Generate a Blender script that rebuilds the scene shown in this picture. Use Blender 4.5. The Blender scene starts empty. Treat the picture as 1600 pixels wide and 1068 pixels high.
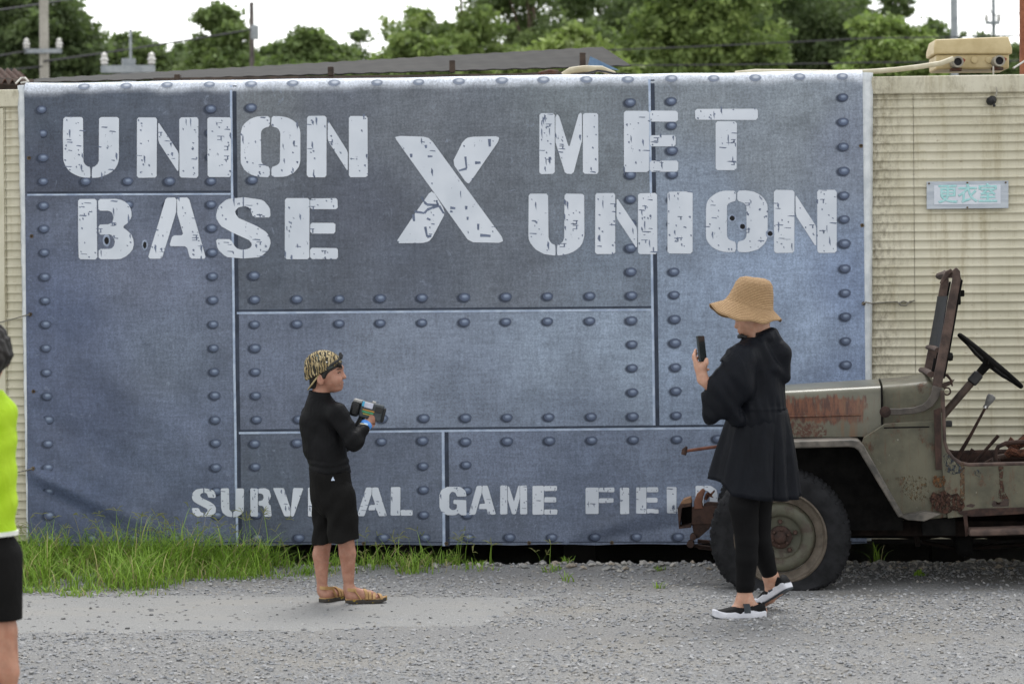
import bpy, bmesh, math, random
import numpy as np
from mathutils import Vector, Matrix

random.seed(7); RNG = np.random.default_rng(7)
R = math.radians
S = bpy.context.scene
COL = S.collection

# ------------------------------------------------------------------ camera, sky, sun, exposure
F_PX = 3778.0; ROLL = R(0.5); CAM_Z = 1.5; HORIZON = 480.0
cam_d = bpy.data.cameras.new('camera'); cam = bpy.data.objects.new('camera', cam_d); COL.objects.link(cam)
cam_d.sensor_width = 36.0; cam_d.lens = 36.0 * F_PX / 1600.0
cam_d.shift_y = -(534.0 - HORIZON) / 1600.0
cam_d.clip_start = 0.1; cam_d.clip_end = 2000.0
cr, sr = math.cos(ROLL), math.sin(ROLL)
CR, CU = Vector((cr, 0, -sr)), Vector((sr, 0, cr))
m = Matrix(((CR.x, CU.x, 0, 0), (CR.y, CU.y, -1, 0), (CR.z, CU.z, 0, CAM_Z), (0, 0, 0, 1)))
cam.matrix_world = m
cam_d.dof.use_dof = True; cam_d.dof.focus_distance = 12.6; cam_d.dof.aperture_fstop = 4.0
S.camera = cam

SUN_EL, SUN_AZ = R(63), R(8)            # high soft sun behind thin cloud, beyond the hut
w = bpy.data.worlds.new('World'); S.world = w; w.use_nodes = True
nt = w.node_tree; nt.nodes.clear()
sky = nt.nodes.new('ShaderNodeTexSky'); sky.sky_type = 'NISHITA'; sky.sun_disc = False
sky.sun_elevation = SUN_EL; sky.sun_rotation = SUN_AZ; sky.dust_density = 0.4; sky.air_density = 1.6; sky.ozone_density = 1.0
hs = nt.nodes.new('ShaderNodeHueSaturation'); hs.inputs['Saturation'].default_value = 0.1
bg = nt.nodes.new('ShaderNodeBackground'); bg.inputs['Strength'].default_value = 0.15
wo = nt.nodes.new('ShaderNodeOutputWorld')
nt.links.new(sky.outputs[0], hs.inputs['Color']); nt.links.new(hs.outputs[0], bg.inputs['Color']); nt.links.new(bg.outputs[0], wo.inputs['Surface'])
sl = bpy.data.lights.new('sun', 'SUN'); sl.energy = 1.2; sl.angle = R(24); sl.color = (1.0, 0.975, 0.94)
so = bpy.data.objects.new('sun', sl); COL.objects.link(so)
sd = Vector((math.sin(SUN_AZ) * math.cos(SUN_EL), math.cos(SUN_AZ) * math.cos(SUN_EL), math.sin(SUN_EL)))
so.rotation_euler = (-sd).to_track_quat('-Z', 'Y').to_euler(); so.location = sd * 60
S.view_settings.view_transform = 'Standard'; S.view_settings.look = 'None'; S.view_settings.gamma = 1.0
S.view_settings.use_curve_mapping = False
S.view_settings.exposure = 0.84
S.render.engine = 'CYCLES'
S.cycles.max_bounces = 6; S.cycles.transparent_max_bounces = 12

# ------------------------------------------------------------------ picture position -> place
def ray(px, py):
    return CR * ((px - 800.0) / F_PX) + CU * ((HORIZON - py) / F_PX) + Vector((0, 1, 0))
def at(px, py, y):
    d = ray(px, py); return Vector((0, 0, CAM_Z)) + d * (y / d.y)
def ground_at(px, py, z=0.0):
    d = ray(px, py); return Vector((0, 0, CAM_Z)) + d * ((z - CAM_Z) / d.z)
WA = R(3.8); WO = Vector((0, 14.55, 0)); WT = Vector((math.cos(WA), -math.sin(WA), 0)); WN = Vector((-math.sin(WA), -math.cos(WA), 0))
def wall_uz(px, py):
    d = ray(px, py); o = Vector((0, 0, CAM_Z))
    t = (WO - o).dot(WN) / d.dot(WN); p = o + d * t
    return (p - WO).dot(WT), p.z
def wall_pt(u, z, off=0.0):
    p = WO + WT * u + WN * off; return Vector((p.x, p.y, z))
def wall_y(x): return WO.y - math.tan(WA) * x

# ------------------------------------------------------------------ scene helpers
def tag(o, label=None, cat=None, group=None, kind=None):
    if label: o['label'] = label
    if cat: o['category'] = cat
    if group: o['group'] = group
    if kind: o['kind'] = kind
    return o
def empty(name, loc=(0, 0, 0), rz=0.0):
    o = bpy.data.objects.new(name, None); COL.objects.link(o); o.location = loc; o.rotation_euler = (0, 0, rz)
    o.empty_display_size = 0.1
    return o
def link(name, me, parent=None, world=True):
    o = bpy.data.objects.new(name, me); COL.objects.link(o)
    if parent is not None:
        o.parent = parent
        if world:
            top = parent
            M = Matrix.Identity(4)
            chain = []
            while top is not None: chain.append(top); top = top.parent
            for t in reversed(chain):
                M = M @ t.matrix_parent_inverse @ Matrix.LocRotScale(t.location, t.rotation_euler, t.scale)
            o.matrix_parent_inverse = M.inverted()
    return o
def finish(me, mat, smooth=True, angle=40):
    for mm in (mat if isinstance(mat, (list, tuple)) else [mat]): me.materials.append(mm)
    if smooth:
        me.shade_smooth()
        if angle: me.set_sharp_from_angle(angle=R(angle))
    else: me.shade_flat()
def np_mesh(name, V, Fq, mat, smooth=True, angle=None, col=None, mats=None):
    """V (n,3), Fq (m,k) one face size; col per-vertex rgb"""
    V = np.asarray(V, np.float32); Fq = np.asarray(Fq, np.int32)
    me = bpy.data.meshes.new(name); me.vertices.add(len(V)); me.vertices.foreach_set('co', V.ravel())
    k = Fq.shape[1]; me.loops.add(Fq.size); me.loops.foreach_set('vertex_index', Fq.ravel())
    me.polygons.add(len(Fq)); me.polygons.foreach_set('loop_start', np.arange(0, Fq.size, k, dtype=np.int32))
    if mats is not None: me.polygons.foreach_set('material_index', np.asarray(mats, np.int32))
    me.update(calc_edges=True)
    if col is not None:
        a = me.color_attributes.new('col', 'FLOAT_COLOR', 'POINT')
        c = np.ones((len(V), 4), np.float32); c[:, :3] = col; a.data.foreach_set('color', c.ravel())
    finish(me, mat, smooth, angle); return me

class MB:
    """collects shapes of ONE piece; build() links them as one mesh object"""
    def __init__(s): s.v = []; s.f = []; s.mi = []; s.cur = 0
    def add(s, vs, fs):
        b = len(s.v); s.v += [tuple(v) for v in vs]
        for f in fs: s.f.append(tuple(b + i for i in f)); s.mi.append(s.cur)
        return s
    def box(s, c, size, rot=None):
        c = Vector(c); h = Vector(size) / 2; vs = []
        for sx in (-1, 1):
            for sy in (-1, 1):
                for sz in (-1, 1):
                    d = Vector((sx * h.x, sy * h.y, sz * h.z)); vs.append(c + (rot @ d if rot is not None else d))
        return s.add(vs, [(0, 1, 3, 2), (4, 6, 7, 5), (0, 4, 5, 1), (2, 3, 7, 6), (0, 2, 6, 4), (1, 5, 7, 3)])
    def span(s, a, b): 
        a, b = Vector(a), Vector(b); return s.box((a + b) / 2, [abs(x) for x in (b - a)])
    def tube(s, path, r, n=10, caps=True, flat=1.0):
        path = [Vector(p) for p in path]; rs = r if isinstance(r, (list, tuple)) else [r] * len(path)
        t0 = (path[1] - path[0]).normalized(); ref = Vector((0, 0, 1)) if abs(t0.z) < .9 else Vector((1, 0, 0))
        a = t0.cross(ref).normalized(); vs = []; fs = []
        for i, p in enumerate(path):
            t = (path[min(i + 1, len(path) - 1)] - path[max(i - 1, 0)]).normalized()
            a = (a - t * a.dot(t)).normalized(); b = t.cross(a)
            for k in range(n):
                th = 2 * math.pi * k / n; vs.append(p + (a * math.cos(th) + b * math.sin(th) * flat) * rs[i])
        for i in range(len(path) - 1):
            for k in range(n):
                k2 = (k + 1) % n; fs.append((i * n + k, i * n + k2, (i + 1) * n + k2, (i + 1) * n + k))
        if caps: fs.append(tuple(reversed(range(n)))); fs.append(tuple((len(path) - 1) * n + k for k in range(n)))
        return s.add(vs, fs)
    def lathe(s, prof, c, axis, n=32, closed=False):
        c = Vector(c); ax = Vector(axis).normalized(); ref = Vector((0, 0, 1)) if abs(ax.z) < .9 else Vector((1, 0, 0))
        a = ax.cross(ref).normalized(); b = ax.cross(a); vs = []; fs = []; m_ = len(prof)
        for k in range(n):
            th = 2 * math.pi * k / n; d = a * math.cos(th) + b * math.sin(th)
            for r_, h_ in prof: vs.append(c + d * r_ + ax * h_)
        for k in range(n):
            k2 = (k + 1) % n
            for i in range(m_ - 1 + (1 if closed else 0)):
                j = (i + 1) % m_; fs.append((k * m_ + i, k * m_ + j, k2 * m_ + j, k2 * m_ + i))
        return s.add(vs, fs)
    def ball(s, c, r, n=12, m_=8, rot=None):
        r = (r, r, r) if isinstance(r, (int, float)) else r; c = Vector(c); vs = []; fs = []
        for i in range(m_ + 1):
            ph = math.pi * i / m_
            for k in range(n):
                th = 2 * math.pi * k / n
                d = Vector((math.sin(ph) * math.cos(th) * r[0], math.sin(ph) * math.sin(th) * r[1], math.cos(ph) * r[2]))
                vs.append(c + (rot @ d if rot is not None else d))
        for i in range(m_):
            for k in range(n):
                k2 = (k + 1) % n; fs.append((i * n + k, (i + 1) * n + k, (i + 1) * n + k2, i * n + k2))
        return s.add(vs, fs)
    def prism(s, poly, fn, lo, hi, holes=()):
        """2-D polygon (with holes) extruded; fn(x, y, d) -> 3-D point"""
        bm = bmesh.new(); loops = [poly] + list(holes); es = []
        for lp in loops:
            vv = [bm.verts.new((p[0], p[1], 0)) for p in lp]
            es += [bm.edges.new((vv[i], vv[(i + 1) % len(vv)])) for i in range(len(vv))]
        bmesh.ops.triangle_fill(bm, use_beauty=True, use_dissolve=False, edges=es)
        bm.verts.index_update()
        P = [(v.co.x, v.co.y) for v in bm.verts]; T = [tuple(v.index for v in f.verts) for f in bm.faces]; bm.free()
        n = len(P); vs = [fn(p[0], p[1], lo) for p in P] + [fn(p[0], p[1], hi) for p in P]
        fs = [t for t in T] + [tuple(n + i for i in reversed(t)) for t in T]
        b = 0
        for lp in loops:
            k = len(lp)
            for i in range(k): j = (i + 1) % k; fs.append((b + i, b + j, n + b + j, n + b + i))
            b += k
        return s.add(vs, fs)
    def loft(s, rings, caps=True):
        n = len(rings[0]); vs = [p for r_ in rings for p in r_]; fs = []
        for i in range(len(rings) - 1):
            for k in range(n):
                k2 = (k + 1) % n; fs.append((i * n + k, i * n + k2, (i + 1) * n + k2, (i + 1) * n + k))
        if caps: fs.append(tuple(reversed(range(n)))); fs.append(tuple((len(rings) - 1) * n + k for k in range(n)))
        return s.add(vs, fs)
    def mesh(s, name, mat, smooth=True, angle=40):
        me = bpy.data.meshes.new(name); me.from_pydata(s.v, [], s.f)
        bm = bmesh.new(); bm.from_mesh(me); bmesh.ops.recalc_face_normals(bm, faces=bm.faces); bm.to_mesh(me); bm.free()
        if len(set(s.mi)) > 1: me.polygons.foreach_set('material_index', s.mi)
        finish(me, mat, smooth, angle); return me
    def build(s, name, mat, parent=None, smooth=True, angle=40, bevel=0.0, world=True):
        o = link(name, s.mesh(name, mat, smooth, angle), parent, world)
        if bevel:
            b = o.modifiers.new('bevel', 'BEVEL'); b.width = bevel; b.segments = 2; b.limit_method = 'ANGLE'; b.angle_limit = R(35)
        return o

class SDF:
    """smooth-union solid, meshed as one continuous surface"""
    def __init__(s, lo, hi, h=0.005):
        s.lo = np.array(lo, float); s.h = h; s.n = np.ceil((np.array(hi, float) - s.lo) / h).astype(int) + 2
        s.F = np.full(s.n, 0.07, np.float32)
    def reg(s, lo, hi):
        i0 = np.clip(np.floor((np.asarray(lo) - s.lo) / s.h).astype(int), 0, s.n - 1)
        i1 = np.clip(np.ceil((np.asarray(hi) - s.lo) / s.h).astype(int) + 1, i0 + 1, s.n)
        sl_ = tuple(slice(a, b) for a, b in zip(i0, i1))
        ax = [(s.lo[k] + s.h * np.arange(i0[k], i1[k])).astype(np.float32) for k in range(3)]
        return sl_, ax[0][:, None, None], ax[1][None, :, None], ax[2][None, None, :]
    def put(s, sl_, d, k, op):
        f = s.F[sl_]
        if op == 'u':
            h_ = np.maximum(k - np.abs(f - d), 0) / k; s.F[sl_] = np.minimum(f, d) - h_ * h_ * k * .25
        else:
            d = -d; h_ = np.maximum(k - np.abs(f - d), 0) / k; s.F[sl_] = np.maximum(f, d) + h_ * h_ * k * .25
        return s
    def cone(s, a, b, ra, rb, k=.02, op='u', flat=None):
        a, b = np.array(a, float), np.array(b, float); mr = max(ra, rb); mg = mr + .07
        sc = 1.0
        if flat: sc = max(1.0, flat[1])
        sl_, X, Y, Z = s.reg(np.minimum(a, b) - mg * sc, np.maximum(a, b) + mg * sc)
        px, py, pz = X - a[0], Y - a[1], Z - a[2]; ba = b - a
        if flat:
            f = np.array(flat[0], float); f /= np.linalg.norm(f); g = 1 / flat[1] - 1
            q = px * f[0] + py * f[1] + pz * f[2]; px = px + q * f[0] * g; py = py + q * f[1] * g; pz = pz + q * f[2] * g
            ba = ba + f * (ba @ f) * g
        t = np.clip((px * ba[0] + py * ba[1] + pz * ba[2]) / max(ba @ ba, 1e-9), 0, 1)
        d = np.sqrt((px - t * ba[0]) ** 2 + (py - t * ba[1]) ** 2 + (pz - t * ba[2]) ** 2) - (ra + (rb - ra) * t)
        return s.put(sl_, d, k, op)
    def chain(s, pts, rs, k=.008, op='u', flat=None):
        for i in range(len(pts) - 1): s.cone(pts[i], pts[i + 1], rs[i], rs[i + 1], k, op, flat)
        return s
    def ell(s, c, r, k=.02, op='u', rz=0.0, ry=0.0):
        c = np.array(c, float); r = np.array(r, float); mg = r.max() + .07
        sl_, X, Y, Z = s.reg(c - mg, c + mg)
        px, py, pz = X - c[0], Y - c[1], Z - c[2]
        if rz: ca, sa = math.cos(rz), math.sin(rz); px, py = px * ca + py * sa, -px * sa + py * ca
        if ry: ca, sa = math.cos(ry), math.sin(ry); px, pz = px * ca - pz * sa, px * sa + pz * ca
        k0 = np.sqrt((px / r[0]) ** 2 + (py / r[1]) ** 2 + (pz / r[2]) ** 2)
        k1 = np.sqrt((px / r[0] ** 2) ** 2 + (py / r[1] ** 2) ** 2 + (pz / r[2] ** 2) ** 2) + 1e-6
        return s.put(sl_, k0 * (k0 - 1) / k1, k, op)
    def cut(s, p, n, lo=None, hi=None):
        """removes what lies on the side the normal points to, within a region"""
        lo = s.lo if lo is None else lo; hi = s.lo + s.h * s.n if hi is None else hi
        sl_, X, Y, Z = s.reg(lo, hi); n = Vector(n).normalized()
        d = (X - p[0]) * n[0] + (Y - p[1]) * n[1] + (Z - p[2]) * n[2]
        s.F[sl_] = np.maximum(s.F[sl_], d); return s
    def warp(s, fn):
        sl_, X, Y, Z = s.reg(s.lo, s.lo + s.h * s.n); s.F += fn(X, Y, Z).astype(np.float32); return s
    def mesh(s, name, mat):
        F = s.F; F[0] = F[-1] = .07; F[:, 0] = F[:, -1] = .07; F[:, :, 0] = F[:, :, -1] = .07
        I = F < 0; c = np.zeros(np.array(F.shape) - 1, np.int8)
        cor = [(i, j, k) for i in (0, 1) for j in (0, 1) for k in (0, 1)]
        def sh(A, o): return A[o[0]:A.shape[0] - 1 + o[0], o[1]:A.shape[1] - 1 + o[1], o[2]:A.shape[2] - 1 + o[2]]
        for o in cor: c += sh(I, o)
        act = np.argwhere((c > 0) & (c < 8)); idx = np.full(c.shape, -1, np.int32); idx[tuple(act.T)] = np.arange(len(act))
        acc = np.zeros((len(act), 3)); cnt = np.zeros(len(act))
        for ax in range(3):
            for o in cor:
                if o[ax]: continue
                o2 = list(o); o2[ax] = 1
                f0 = F[tuple((act + o).T)]; f1 = F[tuple((act + o2).T)]; mk = (f0 < 0) != (f1 < 0)
                t = np.where(mk, f0 / np.where(mk, f0 - f1, 1), 0)
                p = np.tile(np.array(o, float), (len(act), 1)); p[:, ax] = t
                acc += p * mk[:, None]; cnt += mk
        V = s.lo + s.h * (act + acc / np.maximum(cnt, 1)[:, None]); Q = []
        for ax in range(3):
            a1, a2 = (ax + 1) % 3, (ax + 2) % 3
            A = I.take(range(0, F.shape[ax] - 1), ax); B = I.take(range(1, F.shape[ax]), ax)
            e = np.argwhere(A != B); e = e[(e[:, a1] > 0) & (e[:, a2] > 0) & (e[:, a1] < F.shape[a1] - 1) & (e[:, a2] < F.shape[a2] - 1)]
            ins = A[tuple(e.T)]; u = np.zeros(3, int); v = np.zeros(3, int); u[a1] = 1; v[a2] = 1
            q = np.stack([idx[tuple((e - u - v).T)], idx[tuple((e - v).T)], idx[tuple(e.T)], idx[tuple((e - u).T)]], 1)
            q[~ins] = q[~ins][:, ::-1]; Q.append(q)
        Q = np.concatenate(Q); Q = Q[(Q >= 0).all(1)]
        return np_mesh(name, V, Q, mat)
    def build(s, name, mat, parent=None): return link(name, s.mesh(name, mat), parent)

# ------------------------------------------------------------------ materials
def srgb(r, g, b):
    f = lambda c: (c / 255 / 12.92) if c / 255 <= .04045 else ((c / 255 + .055) / 1.055) ** 2.4
    return (f(r), f(g), f(b))
class Mat:
    def __init__(s, name, rough=.6, spec=.4, metal=0.0):
        s.m = bpy.data.materials.new(name); s.m.use_nodes = True; s.t = s.m.node_tree; s.N = s.t.nodes; s.b = s.N['Principled BSDF']
        s.b.inputs['Roughness'].default_value = rough; s.b.inputs['Specular IOR Level'].default_value = spec; s.b.inputs['Metallic'].default_value = metal
        s._co = {}
    def n(s, typ, **kw):
        x = s.N.new('ShaderNode' + typ)
        for k, v in kw.items(): setattr(x, k, v)
        return x
    def put(s, sock, v):
        if isinstance(v, bpy.types.NodeSocket): s.t.links.new(v, sock)
        elif v is not None:
            try: sock.default_value = v
            except Exception: sock.default_value = (*v, 1.0)
    def co(s, scale=(1, 1, 1), loc=(0, 0, 0), src='Object', rot=(0, 0, 0)):
        t = s.n('TexCoord'); mp = s.n('Mapping'); mp.inputs['Scale'].default_value = scale; mp.inputs['Location'].default_value = loc; mp.inputs['Rotation'].default_value = rot
        s.t.links.new(t.outputs[src], mp.inputs[0]); return mp.outputs[0]
    def noise(s, scale, det=4, ro=.55, vec=None, dist=0.0):
        x = s.n('TexNoise'); x.inputs['Scale'].default_value = scale; x.inputs['Detail'].default_value = det; x.inputs['Roughness'].default_value = ro; x.inputs['Distortion'].default_value = dist
        s.put(x.inputs['Vector'], vec if vec is not None else s.co()); return x.outputs[0]
    def ramp(s, f, a, b, ca=0.0, cb=1.0):
        x = s.n('MapRange'); x.interpolation_type = 'SMOOTHSTEP'
        s.put(x.inputs[0], f); x.inputs[1].default_value = a; x.inputs[2].default_value = b; x.inputs[3].default_value = ca; x.inputs[4].default_value = cb
        return x.outputs[0]
    def mix(s, f, a, b, mode='MIX'):
        x = s.n('Mix', data_type='RGBA', blend_type=mode); s.put(x.inputs[0], f); s.put(x.inputs[6], a); s.put(x.inputs[7], b); return x.outputs[2]
    def math(s, op, a, b=None):
        x = s.n('Math', operation=op); s.put(x.inputs[0], a); s.put(x.inputs[1], b); return x.outputs[0]
    def attr(s, name='col'):
        x = s.n('Attribute'); x.attribute_name = name; return x.outputs['Color']
    def sep(s, v):
        x = s.n('SeparateXYZ'); s.put(x.inputs[0], v); return x.outputs
    def color(s, v): s.put(s.b.inputs['Base Color'], v); return s
    def rough(s, v): s.put(s.b.inputs['Roughness'], v); return s
    def bump(s, h, strength=.3, dist=.01):
        x = s.n('Bump'); x.inputs['Strength'].default_value = strength; x.inputs['Distance'].default_value = dist
        s.put(x.inputs['Height'], h); s.t.links.new(x.outputs[0], s.b.inputs['Normal']); return s
def basic(name, c1, c2=None, scale=8, rough=.6, bump=.15, bscale=60, spec=.35, metal=0.0, stretch=(1, 1, 1), dist=.004):
    M = Mat(name, rough, spec, metal); c2 = c2 or tuple(min(1, c * 1.35 + .004) for c in c1)
    co = M.co(stretch)
    M.color(M.mix(M.ramp(M.noise(scale, 5, .6, co), .32, .68), c1, c2))
    if bump: M.bump(M.noise(bscale, 4, .6, co), bump, dist)
    return M.m
# ------------------------------------------------------------------ small value noise for shapes
def vnoise(x, y, seed=0):
    x = np.asarray(x, float); y = np.asarray(y, float); r_ = np.random.default_rng(seed); T = r_.random((64, 64))
    xi = np.floor(x).astype(int); yi = np.floor(y).astype(int); fx = x - xi; fy = y - yi
    fx = fx * fx * (3 - 2 * fx); fy = fy * fy * (3 - 2 * fy); g = lambda i, j: T[i % 64, j % 64]
    return (g(xi, yi) * (1 - fx) + g(xi + 1, yi) * fx) * (1 - fy) + (g(xi, yi + 1) * (1 - fx) + g(xi + 1, yi + 1) * fx) * fy - .5
def sstep(a, b, x): t = np.clip((x - a) / (b - a), 0, 1); return t * t * (3 - 2 * t)

# ------------------------------------------------------------------ ground
def ground_z(x, y):
    x = np.asarray(x, float); y = np.asarray(y, float); wy = WO.y - math.tan(WA) * x
    z = .02 * vnoise(x * .7, y * .7, 1) + .008 * vnoise(x * 4, y * 4, 2)
    near = np.exp(-((y - (wy - .66)) / .13) ** 2) * (.022 + .012 * vnoise(x * 3, y * 0, 3))
    z = z * sstep(8.5, 9.5, y) * (1 - sstep(15.5, 16.5, y)) + near
    z = z - .16 * sstep(-.54, -.28, y - wy) * (1 - sstep(2.5, 3.2, y - wy))
    return z
xs = np.concatenate([[-600, -200, -60, -20, -9], np.arange(-5, 6.001, .06), [9, 20, 60, 200, 600]])
ys = np.concatenate([[-300, -60, -10, 0, 4, 6.5], np.arange(8, 17.6, .06), [20, 26, 40, 80, 200, 900]])
GX, GY = np.meshgrid(xs, ys, indexing='ij'); GZ = ground_z(GX, GY)
ii = np.arange(len(xs) * len(ys)).reshape(len(xs), len(ys))
GM = Mat('gravel_ground', .95, .15)
co = GM.co()
c = GM.mix(GM.ramp(GM.noise(95, 3, .7, co), .3, .7), srgb(104, 104, 105), srgb(162, 162, 161))
c = GM.mix(GM.ramp(GM.noise(1.3, 4, .6, co), .45, .7, 0, .28), c, srgb(150, 141, 124))
c = GM.mix(GM.ramp(GM.noise(.7, 3, .5, GM.co((.35, 1, 1))), .45, .65, 0, .4), c, srgb(122, 121, 120))
GM.color(c).bump(GM.noise(110, 4, .7, co), .7, .012)
g = link('ground', np_mesh('ground', np.stack([GX, GY, GZ], -1).reshape(-1, 3),
     np.stack([ii[:-1, :-1], ii[1:, :-1], ii[1:, 1:], ii[:-1, 1:]], -1).reshape(-1, 4), GM.m))
tag(g, 'grey gravel yard in front of the cream hut', kind='structure')

# worn asphalt apron, a thin sheet with ragged edges
ASP = Mat('worn_asphalt', .9, .2); co = ASP.co()
c = ASP.mix(ASP.ramp(ASP.noise(190, 4, .8, co), .34, .66), srgb(112, 112, 112), srgb(160, 160, 158))
c = ASP.mix(ASP.ramp(ASP.noise(2.2, 5, .6, ASP.co((.4, 1, 1))), .48, .72, 0, .5), c, srgb(150, 147, 141))
ASP.color(c).bump(ASP.noise(160, 3, .7, co), .4, .006)
def asphalt_in(x, y):
    """signed margin of the apron (positive inside)"""
    xr = 0.10 + .55 * vnoise(np.asarray(y) * 1.3, np.asarray(y) * 0, 11) + (12.4 - np.asarray(y)) * -.35
    y1 = 12.62 + .10 * vnoise(np.asarray(x) * 1.1, np.asarray(x) * 0, 12) + .05 * vnoise(np.asarray(x) * 5, np.asarray(x) * 0, 13) - .05 * np.maximum(np.asarray(x), -3)
    y0 = 11.30 + .25 * vnoise(np.asarray(x) * .8, np.asarray(x) * 0, 14) + .06 * vnoise(np.asarray(x) * 6, np.asarray(x) * 0, 15)
    return np.minimum(np.minimum(xr - x, y1 - y), y - y0)
ax_ = np.arange(-6, 1.2, .05); ay_ = np.arange(10.6, 13.2, .05)
AX, AY = np.meshgrid(ax_, ay_, indexing='ij'); ins = asphalt_in(AX, AY) > 0
ii = np.arange(AX.size).reshape(AX.shape)
q = np.stack([ii[:-1, :-1], ii[1:, :-1], ii[1:, 1:], ii[:-1, 1:]], -1)
keep = ins[:-1, :-1] & ins[1:, :-1] & ins[1:, 1:] & ins[:-1, 1:]
ja = link('asphalt', np_mesh('asphalt', np.stack([AX + .02 * vnoise(AX * 30, AY * 30, 16), AY + .03 * vnoise(AX * 30, AY * 30, 17), ground_z(AX, AY) + np.clip(asphalt_in(AX, AY) * .06 - .0015, -.002, .004)], -1).reshape(-1, 3), q[keep], ASP.m))
tag(ja, 'patch of worn smooth asphalt in front of the banner', kind='structure')

# loose stones: real little polyhedra in one mass
ICO = None
def stones(name, n, xr, yr, rmin, rmax, keepfn, pal, seed, flat=.6, power=2.2):
    r_ = np.random.default_rng(seed); x = r_.uniform(*xr, n); y = r_.uniform(*yr, n)
    k = keepfn(x, y, r_); x, y = x[k], y[k]; n = len(x)
    rad = rmin + (rmax - rmin) * r_.random(n) ** power
    base = np.array([(1, 0, 0), (-1, 0, 0), (0, 1, 0), (0, -1, 0), (0, 0, 1), (0, 0, -.6), (.62, .62, .5), (-.62, .62, .4), (.62, -.62, .4), (-.62, -.62, .5)], float)
    bm = bmesh.new(); vv = [bm.verts.new(b) for b in base]; bmesh.ops.convex_hull(bm, input=vv); bm.verts.index_update()
    bmesh.ops.triangulate(bm, faces=bm.faces); fs = np.array([[v.index for v in f.verts] for f in bm.faces]); bm.free()
    V = base[None] * (1 + .35 * (r_.random((n, 10, 1)) - .5)) * np.stack([1 + .5 * r_.random(n), .7 + .5 * r_.random(n), flat * (.7 + .6 * r_.random(n))], -1)[:, None]
    th = r_.uniform(0, 6.283, n); ct, st = np.cos(th)[:, None], np.sin(th)[:, None]
    tl = r_.normal(0, .3, n)[:, None]
    vx = V[..., 0] * ct - V[..., 1] * st; vy = V[..., 0] * st + V[..., 1] * ct; vz = V[..., 2] + tl * V[..., 0]
    P = np.stack([vx, vy, vz], -1) * rad[:, None, None]
    P[..., 0] += x[:, None]; P[..., 1] += y[:, None]; P[..., 2] += (ground_z(x, y) + rad * .18)[:, None]
    pal = np.array(pal); pal = pal * .6 + pal.mean(0) * .4; cc = pal[r_.integers(0, len(pal), n)] * (.80 + .24 * r_.random((n, 1)))
    me = np_mesh(name, P.reshape(-1, 3), (fs[None] + 10 * np.arange(n)[:, None, None]).reshape(-1, 3), STONE, smooth=False, col=np.repeat(cc, 10, 0))
    return link(name, me)
SM = Mat('stone', .9, .2); SM.color(SM.mix(SM.ramp(SM.noise(120, 3), .3, .7, 0, .5), SM.attr(), SM.mix(.5, SM.attr(), srgb(110, 110, 112)))); SM.bump(SM.noise(200, 3), .3, .004); STONE = SM.m
PAL = [srgb(152, 154, 158), srgb(166, 167, 169), srgb(138, 142, 148), srgb(172, 170, 166), srgb(128, 131, 137), srgb(162, 156, 145), srgb(188, 188, 188)]
def keep_main(x, y, r_):
    wy = WO.y - math.tan(WA) * x; a = asphalt_in(x, y)
    dens = np.clip(1.0 - (a + .18) / .5, .10, 1.0)
    dens = dens * (.12 + 1.3 * np.clip(vnoise(x * .5, y * 2.6, 21) + .5, 0, 1) ** 1.6 + .25 * (y < 10.7))
    return (r_.random(len(x)) < dens) & (y < wy - .42) & (np.abs(x) < y * .222 + .15)
o = stones('gravel', 72000, (-3.6, 3.7), (9.3, 14.4), .003, .0115, keep_main, PAL, 31, .75, 2.8)
tag(o, 'loose grey gravel lying over the yard', 'gravel', kind='stuff')
def keep_berm(x, y, r_):
    wy = WO.y - math.tan(WA) * x; d = y - (wy - .62)
    return (np.abs(d + .1 * (r_.random(len(x)) - .5)) < .16 + .08 * (x > .5)) & (r_.random(len(x)) < .25 + .75 * sstep(-.6, .6, x))
o = stones('pebbles', 6200, (-3.3, 3.8), (13.4, 15), .006, .026, keep_berm, PAL[3:4] + [srgb(175, 172, 165), srgb(165, 150, 128), srgb(150, 150, 148), srgb(120, 122, 124), srgb(188, 184, 175)], 33, .8, 2.6)
tag(o, 'pale rounded pebbles heaped along the foot of the hut', 'pebbles', kind='stuff')
def keep_few(x, y, r_): return (asphalt_in(x, y) > .05)
o = stones('scattered_grit', 5200, (-3.2, 1), (11.0, 12.8), .0018, .013, keep_few, [srgb(96, 97, 99), srgb(112, 112, 112), srgb(140, 139, 137), srgb(160, 159, 157)], 35, .7, 7.0)
tag(o, 'dark bits of grit scattered on the asphalt patch', 'grit', kind='stuff')

# ------------------------------------------------------------------ hut with horizontal ribbed siding
SID = Mat('cream_siding', .55, .4); co = SID.co()
base = SID.mix(SID.ramp(SID.noise(3, 4, .6, co), .35, .7), srgb(196, 191, 169), srgb(209, 204, 184))
streak = SID.ramp(SID.noise(6, 6, .7, SID.co((3.2, 3.2, .22))), .48, .76, 0, .62)
c = SID.mix(streak, base, srgb(158, 146, 112))
px_ = SID.sep(SID.co())
uedge = wall_pt(wall_uz(1362, 300)[0], 0).x
nearb = SID.math('MULTIPLY', SID.math('MULTIPLY', SID.ramp(px_[0], uedge + .30, uedge - .02), SID.ramp(px_[0], 1.0, 1.2)), SID.ramp(SID.noise(24, 6, .75, SID.co((1.5, 1.5, .7))), .40, .68))
neart = SID.math('MULTIPLY', SID.ramp(px_[2], 2.25, 2.86), SID.ramp(SID.noise(13, 6, .75, SID.co((1.2, 1.2, .6))), .46, .74))
spk = SID.ramp(SID.noise(46, 3, .6, SID.co((.45, .45, 1))), .67, .76)
c = SID.mix(SID.math('MULTIPLY', nearb, .75), c, srgb(96, 84, 66))
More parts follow.
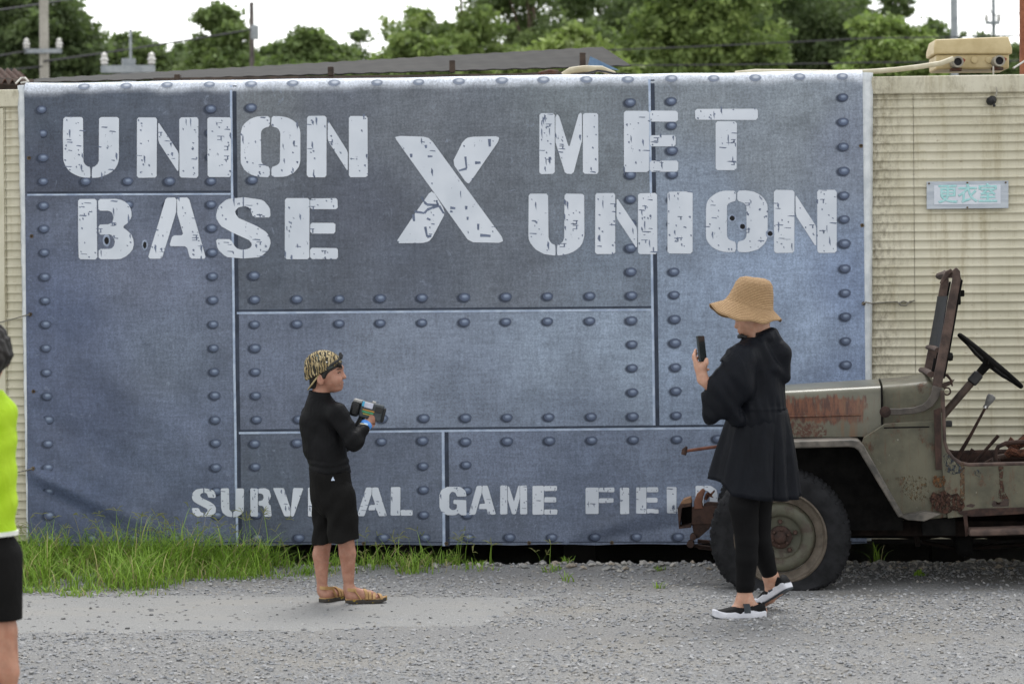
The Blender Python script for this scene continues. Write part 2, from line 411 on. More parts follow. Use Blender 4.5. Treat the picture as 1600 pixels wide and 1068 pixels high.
c = SID.mix(SID.math('MULTIPLY', neart, .6), c, srgb(122, 110, 84))
c = SID.mix(SID.math('MULTIPLY', spk, .55), c, srgb(128, 112, 84))
SID.color(c).bump(SID.noise(80, 3), .08, .003)
U_SEAM = wall_uz(1430, 400)[0]; U_L = wall_uz(9, 560)[0]; PW = (U_SEAM - U_L) / 6.0
HUT_TOP, HUT_BOT = 2.845, .098
hut = empty('prefab_hut', wall_pt(0, 0, -1.2)); tag(hut, 'long cream prefab hut with horizontal ribbed siding behind the banner', 'hut')
PITCH = .0528
prof = [(0, 0), (.28, .04), (.54, 0), (.60, .22), (.67, .72), (.75, 1), (.83, .9), (.90, .5), (.96, .12)]
zs = []; dz = []
z = HUT_BOT
while z < HUT_TOP - .03:
    for f, h_ in prof:
        if z + f * PITCH < HUT_TOP - .03: zs.append(z + f * PITCH); dz.append(h_ * .0115)
    z += PITCH
zs.append(HUT_TOP - .03); dz.append(0.0); zs = np.array(zs); dz = np.array(dz)
SID_OFF = -.045
for k in range(-2, 9):
    u0, u1 = U_L + k * PW + .0015, U_L + (k + 1) * PW - .0015
    us = np.linspace(u0, u1, 22); UU, ZZ = np.meshgrid(us, zs, indexing='ij')
    off = SID_OFF + dz[None, :] + .004 * vnoise(UU * 3, ZZ * 2.2, 41) + .0010 * vnoise(UU * 5, ZZ * 16, 42)
    P = np.array(WO)[None, None] + UU[..., None] * np.array(WT) + off[..., None] * np.array(WN); P[..., 2] = ZZ
    ii = np.arange(UU.size).reshape(UU.shape)
    link('siding_panel', np_mesh('siding_panel', P.reshape(-1, 3), np.stack([ii[:-1, :-1], ii[1:, :-1], ii[1:, 1:], ii[:-1, 1:]], -1).reshape(-1, 4), SID.m), hut)
ub0, ub1 = U_L - 2 * PW, U_L + 9 * PW
def wbox(mb, u0, u1, o0, o1, z0, z1):
    vs = [wall_pt(u, z_, o_) for u in (u0, u1) for o_ in (o0, o1) for z_ in (z0, z1)]
    return mb.add(vs, [(0, 1, 3, 2), (4, 6, 7, 5), (0, 4, 5, 1), (2, 3, 7, 6), (0, 2, 6, 4), (1, 5, 7, 3)])
for k in range(3):
    a, b = ub0 + (ub1 - ub0) * k / 3 + .002, ub0 + (ub1 - ub0) * (k + 1) / 3 - .002
    wbox(MB(), a, b, -.06, -.018, HUT_TOP - .095, HUT_TOP + .012).build('fascia', SID.m, hut, bevel=.008)
u_s = wall_uz(2, 560)[0]
wbox(MB(), u_s - .045, u_s + .018, -.06, -.026, HUT_BOT, HUT_TOP - .1).build('cover_strip', SID.m, hut, bevel=.004)
DARK = basic('dark_underframe', (.02, .019, .018), rough=.9)
ROOFM = basic('roof_sheet', srgb(120, 116, 108), srgb(160, 154, 140), 3, .6)
wbox(MB(), ub0, ub1, -2.5, -.058, HUT_BOT + .01, HUT_TOP - .1).build('wall_core', SID.m, hut)
wbox(MB(), ub0, ub1, -2.5, -.062, HUT_TOP - .099, HUT_TOP + .004).build('roof', ROOFM, hut)
wbox(MB(), ub0, ub1, -.20, -.10, HUT_BOT - .03, HUT_BOT + .009).build('floor_beam', DARK, hut)
wbox(MB(), ub0, ub1, -2.5, -2.4, -.2, HUT_BOT + .009).build('light_baffle', DARK, hut)  # unseen board added at the back, keeps light from leaking under the hut
for k in range(9):
    u = ub0 + .6 + k * 1.15
    wbox(MB(), u, u + .2, -.9, -.7, -.2, HUT_BOT + .009).build('footing_block', DARK, hut)

# ------------------------------------------------------------------ printed banner
BU0 = wall_uz(41, 480)[0]; BU1 = wall_uz(1351, 480)[0]; BZ0 = wall_uz(700, 851)[1]; BZT = 2.835
def segd(u, z, a, b):
    a = np.array(a); b = np.array(b); ab = b - a; t = np.clip(((u - a[0]) * ab[0] + (z - a[1]) * ab[1]) / (ab @ ab), 0, 1)
    return np.hypot(u - a[0] - t * ab[0], z - a[1] - t * ab[1]), t
FOLDS = []
for (p, q, amp, sig) in [((48, 735), (300, 850), .030, .045), ((50, 760), (230, 850), -.016, .05), ((60, 650), (420, 850), -.022, .10), ((140, 560), (400, 780), .020, .11), ((120, 420), (330, 700), -.018, .12), ((180, 330), (420, 640), .014, .14),
        ((44, 140), (130, 250), .020, .05), ((46, 160), (90, 300), -.014, .05), ((1350, 122), (1180, 215), .016, .04), ((1350, 135), (1240, 260), -.010, .05),
        ((1110, 770), (860, 850), .014, .05), ((1090, 815), (900, 850), -.010, .035), ((300, 140), (360, 175), .008, .03), ((1352, 470), (1250, 520), .008, .05), ((560, 800), (430, 850), .008, .05)]:
    FOLDS.append((wall_uz(*p), wall_uz(*q), amp, sig))
def banner_off(u, z):
    u = np.asarray(u, float); z = np.asarray(z, float); o = .012 + .010 * vnoise(u * 1.3 + 5, z * .6, 51) + .004 * vnoise(u * 4, z * 1.6, 52)
    for a, b, amp, sig in FOLDS:
        d, t = segd(u, z, a, b); o = o + 1.2 * amp * np.exp(-(d / sig) ** 2) * (1 - .75 * t)
    edge = np.minimum(np.minimum(u - BU0, BU1 - u) / .12, 1) * np.minimum((BZT - z) / .2, 1)
    return .004 + (o - .004) * np.clip(.25 + .75 * edge, 0, 1)
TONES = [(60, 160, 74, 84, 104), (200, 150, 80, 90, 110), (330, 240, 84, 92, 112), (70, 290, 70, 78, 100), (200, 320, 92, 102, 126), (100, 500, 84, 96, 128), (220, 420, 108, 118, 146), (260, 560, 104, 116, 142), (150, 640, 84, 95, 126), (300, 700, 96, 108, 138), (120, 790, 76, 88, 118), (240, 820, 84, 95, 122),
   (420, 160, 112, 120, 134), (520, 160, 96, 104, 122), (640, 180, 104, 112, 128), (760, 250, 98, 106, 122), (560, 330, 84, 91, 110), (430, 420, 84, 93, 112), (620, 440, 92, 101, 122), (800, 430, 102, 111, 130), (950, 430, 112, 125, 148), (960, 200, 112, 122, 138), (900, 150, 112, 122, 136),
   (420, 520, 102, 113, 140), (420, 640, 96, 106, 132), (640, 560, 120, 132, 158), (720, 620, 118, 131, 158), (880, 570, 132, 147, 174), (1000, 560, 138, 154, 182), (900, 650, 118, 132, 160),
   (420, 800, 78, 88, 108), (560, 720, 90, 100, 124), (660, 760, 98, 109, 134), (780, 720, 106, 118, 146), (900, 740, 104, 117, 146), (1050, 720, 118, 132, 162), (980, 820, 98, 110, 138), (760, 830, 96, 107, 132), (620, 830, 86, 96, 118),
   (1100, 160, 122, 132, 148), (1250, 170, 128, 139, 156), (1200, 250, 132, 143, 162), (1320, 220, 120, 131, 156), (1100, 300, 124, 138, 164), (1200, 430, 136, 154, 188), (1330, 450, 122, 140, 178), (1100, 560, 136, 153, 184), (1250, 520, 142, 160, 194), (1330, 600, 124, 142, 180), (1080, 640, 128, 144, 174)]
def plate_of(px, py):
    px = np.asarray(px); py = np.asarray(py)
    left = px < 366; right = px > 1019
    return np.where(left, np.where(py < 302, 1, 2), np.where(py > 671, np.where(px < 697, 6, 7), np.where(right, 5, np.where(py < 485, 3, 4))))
nu, nz_ = 250, 150
us = np.linspace(BU0, BU1, nu); zz = np.linspace(BZ0, BZT, nz_)
UU, ZZ = np.meshgrid(us, zz, indexing='ij')
ZZ[:, 0] += .007 * np.abs(np.sin(us * 6.4)) + .008 * vnoise(us * 1.7, us * 0, 58); OO = banner_off(UU, ZZ)
# the top edge rolls back over the roof edge
rf = .062; extra = []
for th in np.linspace(0, math.pi / 2, 9)[1:]: extra.append((BZT + rf * math.sin(th), -rf * (1 - math.cos(th))))
for k in range(1, 5): extra.append((BZT + rf + .004 * k, -rf - .05 * k))
ez = np.array([e[0] for e in extra]); eo = np.array([e[1] for e in extra])
wob = .006 * vnoise(us * 3, us * 0, 55)
UU2 = np.concatenate([UU, np.repeat(us[:, None], len(extra), 1)], 1)
ZZ2 = np.concatenate([ZZ, ez[None] + wob[:, None]], 1); OO2 = np.concatenate([OO, OO[:, -1:] + eo[None]], 1)
# picture position of every vertex (for the printed tones)
def wall_px(u, z):
    X = WO.x + WT.x * u; Y = WO.y + WT.y * u; Zc = z - CAM_Z
    xc = (cr * X - sr * Zc) / Y; yc = (sr * X + cr * Zc) / Y
    return 800 + F_PX * xc, HORIZON - F_PX * yc
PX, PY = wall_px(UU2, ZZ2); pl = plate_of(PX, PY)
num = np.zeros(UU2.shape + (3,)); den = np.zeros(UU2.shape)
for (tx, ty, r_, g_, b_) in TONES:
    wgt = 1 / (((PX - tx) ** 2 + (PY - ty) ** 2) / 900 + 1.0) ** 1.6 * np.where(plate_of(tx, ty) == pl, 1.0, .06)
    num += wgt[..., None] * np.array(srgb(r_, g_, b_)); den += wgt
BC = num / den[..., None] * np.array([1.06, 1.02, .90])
fold_light = sstep(BZT - .025, BZT + .03, ZZ2 + .02 * vnoise(UU2 * 9, ZZ2 * 0, 57))[..., None]  # bright light on the top fold, painted pale into the print colour
BC = BC * (1 - fold_light) + np.array(srgb(206, 212, 222)) * fold_light
BAN = Mat('printed_vinyl', .62, .42); co = BAN.co()
a = BAN.attr()
weave = BAN.math('ADD', BAN.noise(60, 3, .7, BAN.co((1, 1, .12))), BAN.noise(60, 3, .7, BAN.co((.12, .12, 1))))
f1 = BAN.ramp(weave, .7, 1.3, .86, 1.14)
f2 = BAN.ramp(BAN.noise(3.2, 7, .68, co), .3, .7, .84, 1.16)
f3 = BAN.ramp(BAN.noise(85, 4, .85, co), .28, .72, .70, 1.32)
fac = BAN.math('MULTIPLY', BAN.math('MULTIPLY', f1, f2), f3)
c = BAN.mix(1.0, a, fac, 'MULTIPLY')
scr = BAN.ramp(BAN.noise(9, 5, .8, BAN.co((1, 1, 1), rot=(.3, .5, .9)), 1.5), .60, .72, 0, .34)
c = BAN.mix(scr, c, srgb(165, 178, 200))
scd = BAN.ramp(BAN.noise(7, 6, .8, BAN.co((1, 1, 1), loc=(3, 3, 3)), 1.2), .62, .74, 0, .35)
c = BAN.mix(scd, c, srgb(62, 72, 94))
BAN.color(c).bump(BAN.noise(150, 2, .7, co), .05, .002); BAN.rough(BAN.ramp(BAN.noise(5, 3, .5, co), .3, .7, .48, .66))
P = np.array(WO)[None, None] + UU2[..., None] * np.array(WT) + OO2[..., None] * np.array(WN); P[..., 2] = ZZ2
ii = np.arange(UU2.size).reshape(UU2.shape)
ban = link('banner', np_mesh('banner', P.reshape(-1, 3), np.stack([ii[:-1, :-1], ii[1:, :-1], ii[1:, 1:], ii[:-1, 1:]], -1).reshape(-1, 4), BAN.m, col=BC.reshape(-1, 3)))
tag(ban, 'huge grey-blue vinyl banner printed with riveted steel plates and white stencil lettering', 'banner')
def on_banner(px, py, lift):
    u, z = wall_uz(px, py)
    if z <= BZT: return wall_pt(u, z, float(banner_off(u, z)) + lift)
    th = min(math.asin(min(1, (z - BZT) / rf)), 1.5); o0 = float(banner_off(u, BZT))
    wb = float(.006 * vnoise(u * 3, 0, 55))
    return wall_pt(u, BZT + (rf + lift) * math.sin(th) + wb, o0 - rf + (rf + lift) * math.cos(th))
# hems
HEM = basic('white_hem', srgb(196, 202, 206), srgb(222, 226, 228), 12, .5, .3, 25)
def hem(u0, u1, z0, z1, o1, taper):
    mb = MB(); n = 60; rings = []
    vs = []; fs = []
    for i in range(n + 1):
        z_ = z0 + (z1 - z0) * i / n; wv = .006 * math.sin(i * 1.9) + .004 * math.sin(i * .7)
        t_ = taper + (1 - taper) * i / n
        oa = float(banner_off(u0, min(z_, BZT)))
        vs += [wall_pt(u0, z_, oa - .0015), wall_pt(u0 + (u1 - u0) * t_ * .5, z_, oa + wv * .5 - .001), wall_pt(u0 + (u1 - u0) * t_, z_ , o1 + wv)]
    for i in range(n): b = i * 3; fs += [(b, b + 1, b + 4, b + 3), (b + 1, b + 2, b + 5, b + 4)]
    mb.add(vs, fs); o_ = mb.build('hem', HEM, ban, angle=None)
    s_ = o_.modifiers.new('thick', 'SOLIDIFY'); s_.thickness = .002
hem(BU1, BU1 + .062, BZ0 + .02, BZT + .045, -.022, .45)
hem(BU0, BU0 - .046, BZ0 + .02, BZT + .045, -.022, .25)

# printed plate seams: a pale line beside a dark line
LT = basic('print_pale_line', srgb(150, 166, 192), srgb(186, 200, 220), 14, .6, 0)
DK = basic('print_dark_line', srgb(40, 48, 62), srgb(56, 65, 82), 10, .6, 0)
def strip(p0, p1, wpx, mat, lift, n=60, horizontal=True):
    mb = MB(); vs = []; fs = []
    for i in range(n + 1):
        t_ = i / n; x = p0[0] + (p1[0] - p0[0]) * t_; y = p0[1] + (p1[1] - p0[1]) * t_; h_ = wpx / 2
        if horizontal: vs += [on_banner(x, y - h_, lift), on_banner(x, y + h_, lift)]
        else: vs += [on_banner(x - h_, y, lift), on_banner(x + h_, y, lift)]
    for i in range(n): b = i * 2; fs.append((b, b + 1, b + 3, b + 2))
    mb.add(vs, fs); return mb.build('printed_seam', mat, ban, angle=None)
for (p0, p1, wd, mt, hz) in [((361, 122), (371, 852), 3.6, LT, 0), ((366.5, 122), (375.5, 852), 6, DK, 0), ((1014.5, 116), (1022, 664), 3.6, LT, 0), ((1019.5, 116), (1027.5, 665), 6, DK, 0),
        ((692.5, 673), (694, 852), 4.2, LT, 0), ((698, 671), (700, 852), 6, DK, 0),
        ((43, 301), (362, 299.5), 3, DK, 1), ((43, 304.5), (361, 303.2), 2.6, LT, 1), ((371, 485), (1018, 479.5), 3, DK, 1), ((371, 489), (1017, 483.8), 3.2, LT, 1),
        ((374, 672), (1349, 662), 3, DK, 1), ((374, 676), (1349, 666), 3.2, LT, 1), ((46, 846.5), (1352, 846), 1.6, DK, 1)]:
    strip(p0, p1, wd, mt, .0010 if mt is DK else .0016, horizontal=bool(hz))

# printed rivets: one shared disc
RVM = Mat('print_rivet', .6, .35); co = RVM.co()
def rdist(M, cx, cy, rx, ry):
    mp = M.n('Mapping'); mp.vector_type = 'POINT'; mp.inputs['Location'].default_value = (-cx / rx, -cy / ry, 0); mp.inputs['Scale'].default_value = (1 / rx, 1 / ry, 0)
    tc = M.n('TexCoord'); M.t.links.new(tc.outputs['Object'], mp.inputs[0]); ln = M.n('VectorMath', operation='LENGTH'); M.t.links.new(mp.outputs[0], ln.inputs[0]); return ln.outputs['Value']
dome = RVM.ramp(rdist(RVM, .006, .004, .036, .026), .86, 1.04, 1, 0)
ring = RVM.ramp(rdist(RVM, .007, .005, .026, .018), .55, 1.0, 1, 0)
hi = RVM.ramp(rdist(RVM, .005, .009, .024, .011), .2, 1.0, .6, 0)
halo = RVM.ramp(rdist(RVM, -.004, -.003, .050, .036), .62, 1.0, 1, 0)
c = RVM.mix(ring, srgb(84, 95, 118), srgb(116, 130, 156)); c = RVM.mix(hi, c, srgb(176, 191, 214))
c = RVM.mix(dome, srgb(55, 64, 82), c)
c = RVM.mix(RVM.ramp(RVM.noise(90, 2), .3, .7, 0, .3), c, srgb(70, 80, 100))
RVM.color(c); RVM.put(RVM.b.inputs['Alpha'], RVM.math('MAXIMUM', RVM.math('MULTIPLY', dome, .94), RVM.math('MULTIPLY', halo, .78)))
vs = [(0, 0, 0)]; fs = []
for k in range(20): th = 2 * math.pi * k / 20; vs.append((.054 * math.cos(th), .042 * math.sin(th), 0))
for k in range(20): fs.append((0, 1 + k, 1 + (k + 1) % 20))
rv_me = bpy.data.meshes.new('printed_rivet'); rv_me.from_pydata(vs, [], fs); finish(rv_me, RVM.m, False)
RVF = Mat('print_rivet_skylit', .6, .35); RVF.color(RVF.mix(RVF.ramp(rdist(RVF, .004, .006, .03, .018), .3, 1), srgb(196, 203, 214), srgb(120, 130, 148)))  # top-row rivets paled as well, the fold's light put in their colour
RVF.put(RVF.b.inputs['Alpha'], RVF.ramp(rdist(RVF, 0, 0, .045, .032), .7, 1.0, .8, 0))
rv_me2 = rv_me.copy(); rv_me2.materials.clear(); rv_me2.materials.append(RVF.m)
RIV = []
def col_(x0, x1, ys_): 
    n = len(ys_)
    for i, y in enumerate(ys_): RIV.append((x0 + (x1 - x0) * i / max(1, n - 1), y))
def row_(y0, y1, xs_):
    n = len(xs_)
    for i, x in enumerate(xs_): RIV.append((x, y0 + (y1 - y0) * i / max(1, n - 1)))
col_(66.5, 78, [171, 208, 246, 283, 321, 357, 394, 432, 469, 506, 543, 581, 618, 655, 692, 729, 767, 804])
row_(283, 283, [135, 201, 266, 331]); col_(330, 331, [170, 207, 245]); row_(320, 319, [135, 202, 266, 331])
col_(332, 340, [356, 394, 431, 468, 506, 543, 580, 617, 655, 691, 729, 766, 804])
row_(840, 837, [80, 145, 210, 275, 340, 403, 468, 534, 600, 665, 733, 797, 863, 930, 995, 1060, 1124, 1188])
col_(393, 398, [168, 206, 243, 281, 319, 356, 394, 430])
XR = [399, 465, 531, 595, 660, 726, 791, 856, 922, 987]
row_(467.5, 461, XR); row_(506, 500, XR); row_(654.5, 649.5, [402, 468, 533, 598, 663, 728, 793, 858, 924, 989])
col_(399.5, 401, [543, 580, 617]); col_(988, 988.5, [537, 574, 612]); col_(985, 986, [160, 197, 236, 273, 311, 349, 387, 424])
row_(692, 687.5, [399, 465, 531, 597, 661]); row_(689, 684.5, [728, 793, 859, 925, 990, 1058, 1122])
col_(400, 402, [728, 766, 803]); col_(662, 663, [727, 764, 803]); col_(729, 731, [725, 765, 803])
col_(1049, 1057, [158, 196, 235, 272, 311, 349, 386, 424, 460, 498, 535, 573, 610, 648]); col_(1317, 1323, [152, 190, 229, 267, 305, 342, 380, 419, 457, 494, 532, 569, 607, 645])
row_(134, 119, [132, 198, 262, 328, 393, 458, 523, 590, 655, 718, 785, 850, 917, 982, 1050, 1116, 1181, 1250, 1317])
bias = Vector((0, 0, 0))
for (px, py) in RIV:
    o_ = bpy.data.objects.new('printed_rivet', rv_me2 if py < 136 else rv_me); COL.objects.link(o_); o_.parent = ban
    p = on_banner(px - 1, py + 1, .0022); px1 = on_banner(px + 4, py + 1, .0022); pz1 = on_banner(px - 1, py - 3, .0022)
    ex = (px1 - p).normalized(); ez_ = (pz1 - p); ez_ = (ez_ - ex * ez_.dot(ex)).normalized(); en = ex.cross(ez_)
    M = Matrix((( ex.x, ez_.x, en.x, p.x), (ex.y, ez_.y, en.y, p.y), (ex.z, ez_.z, en.z, p.z), (0, 0, 0, 1)))
    sc_ = random.uniform(.86, .98); o_.matrix_basis = M @ Matrix.Diagonal((sc_, sc_, 1, 1))

# ------------------------------------------------------------------ stencil lettering
def arc(cx, cy, rx, ry, a0, a1, n=8):
    return [(cx + rx * math.cos(R(a0 + (a1 - a0) * i / n)), cy + ry * math.sin(R(a0 + (a1 - a0) * i / n))) for i in range(n + 1)]
def rect(x0, y0, x1, y1): return [(x0, y0), (x1, y0), (x1, y1), (x0, y1)]
mir = lambda p: [(1 - x, y) for x, y in reversed(p)]
_u = [(0, 1), (.355, 1), (.36, .30)] + arc(.50, .30, .14, .125, 185, 262, 5) + [(.488, 0)] + arc(.46, .32, .46, .32, 270, 180, 8)
_o = [(.488, 1)] + arc(.36, .72, .36, .28, 90, 180, 8) + arc(.36, .28, .36, .28, 180, 270, 8) + [(.488, 0), (.488, .165)] + arc(.45, .28, .11, .10, 260, 180, 4) + arc(.45, .72, .11, .10, 180, 100, 4) + [(.488, .835)]
GL = {
 'U': [_u, mir(_u)], 'O': [_o, mir(_o)], 'I': [rect(0, 0, 1, 1)],
 'N': [rect(0, 0, .325, 1), [(.345, .93), (.675, .42), (.675, .09), (.345, .60)], rect(.69, 0, 1, 1)],
 'B': [rect(0, 0, .335, 1), [(.365, 1), (.66, 1)] + arc(.66, .755, .30, .245, 85, -60, 9) + arc(.67, .27, .33, .27, 62, -90, 9) + [(.365, 0), (.365, .17)] + arc(.56, .29, .10, .12, -90, 90, 6) + [(.365, .41), (.365, .57)] + arc(.54, .69, .10, .115, -90, 90, 6) + [(.365, .805)]],
 'A': [[(0, 0), (.24, 0), (.475, .76), (.485, 1), (.30, 1)], [(.497, 1), (.70, 1), (1, 0), (.72, 0), (.665, .2), (.36, .2), (.415, .38), (.605, .38), (.497, .74)]],
 'S': [[(1, .67), (.98, .83), (.86, .95), (.52, 1), (.2, .97), (.04, .84), (0, .68), (.08, .54), (.28, .43), (.60, .30), (.665, .235), (.62, .165), (.5, .14), (.36, .17), (.28, .31), (0, .32), (.03, .15), (.18, .03), (.5, 0), (.82, .03), (.97, .15), (1, .28), (.93, .42), (.75, .53), (.42, .66), (.34, .74), (.38, .82), (.5, .855), (.62, .825), (.68, .67)]],
 'E': [rect(0, 0, .46, 1), rect(.475, .82, .99, 1), rect(.475, .42, .95, .60), rect(.475, .005, 1, .185)],
 'X': [[(0, .985), (.02, 1), (.295, .995), (.35, .945), (1, .035), (.985, .005), (.69, .01)], [(.53, .75), (.635, .965), (.69, .995), (.955, 1), (.962, .965), (.69, .56), (.665, .56)], [(.01, .0), (.2, .30), (.33, .49), (.37, .46), (.458, .31), (.455, .26), (.335, .03), (.29, .005)]],
 'M': [rect(0, 0, .26, 1), [(.275, .97), (.33, .97), (.505, .43), (.67, 1), (.725, 1), (.725, .55), (.575, 0), (.44, 0), (.275, .52)], rect(.74, 0, 1, 1)],
 'T': [rect(0, .82, 1, 1), rect(.325, 0, .665, .795)],
 'R': [rect(0, 0, .365, 1), [(.39, 1), (.7, 1), (.9, .93), (.97, .76), (.93, .6), (.83, .52), (.97, .40), (1, 0), (.66, 0), (.655, .3), (.59, .39), (.39, .39), (.39, .56), (.55, .56), (.62, .62), (.62, .75), (.55, .82), (.39, .82)]],
 'V': [[(0, 1), (.36, 1), (.57, .3), (.57, 0), (.38, 0)], [(.66, 1), (1, 1), (.68, 0), (.585, 0), (.585, .29)]],
 'L': [rect(0, 0, .44, 1), rect(.455, 0, 1, .195)],
 'G': [[(1, .66), (.96, .87), (.78, 1), (.3, 1), (.08, .9), (0, .7), (0, .3), (.08, .1), (.3, 0), (.62, .01), (.72, .09), (.78, 0), (1, 0), (1, .54), (.52, .54), (.52, .40), (.65, .40), (.65, .26), (.56, .175), (.42, .19), (.36, .3), (.36, .7), (.44, .82), (.58, .82), (.65, .66)]],
 'F': [rect(0, 0, .45, 1), rect(.465, .83, 1, 1), rect(.465, .42, .97, .60)],
 'D': [rect(0, 0, .365, 1), [(.39, 1), (.7, 1), (.94, .87), (1, .66), (1, .34), (.94, .13), (.7, 0), (.39, 0), (.39, .17), (.57, .18), (.64, .3), (.64, .7), (.57, .82), (.39, .83)]],
}
WHT = Mat('print_white', .55, .4); co = WHT.co()
worn = WHT.ramp(WHT.noise(34, 4, .75, WHT.co((1, 1, .55))), .655, .69)
WHT.color(WHT.mix(worn, WHT.mix(WHT.ramp(WHT.noise(4, 3), .3, .7), srgb(203, 210, 220), srgb(216, 222, 231)), srgb(112, 122, 142))); WHT = WHT.m
def chop(poly, cutpx):
    out = []; n = len(poly)
    for i in range(n):
        p0, p1, p2 = Vector(poly[i - 1]), Vector(poly[i]), Vector(poly[(i + 1) % n])
        a, b = p0 - p1, p2 - p1; la, lb = a.length, b.length
        if la < 1e-6 or lb < 1e-6: continue
        if abs(a.normalized().dot(b.normalized())) > .9 and a.dot(b) < 0: out.append(tuple(p1)); continue
        out += [tuple(p1 + a / la * min(cutpx, la * .3)), tuple(p1 + b / lb * min(cutpx, lb * .3))]
    return out
def inside(p, poly):
    c_ = False; n = len(poly)
    for i in range(n):
        x1, y1 = poly[i]; x2, y2 = poly[i - 1]
        if (y1 > p[1]) != (y2 > p[1]) and p[0] < (x2 - x1) * (p[1] - y1) / (y2 - y1) + x1: c_ = not c_
    return c_
LR = random.Random(5)
def letter(ch, x0, x1, y0, y1, y0r=None):
    """y0/y1: picture rows of top and foot at the left"""
    bm = bmesh.new(); polys = []
    for pg in GL[ch]:
        pp = chop([(x0 + (x1 - x0) * x, y1 + (y0 - y1) * y) for x, y in pg], max(1.0, (y1 - y0) * .03))
        polys.append(pp)
        vv = [bm.verts.new((p[0] + LR.uniform(-.35, .35), p[1] + LR.uniform(-.35, .35), 0)) for p in pp]
        es = [bm.edges.new((vv[i], vv[(i + 1) % len(vv)])) for i in range(len(vv))]
        bmesh.ops.triangle_fill(bm, use_beauty=True, use_dissolve=False, edges=es)
    for _ in range(3):
        lg = [e for e in bm.edges if e.calc_length() > 16]
        if not lg: break
        bmesh.ops.subdivide_edges(bm, edges=lg, cuts=1, use_grid_fill=False); bmesh.ops.triangulate(bm, faces=bm.faces)
    bm.verts.index_update()
    mb = MB(); mb.add([on_banner(v.co.x, v.co.y, .0030) for v in bm.verts], [tuple(v.index for v in f.verts) for f in bm.faces]); bm.free()
    # chips and cracks in the print, like worn stencil paint
    mb.cur = 1; H = y1 - y0; big = H > 60
    pcols = [LR.uniform(.15, .85) for _ in range(2)]
    nm = int((46 if big else 16) * min(1.4, (x1 - x0) / H)) if ch != 'X' else 30
    for i in range(nm):
        if LR.random() < .55: fx = LR.choice(pcols + [.08, .92]) + LR.uniform(-.05, .05)
        else: fx = LR.random()
        p = (x0 + (x1 - x0) * fx, y0 + H * LR.random())
        k = LR.random()
        wx, wy = (LR.uniform(.8, 1.7), LR.uniform(1.0, 2.4)) if k < .6 else ((LR.uniform(3, 7), LR.uniform(.7, 1.4)) if k < .82 else (LR.uniform(.9, 1.6), LR.uniform(4, 8)))
        if not big: wx *= .75; wy *= .65
        if not any(inside(p, pp) for pp in polys): continue
        jj = lambda: LR.uniform(.6, 1.3)
        q = [(p[0] - wx * jj(), p[1]), (p[0] - wx * .5, p[1] - wy * jj()), (p[0] + wx * jj(), p[1] - wy * .6 * jj()), (p[0] + wx * .8, p[1] + wy * jj())]
        mb.add([on_banner(a, b, .0037) for a, b in q], [(0, 1, 2, 3)])
    if ch == 'S':
        for (ya, yb) in ((0, .15), (.85, 1)):
            cx_ = x0 + (x1 - x0) * .5; q = [(cx_ - .9, y0 + H * ya), (cx_ + .9, y0 + H * ya), (cx_ + .9, y0 + H * yb), (cx_ - .9, y0 + H * yb)]
            mb.add([on_banner(a, b, .0037) for a, b in q], [(0, 1, 2, 3)])
    if ch == 'X':
        Z2 = lambda q: (q[0] / 3.2 + 360, q[1] / 3.2 + 120)
        for pth in [[(957, 600), (972, 628), (985, 640), (1040, 641), (1030, 618)], [(922, 674), (972, 682), (985, 665), (1012, 654), (1045, 645), (1068, 684)], [(916, 688), (920, 722)], [(975, 750), (985, 800), (1006, 795)], [(984, 708), (1002, 716)], [(1176, 400), (1182, 460), (1143, 470)], [(1224, 431), (1252, 430)], [(1250, 792), (1302, 796)], [(1240, 735), (1240, 766)], [(988, 399), (1012, 399)], [(905, 386), (906, 404)], [(978, 342), (980, 358)], [(1187, 700), (1187, 716)], [(1180, 646), (1180, 664)], [(1296, 312), (1298, 350)], [(1100, 655), (1126, 658)], [(1100, 672), (1112, 676)]]:
            for p_, q_ in zip(pth[:-1], pth[1:]):
                p_, q_ = Vector(Z2(p_)), Vector(Z2(q_)); nn_ = Vector((-(q_ - p_).y, (q_ - p_).x)).normalized() * LR.uniform(1.5, 2.5)
                mb.add([on_banner(*v, .0037) for v in (p_ - nn_, p_ + nn_, q_ + nn_ * .7, q_ - nn_ * .7)], [(0, 1, 2, 3)])
    elif big:
        for i in range(3):                                     # bolt- and pipe-shaped breaks
            p = (x0 + (x1 - x0) * LR.choice(pcols), y0 + H * LR.uniform(.12, .88))
            if not any(inside(p, pp) for pp in polys): continue
            a_, h_ = LR.uniform(3, 5.5), LR.uniform(3, 6)
            for (xa_, ya_, xb_, yb_) in [(-a_, -1, a_, .2), (-1 + a_ * .4, -1, .9 + a_ * .4, h_), (-a_, h_ * .8, a_ * .5, h_ * .8 + 1.1)][:LR.randint(2, 3)]:
                mb.add([on_banner(p[0] + u_, p[1] + v_, .0037) for u_, v_ in ((xa_, ya_), (xb_, ya_), (xb_, yb_), (xa_, yb_))], [(0, 1, 2, 3)])
    o_ = mb.build('letter', [WHT, DK2], ban, angle=None); o_['label'] = 'white stencil letter %s printed on the banner' % ch
DK2 = basic('print_chip', srgb(92, 102, 124), srgb(116, 127, 150), 20, .6, 0)
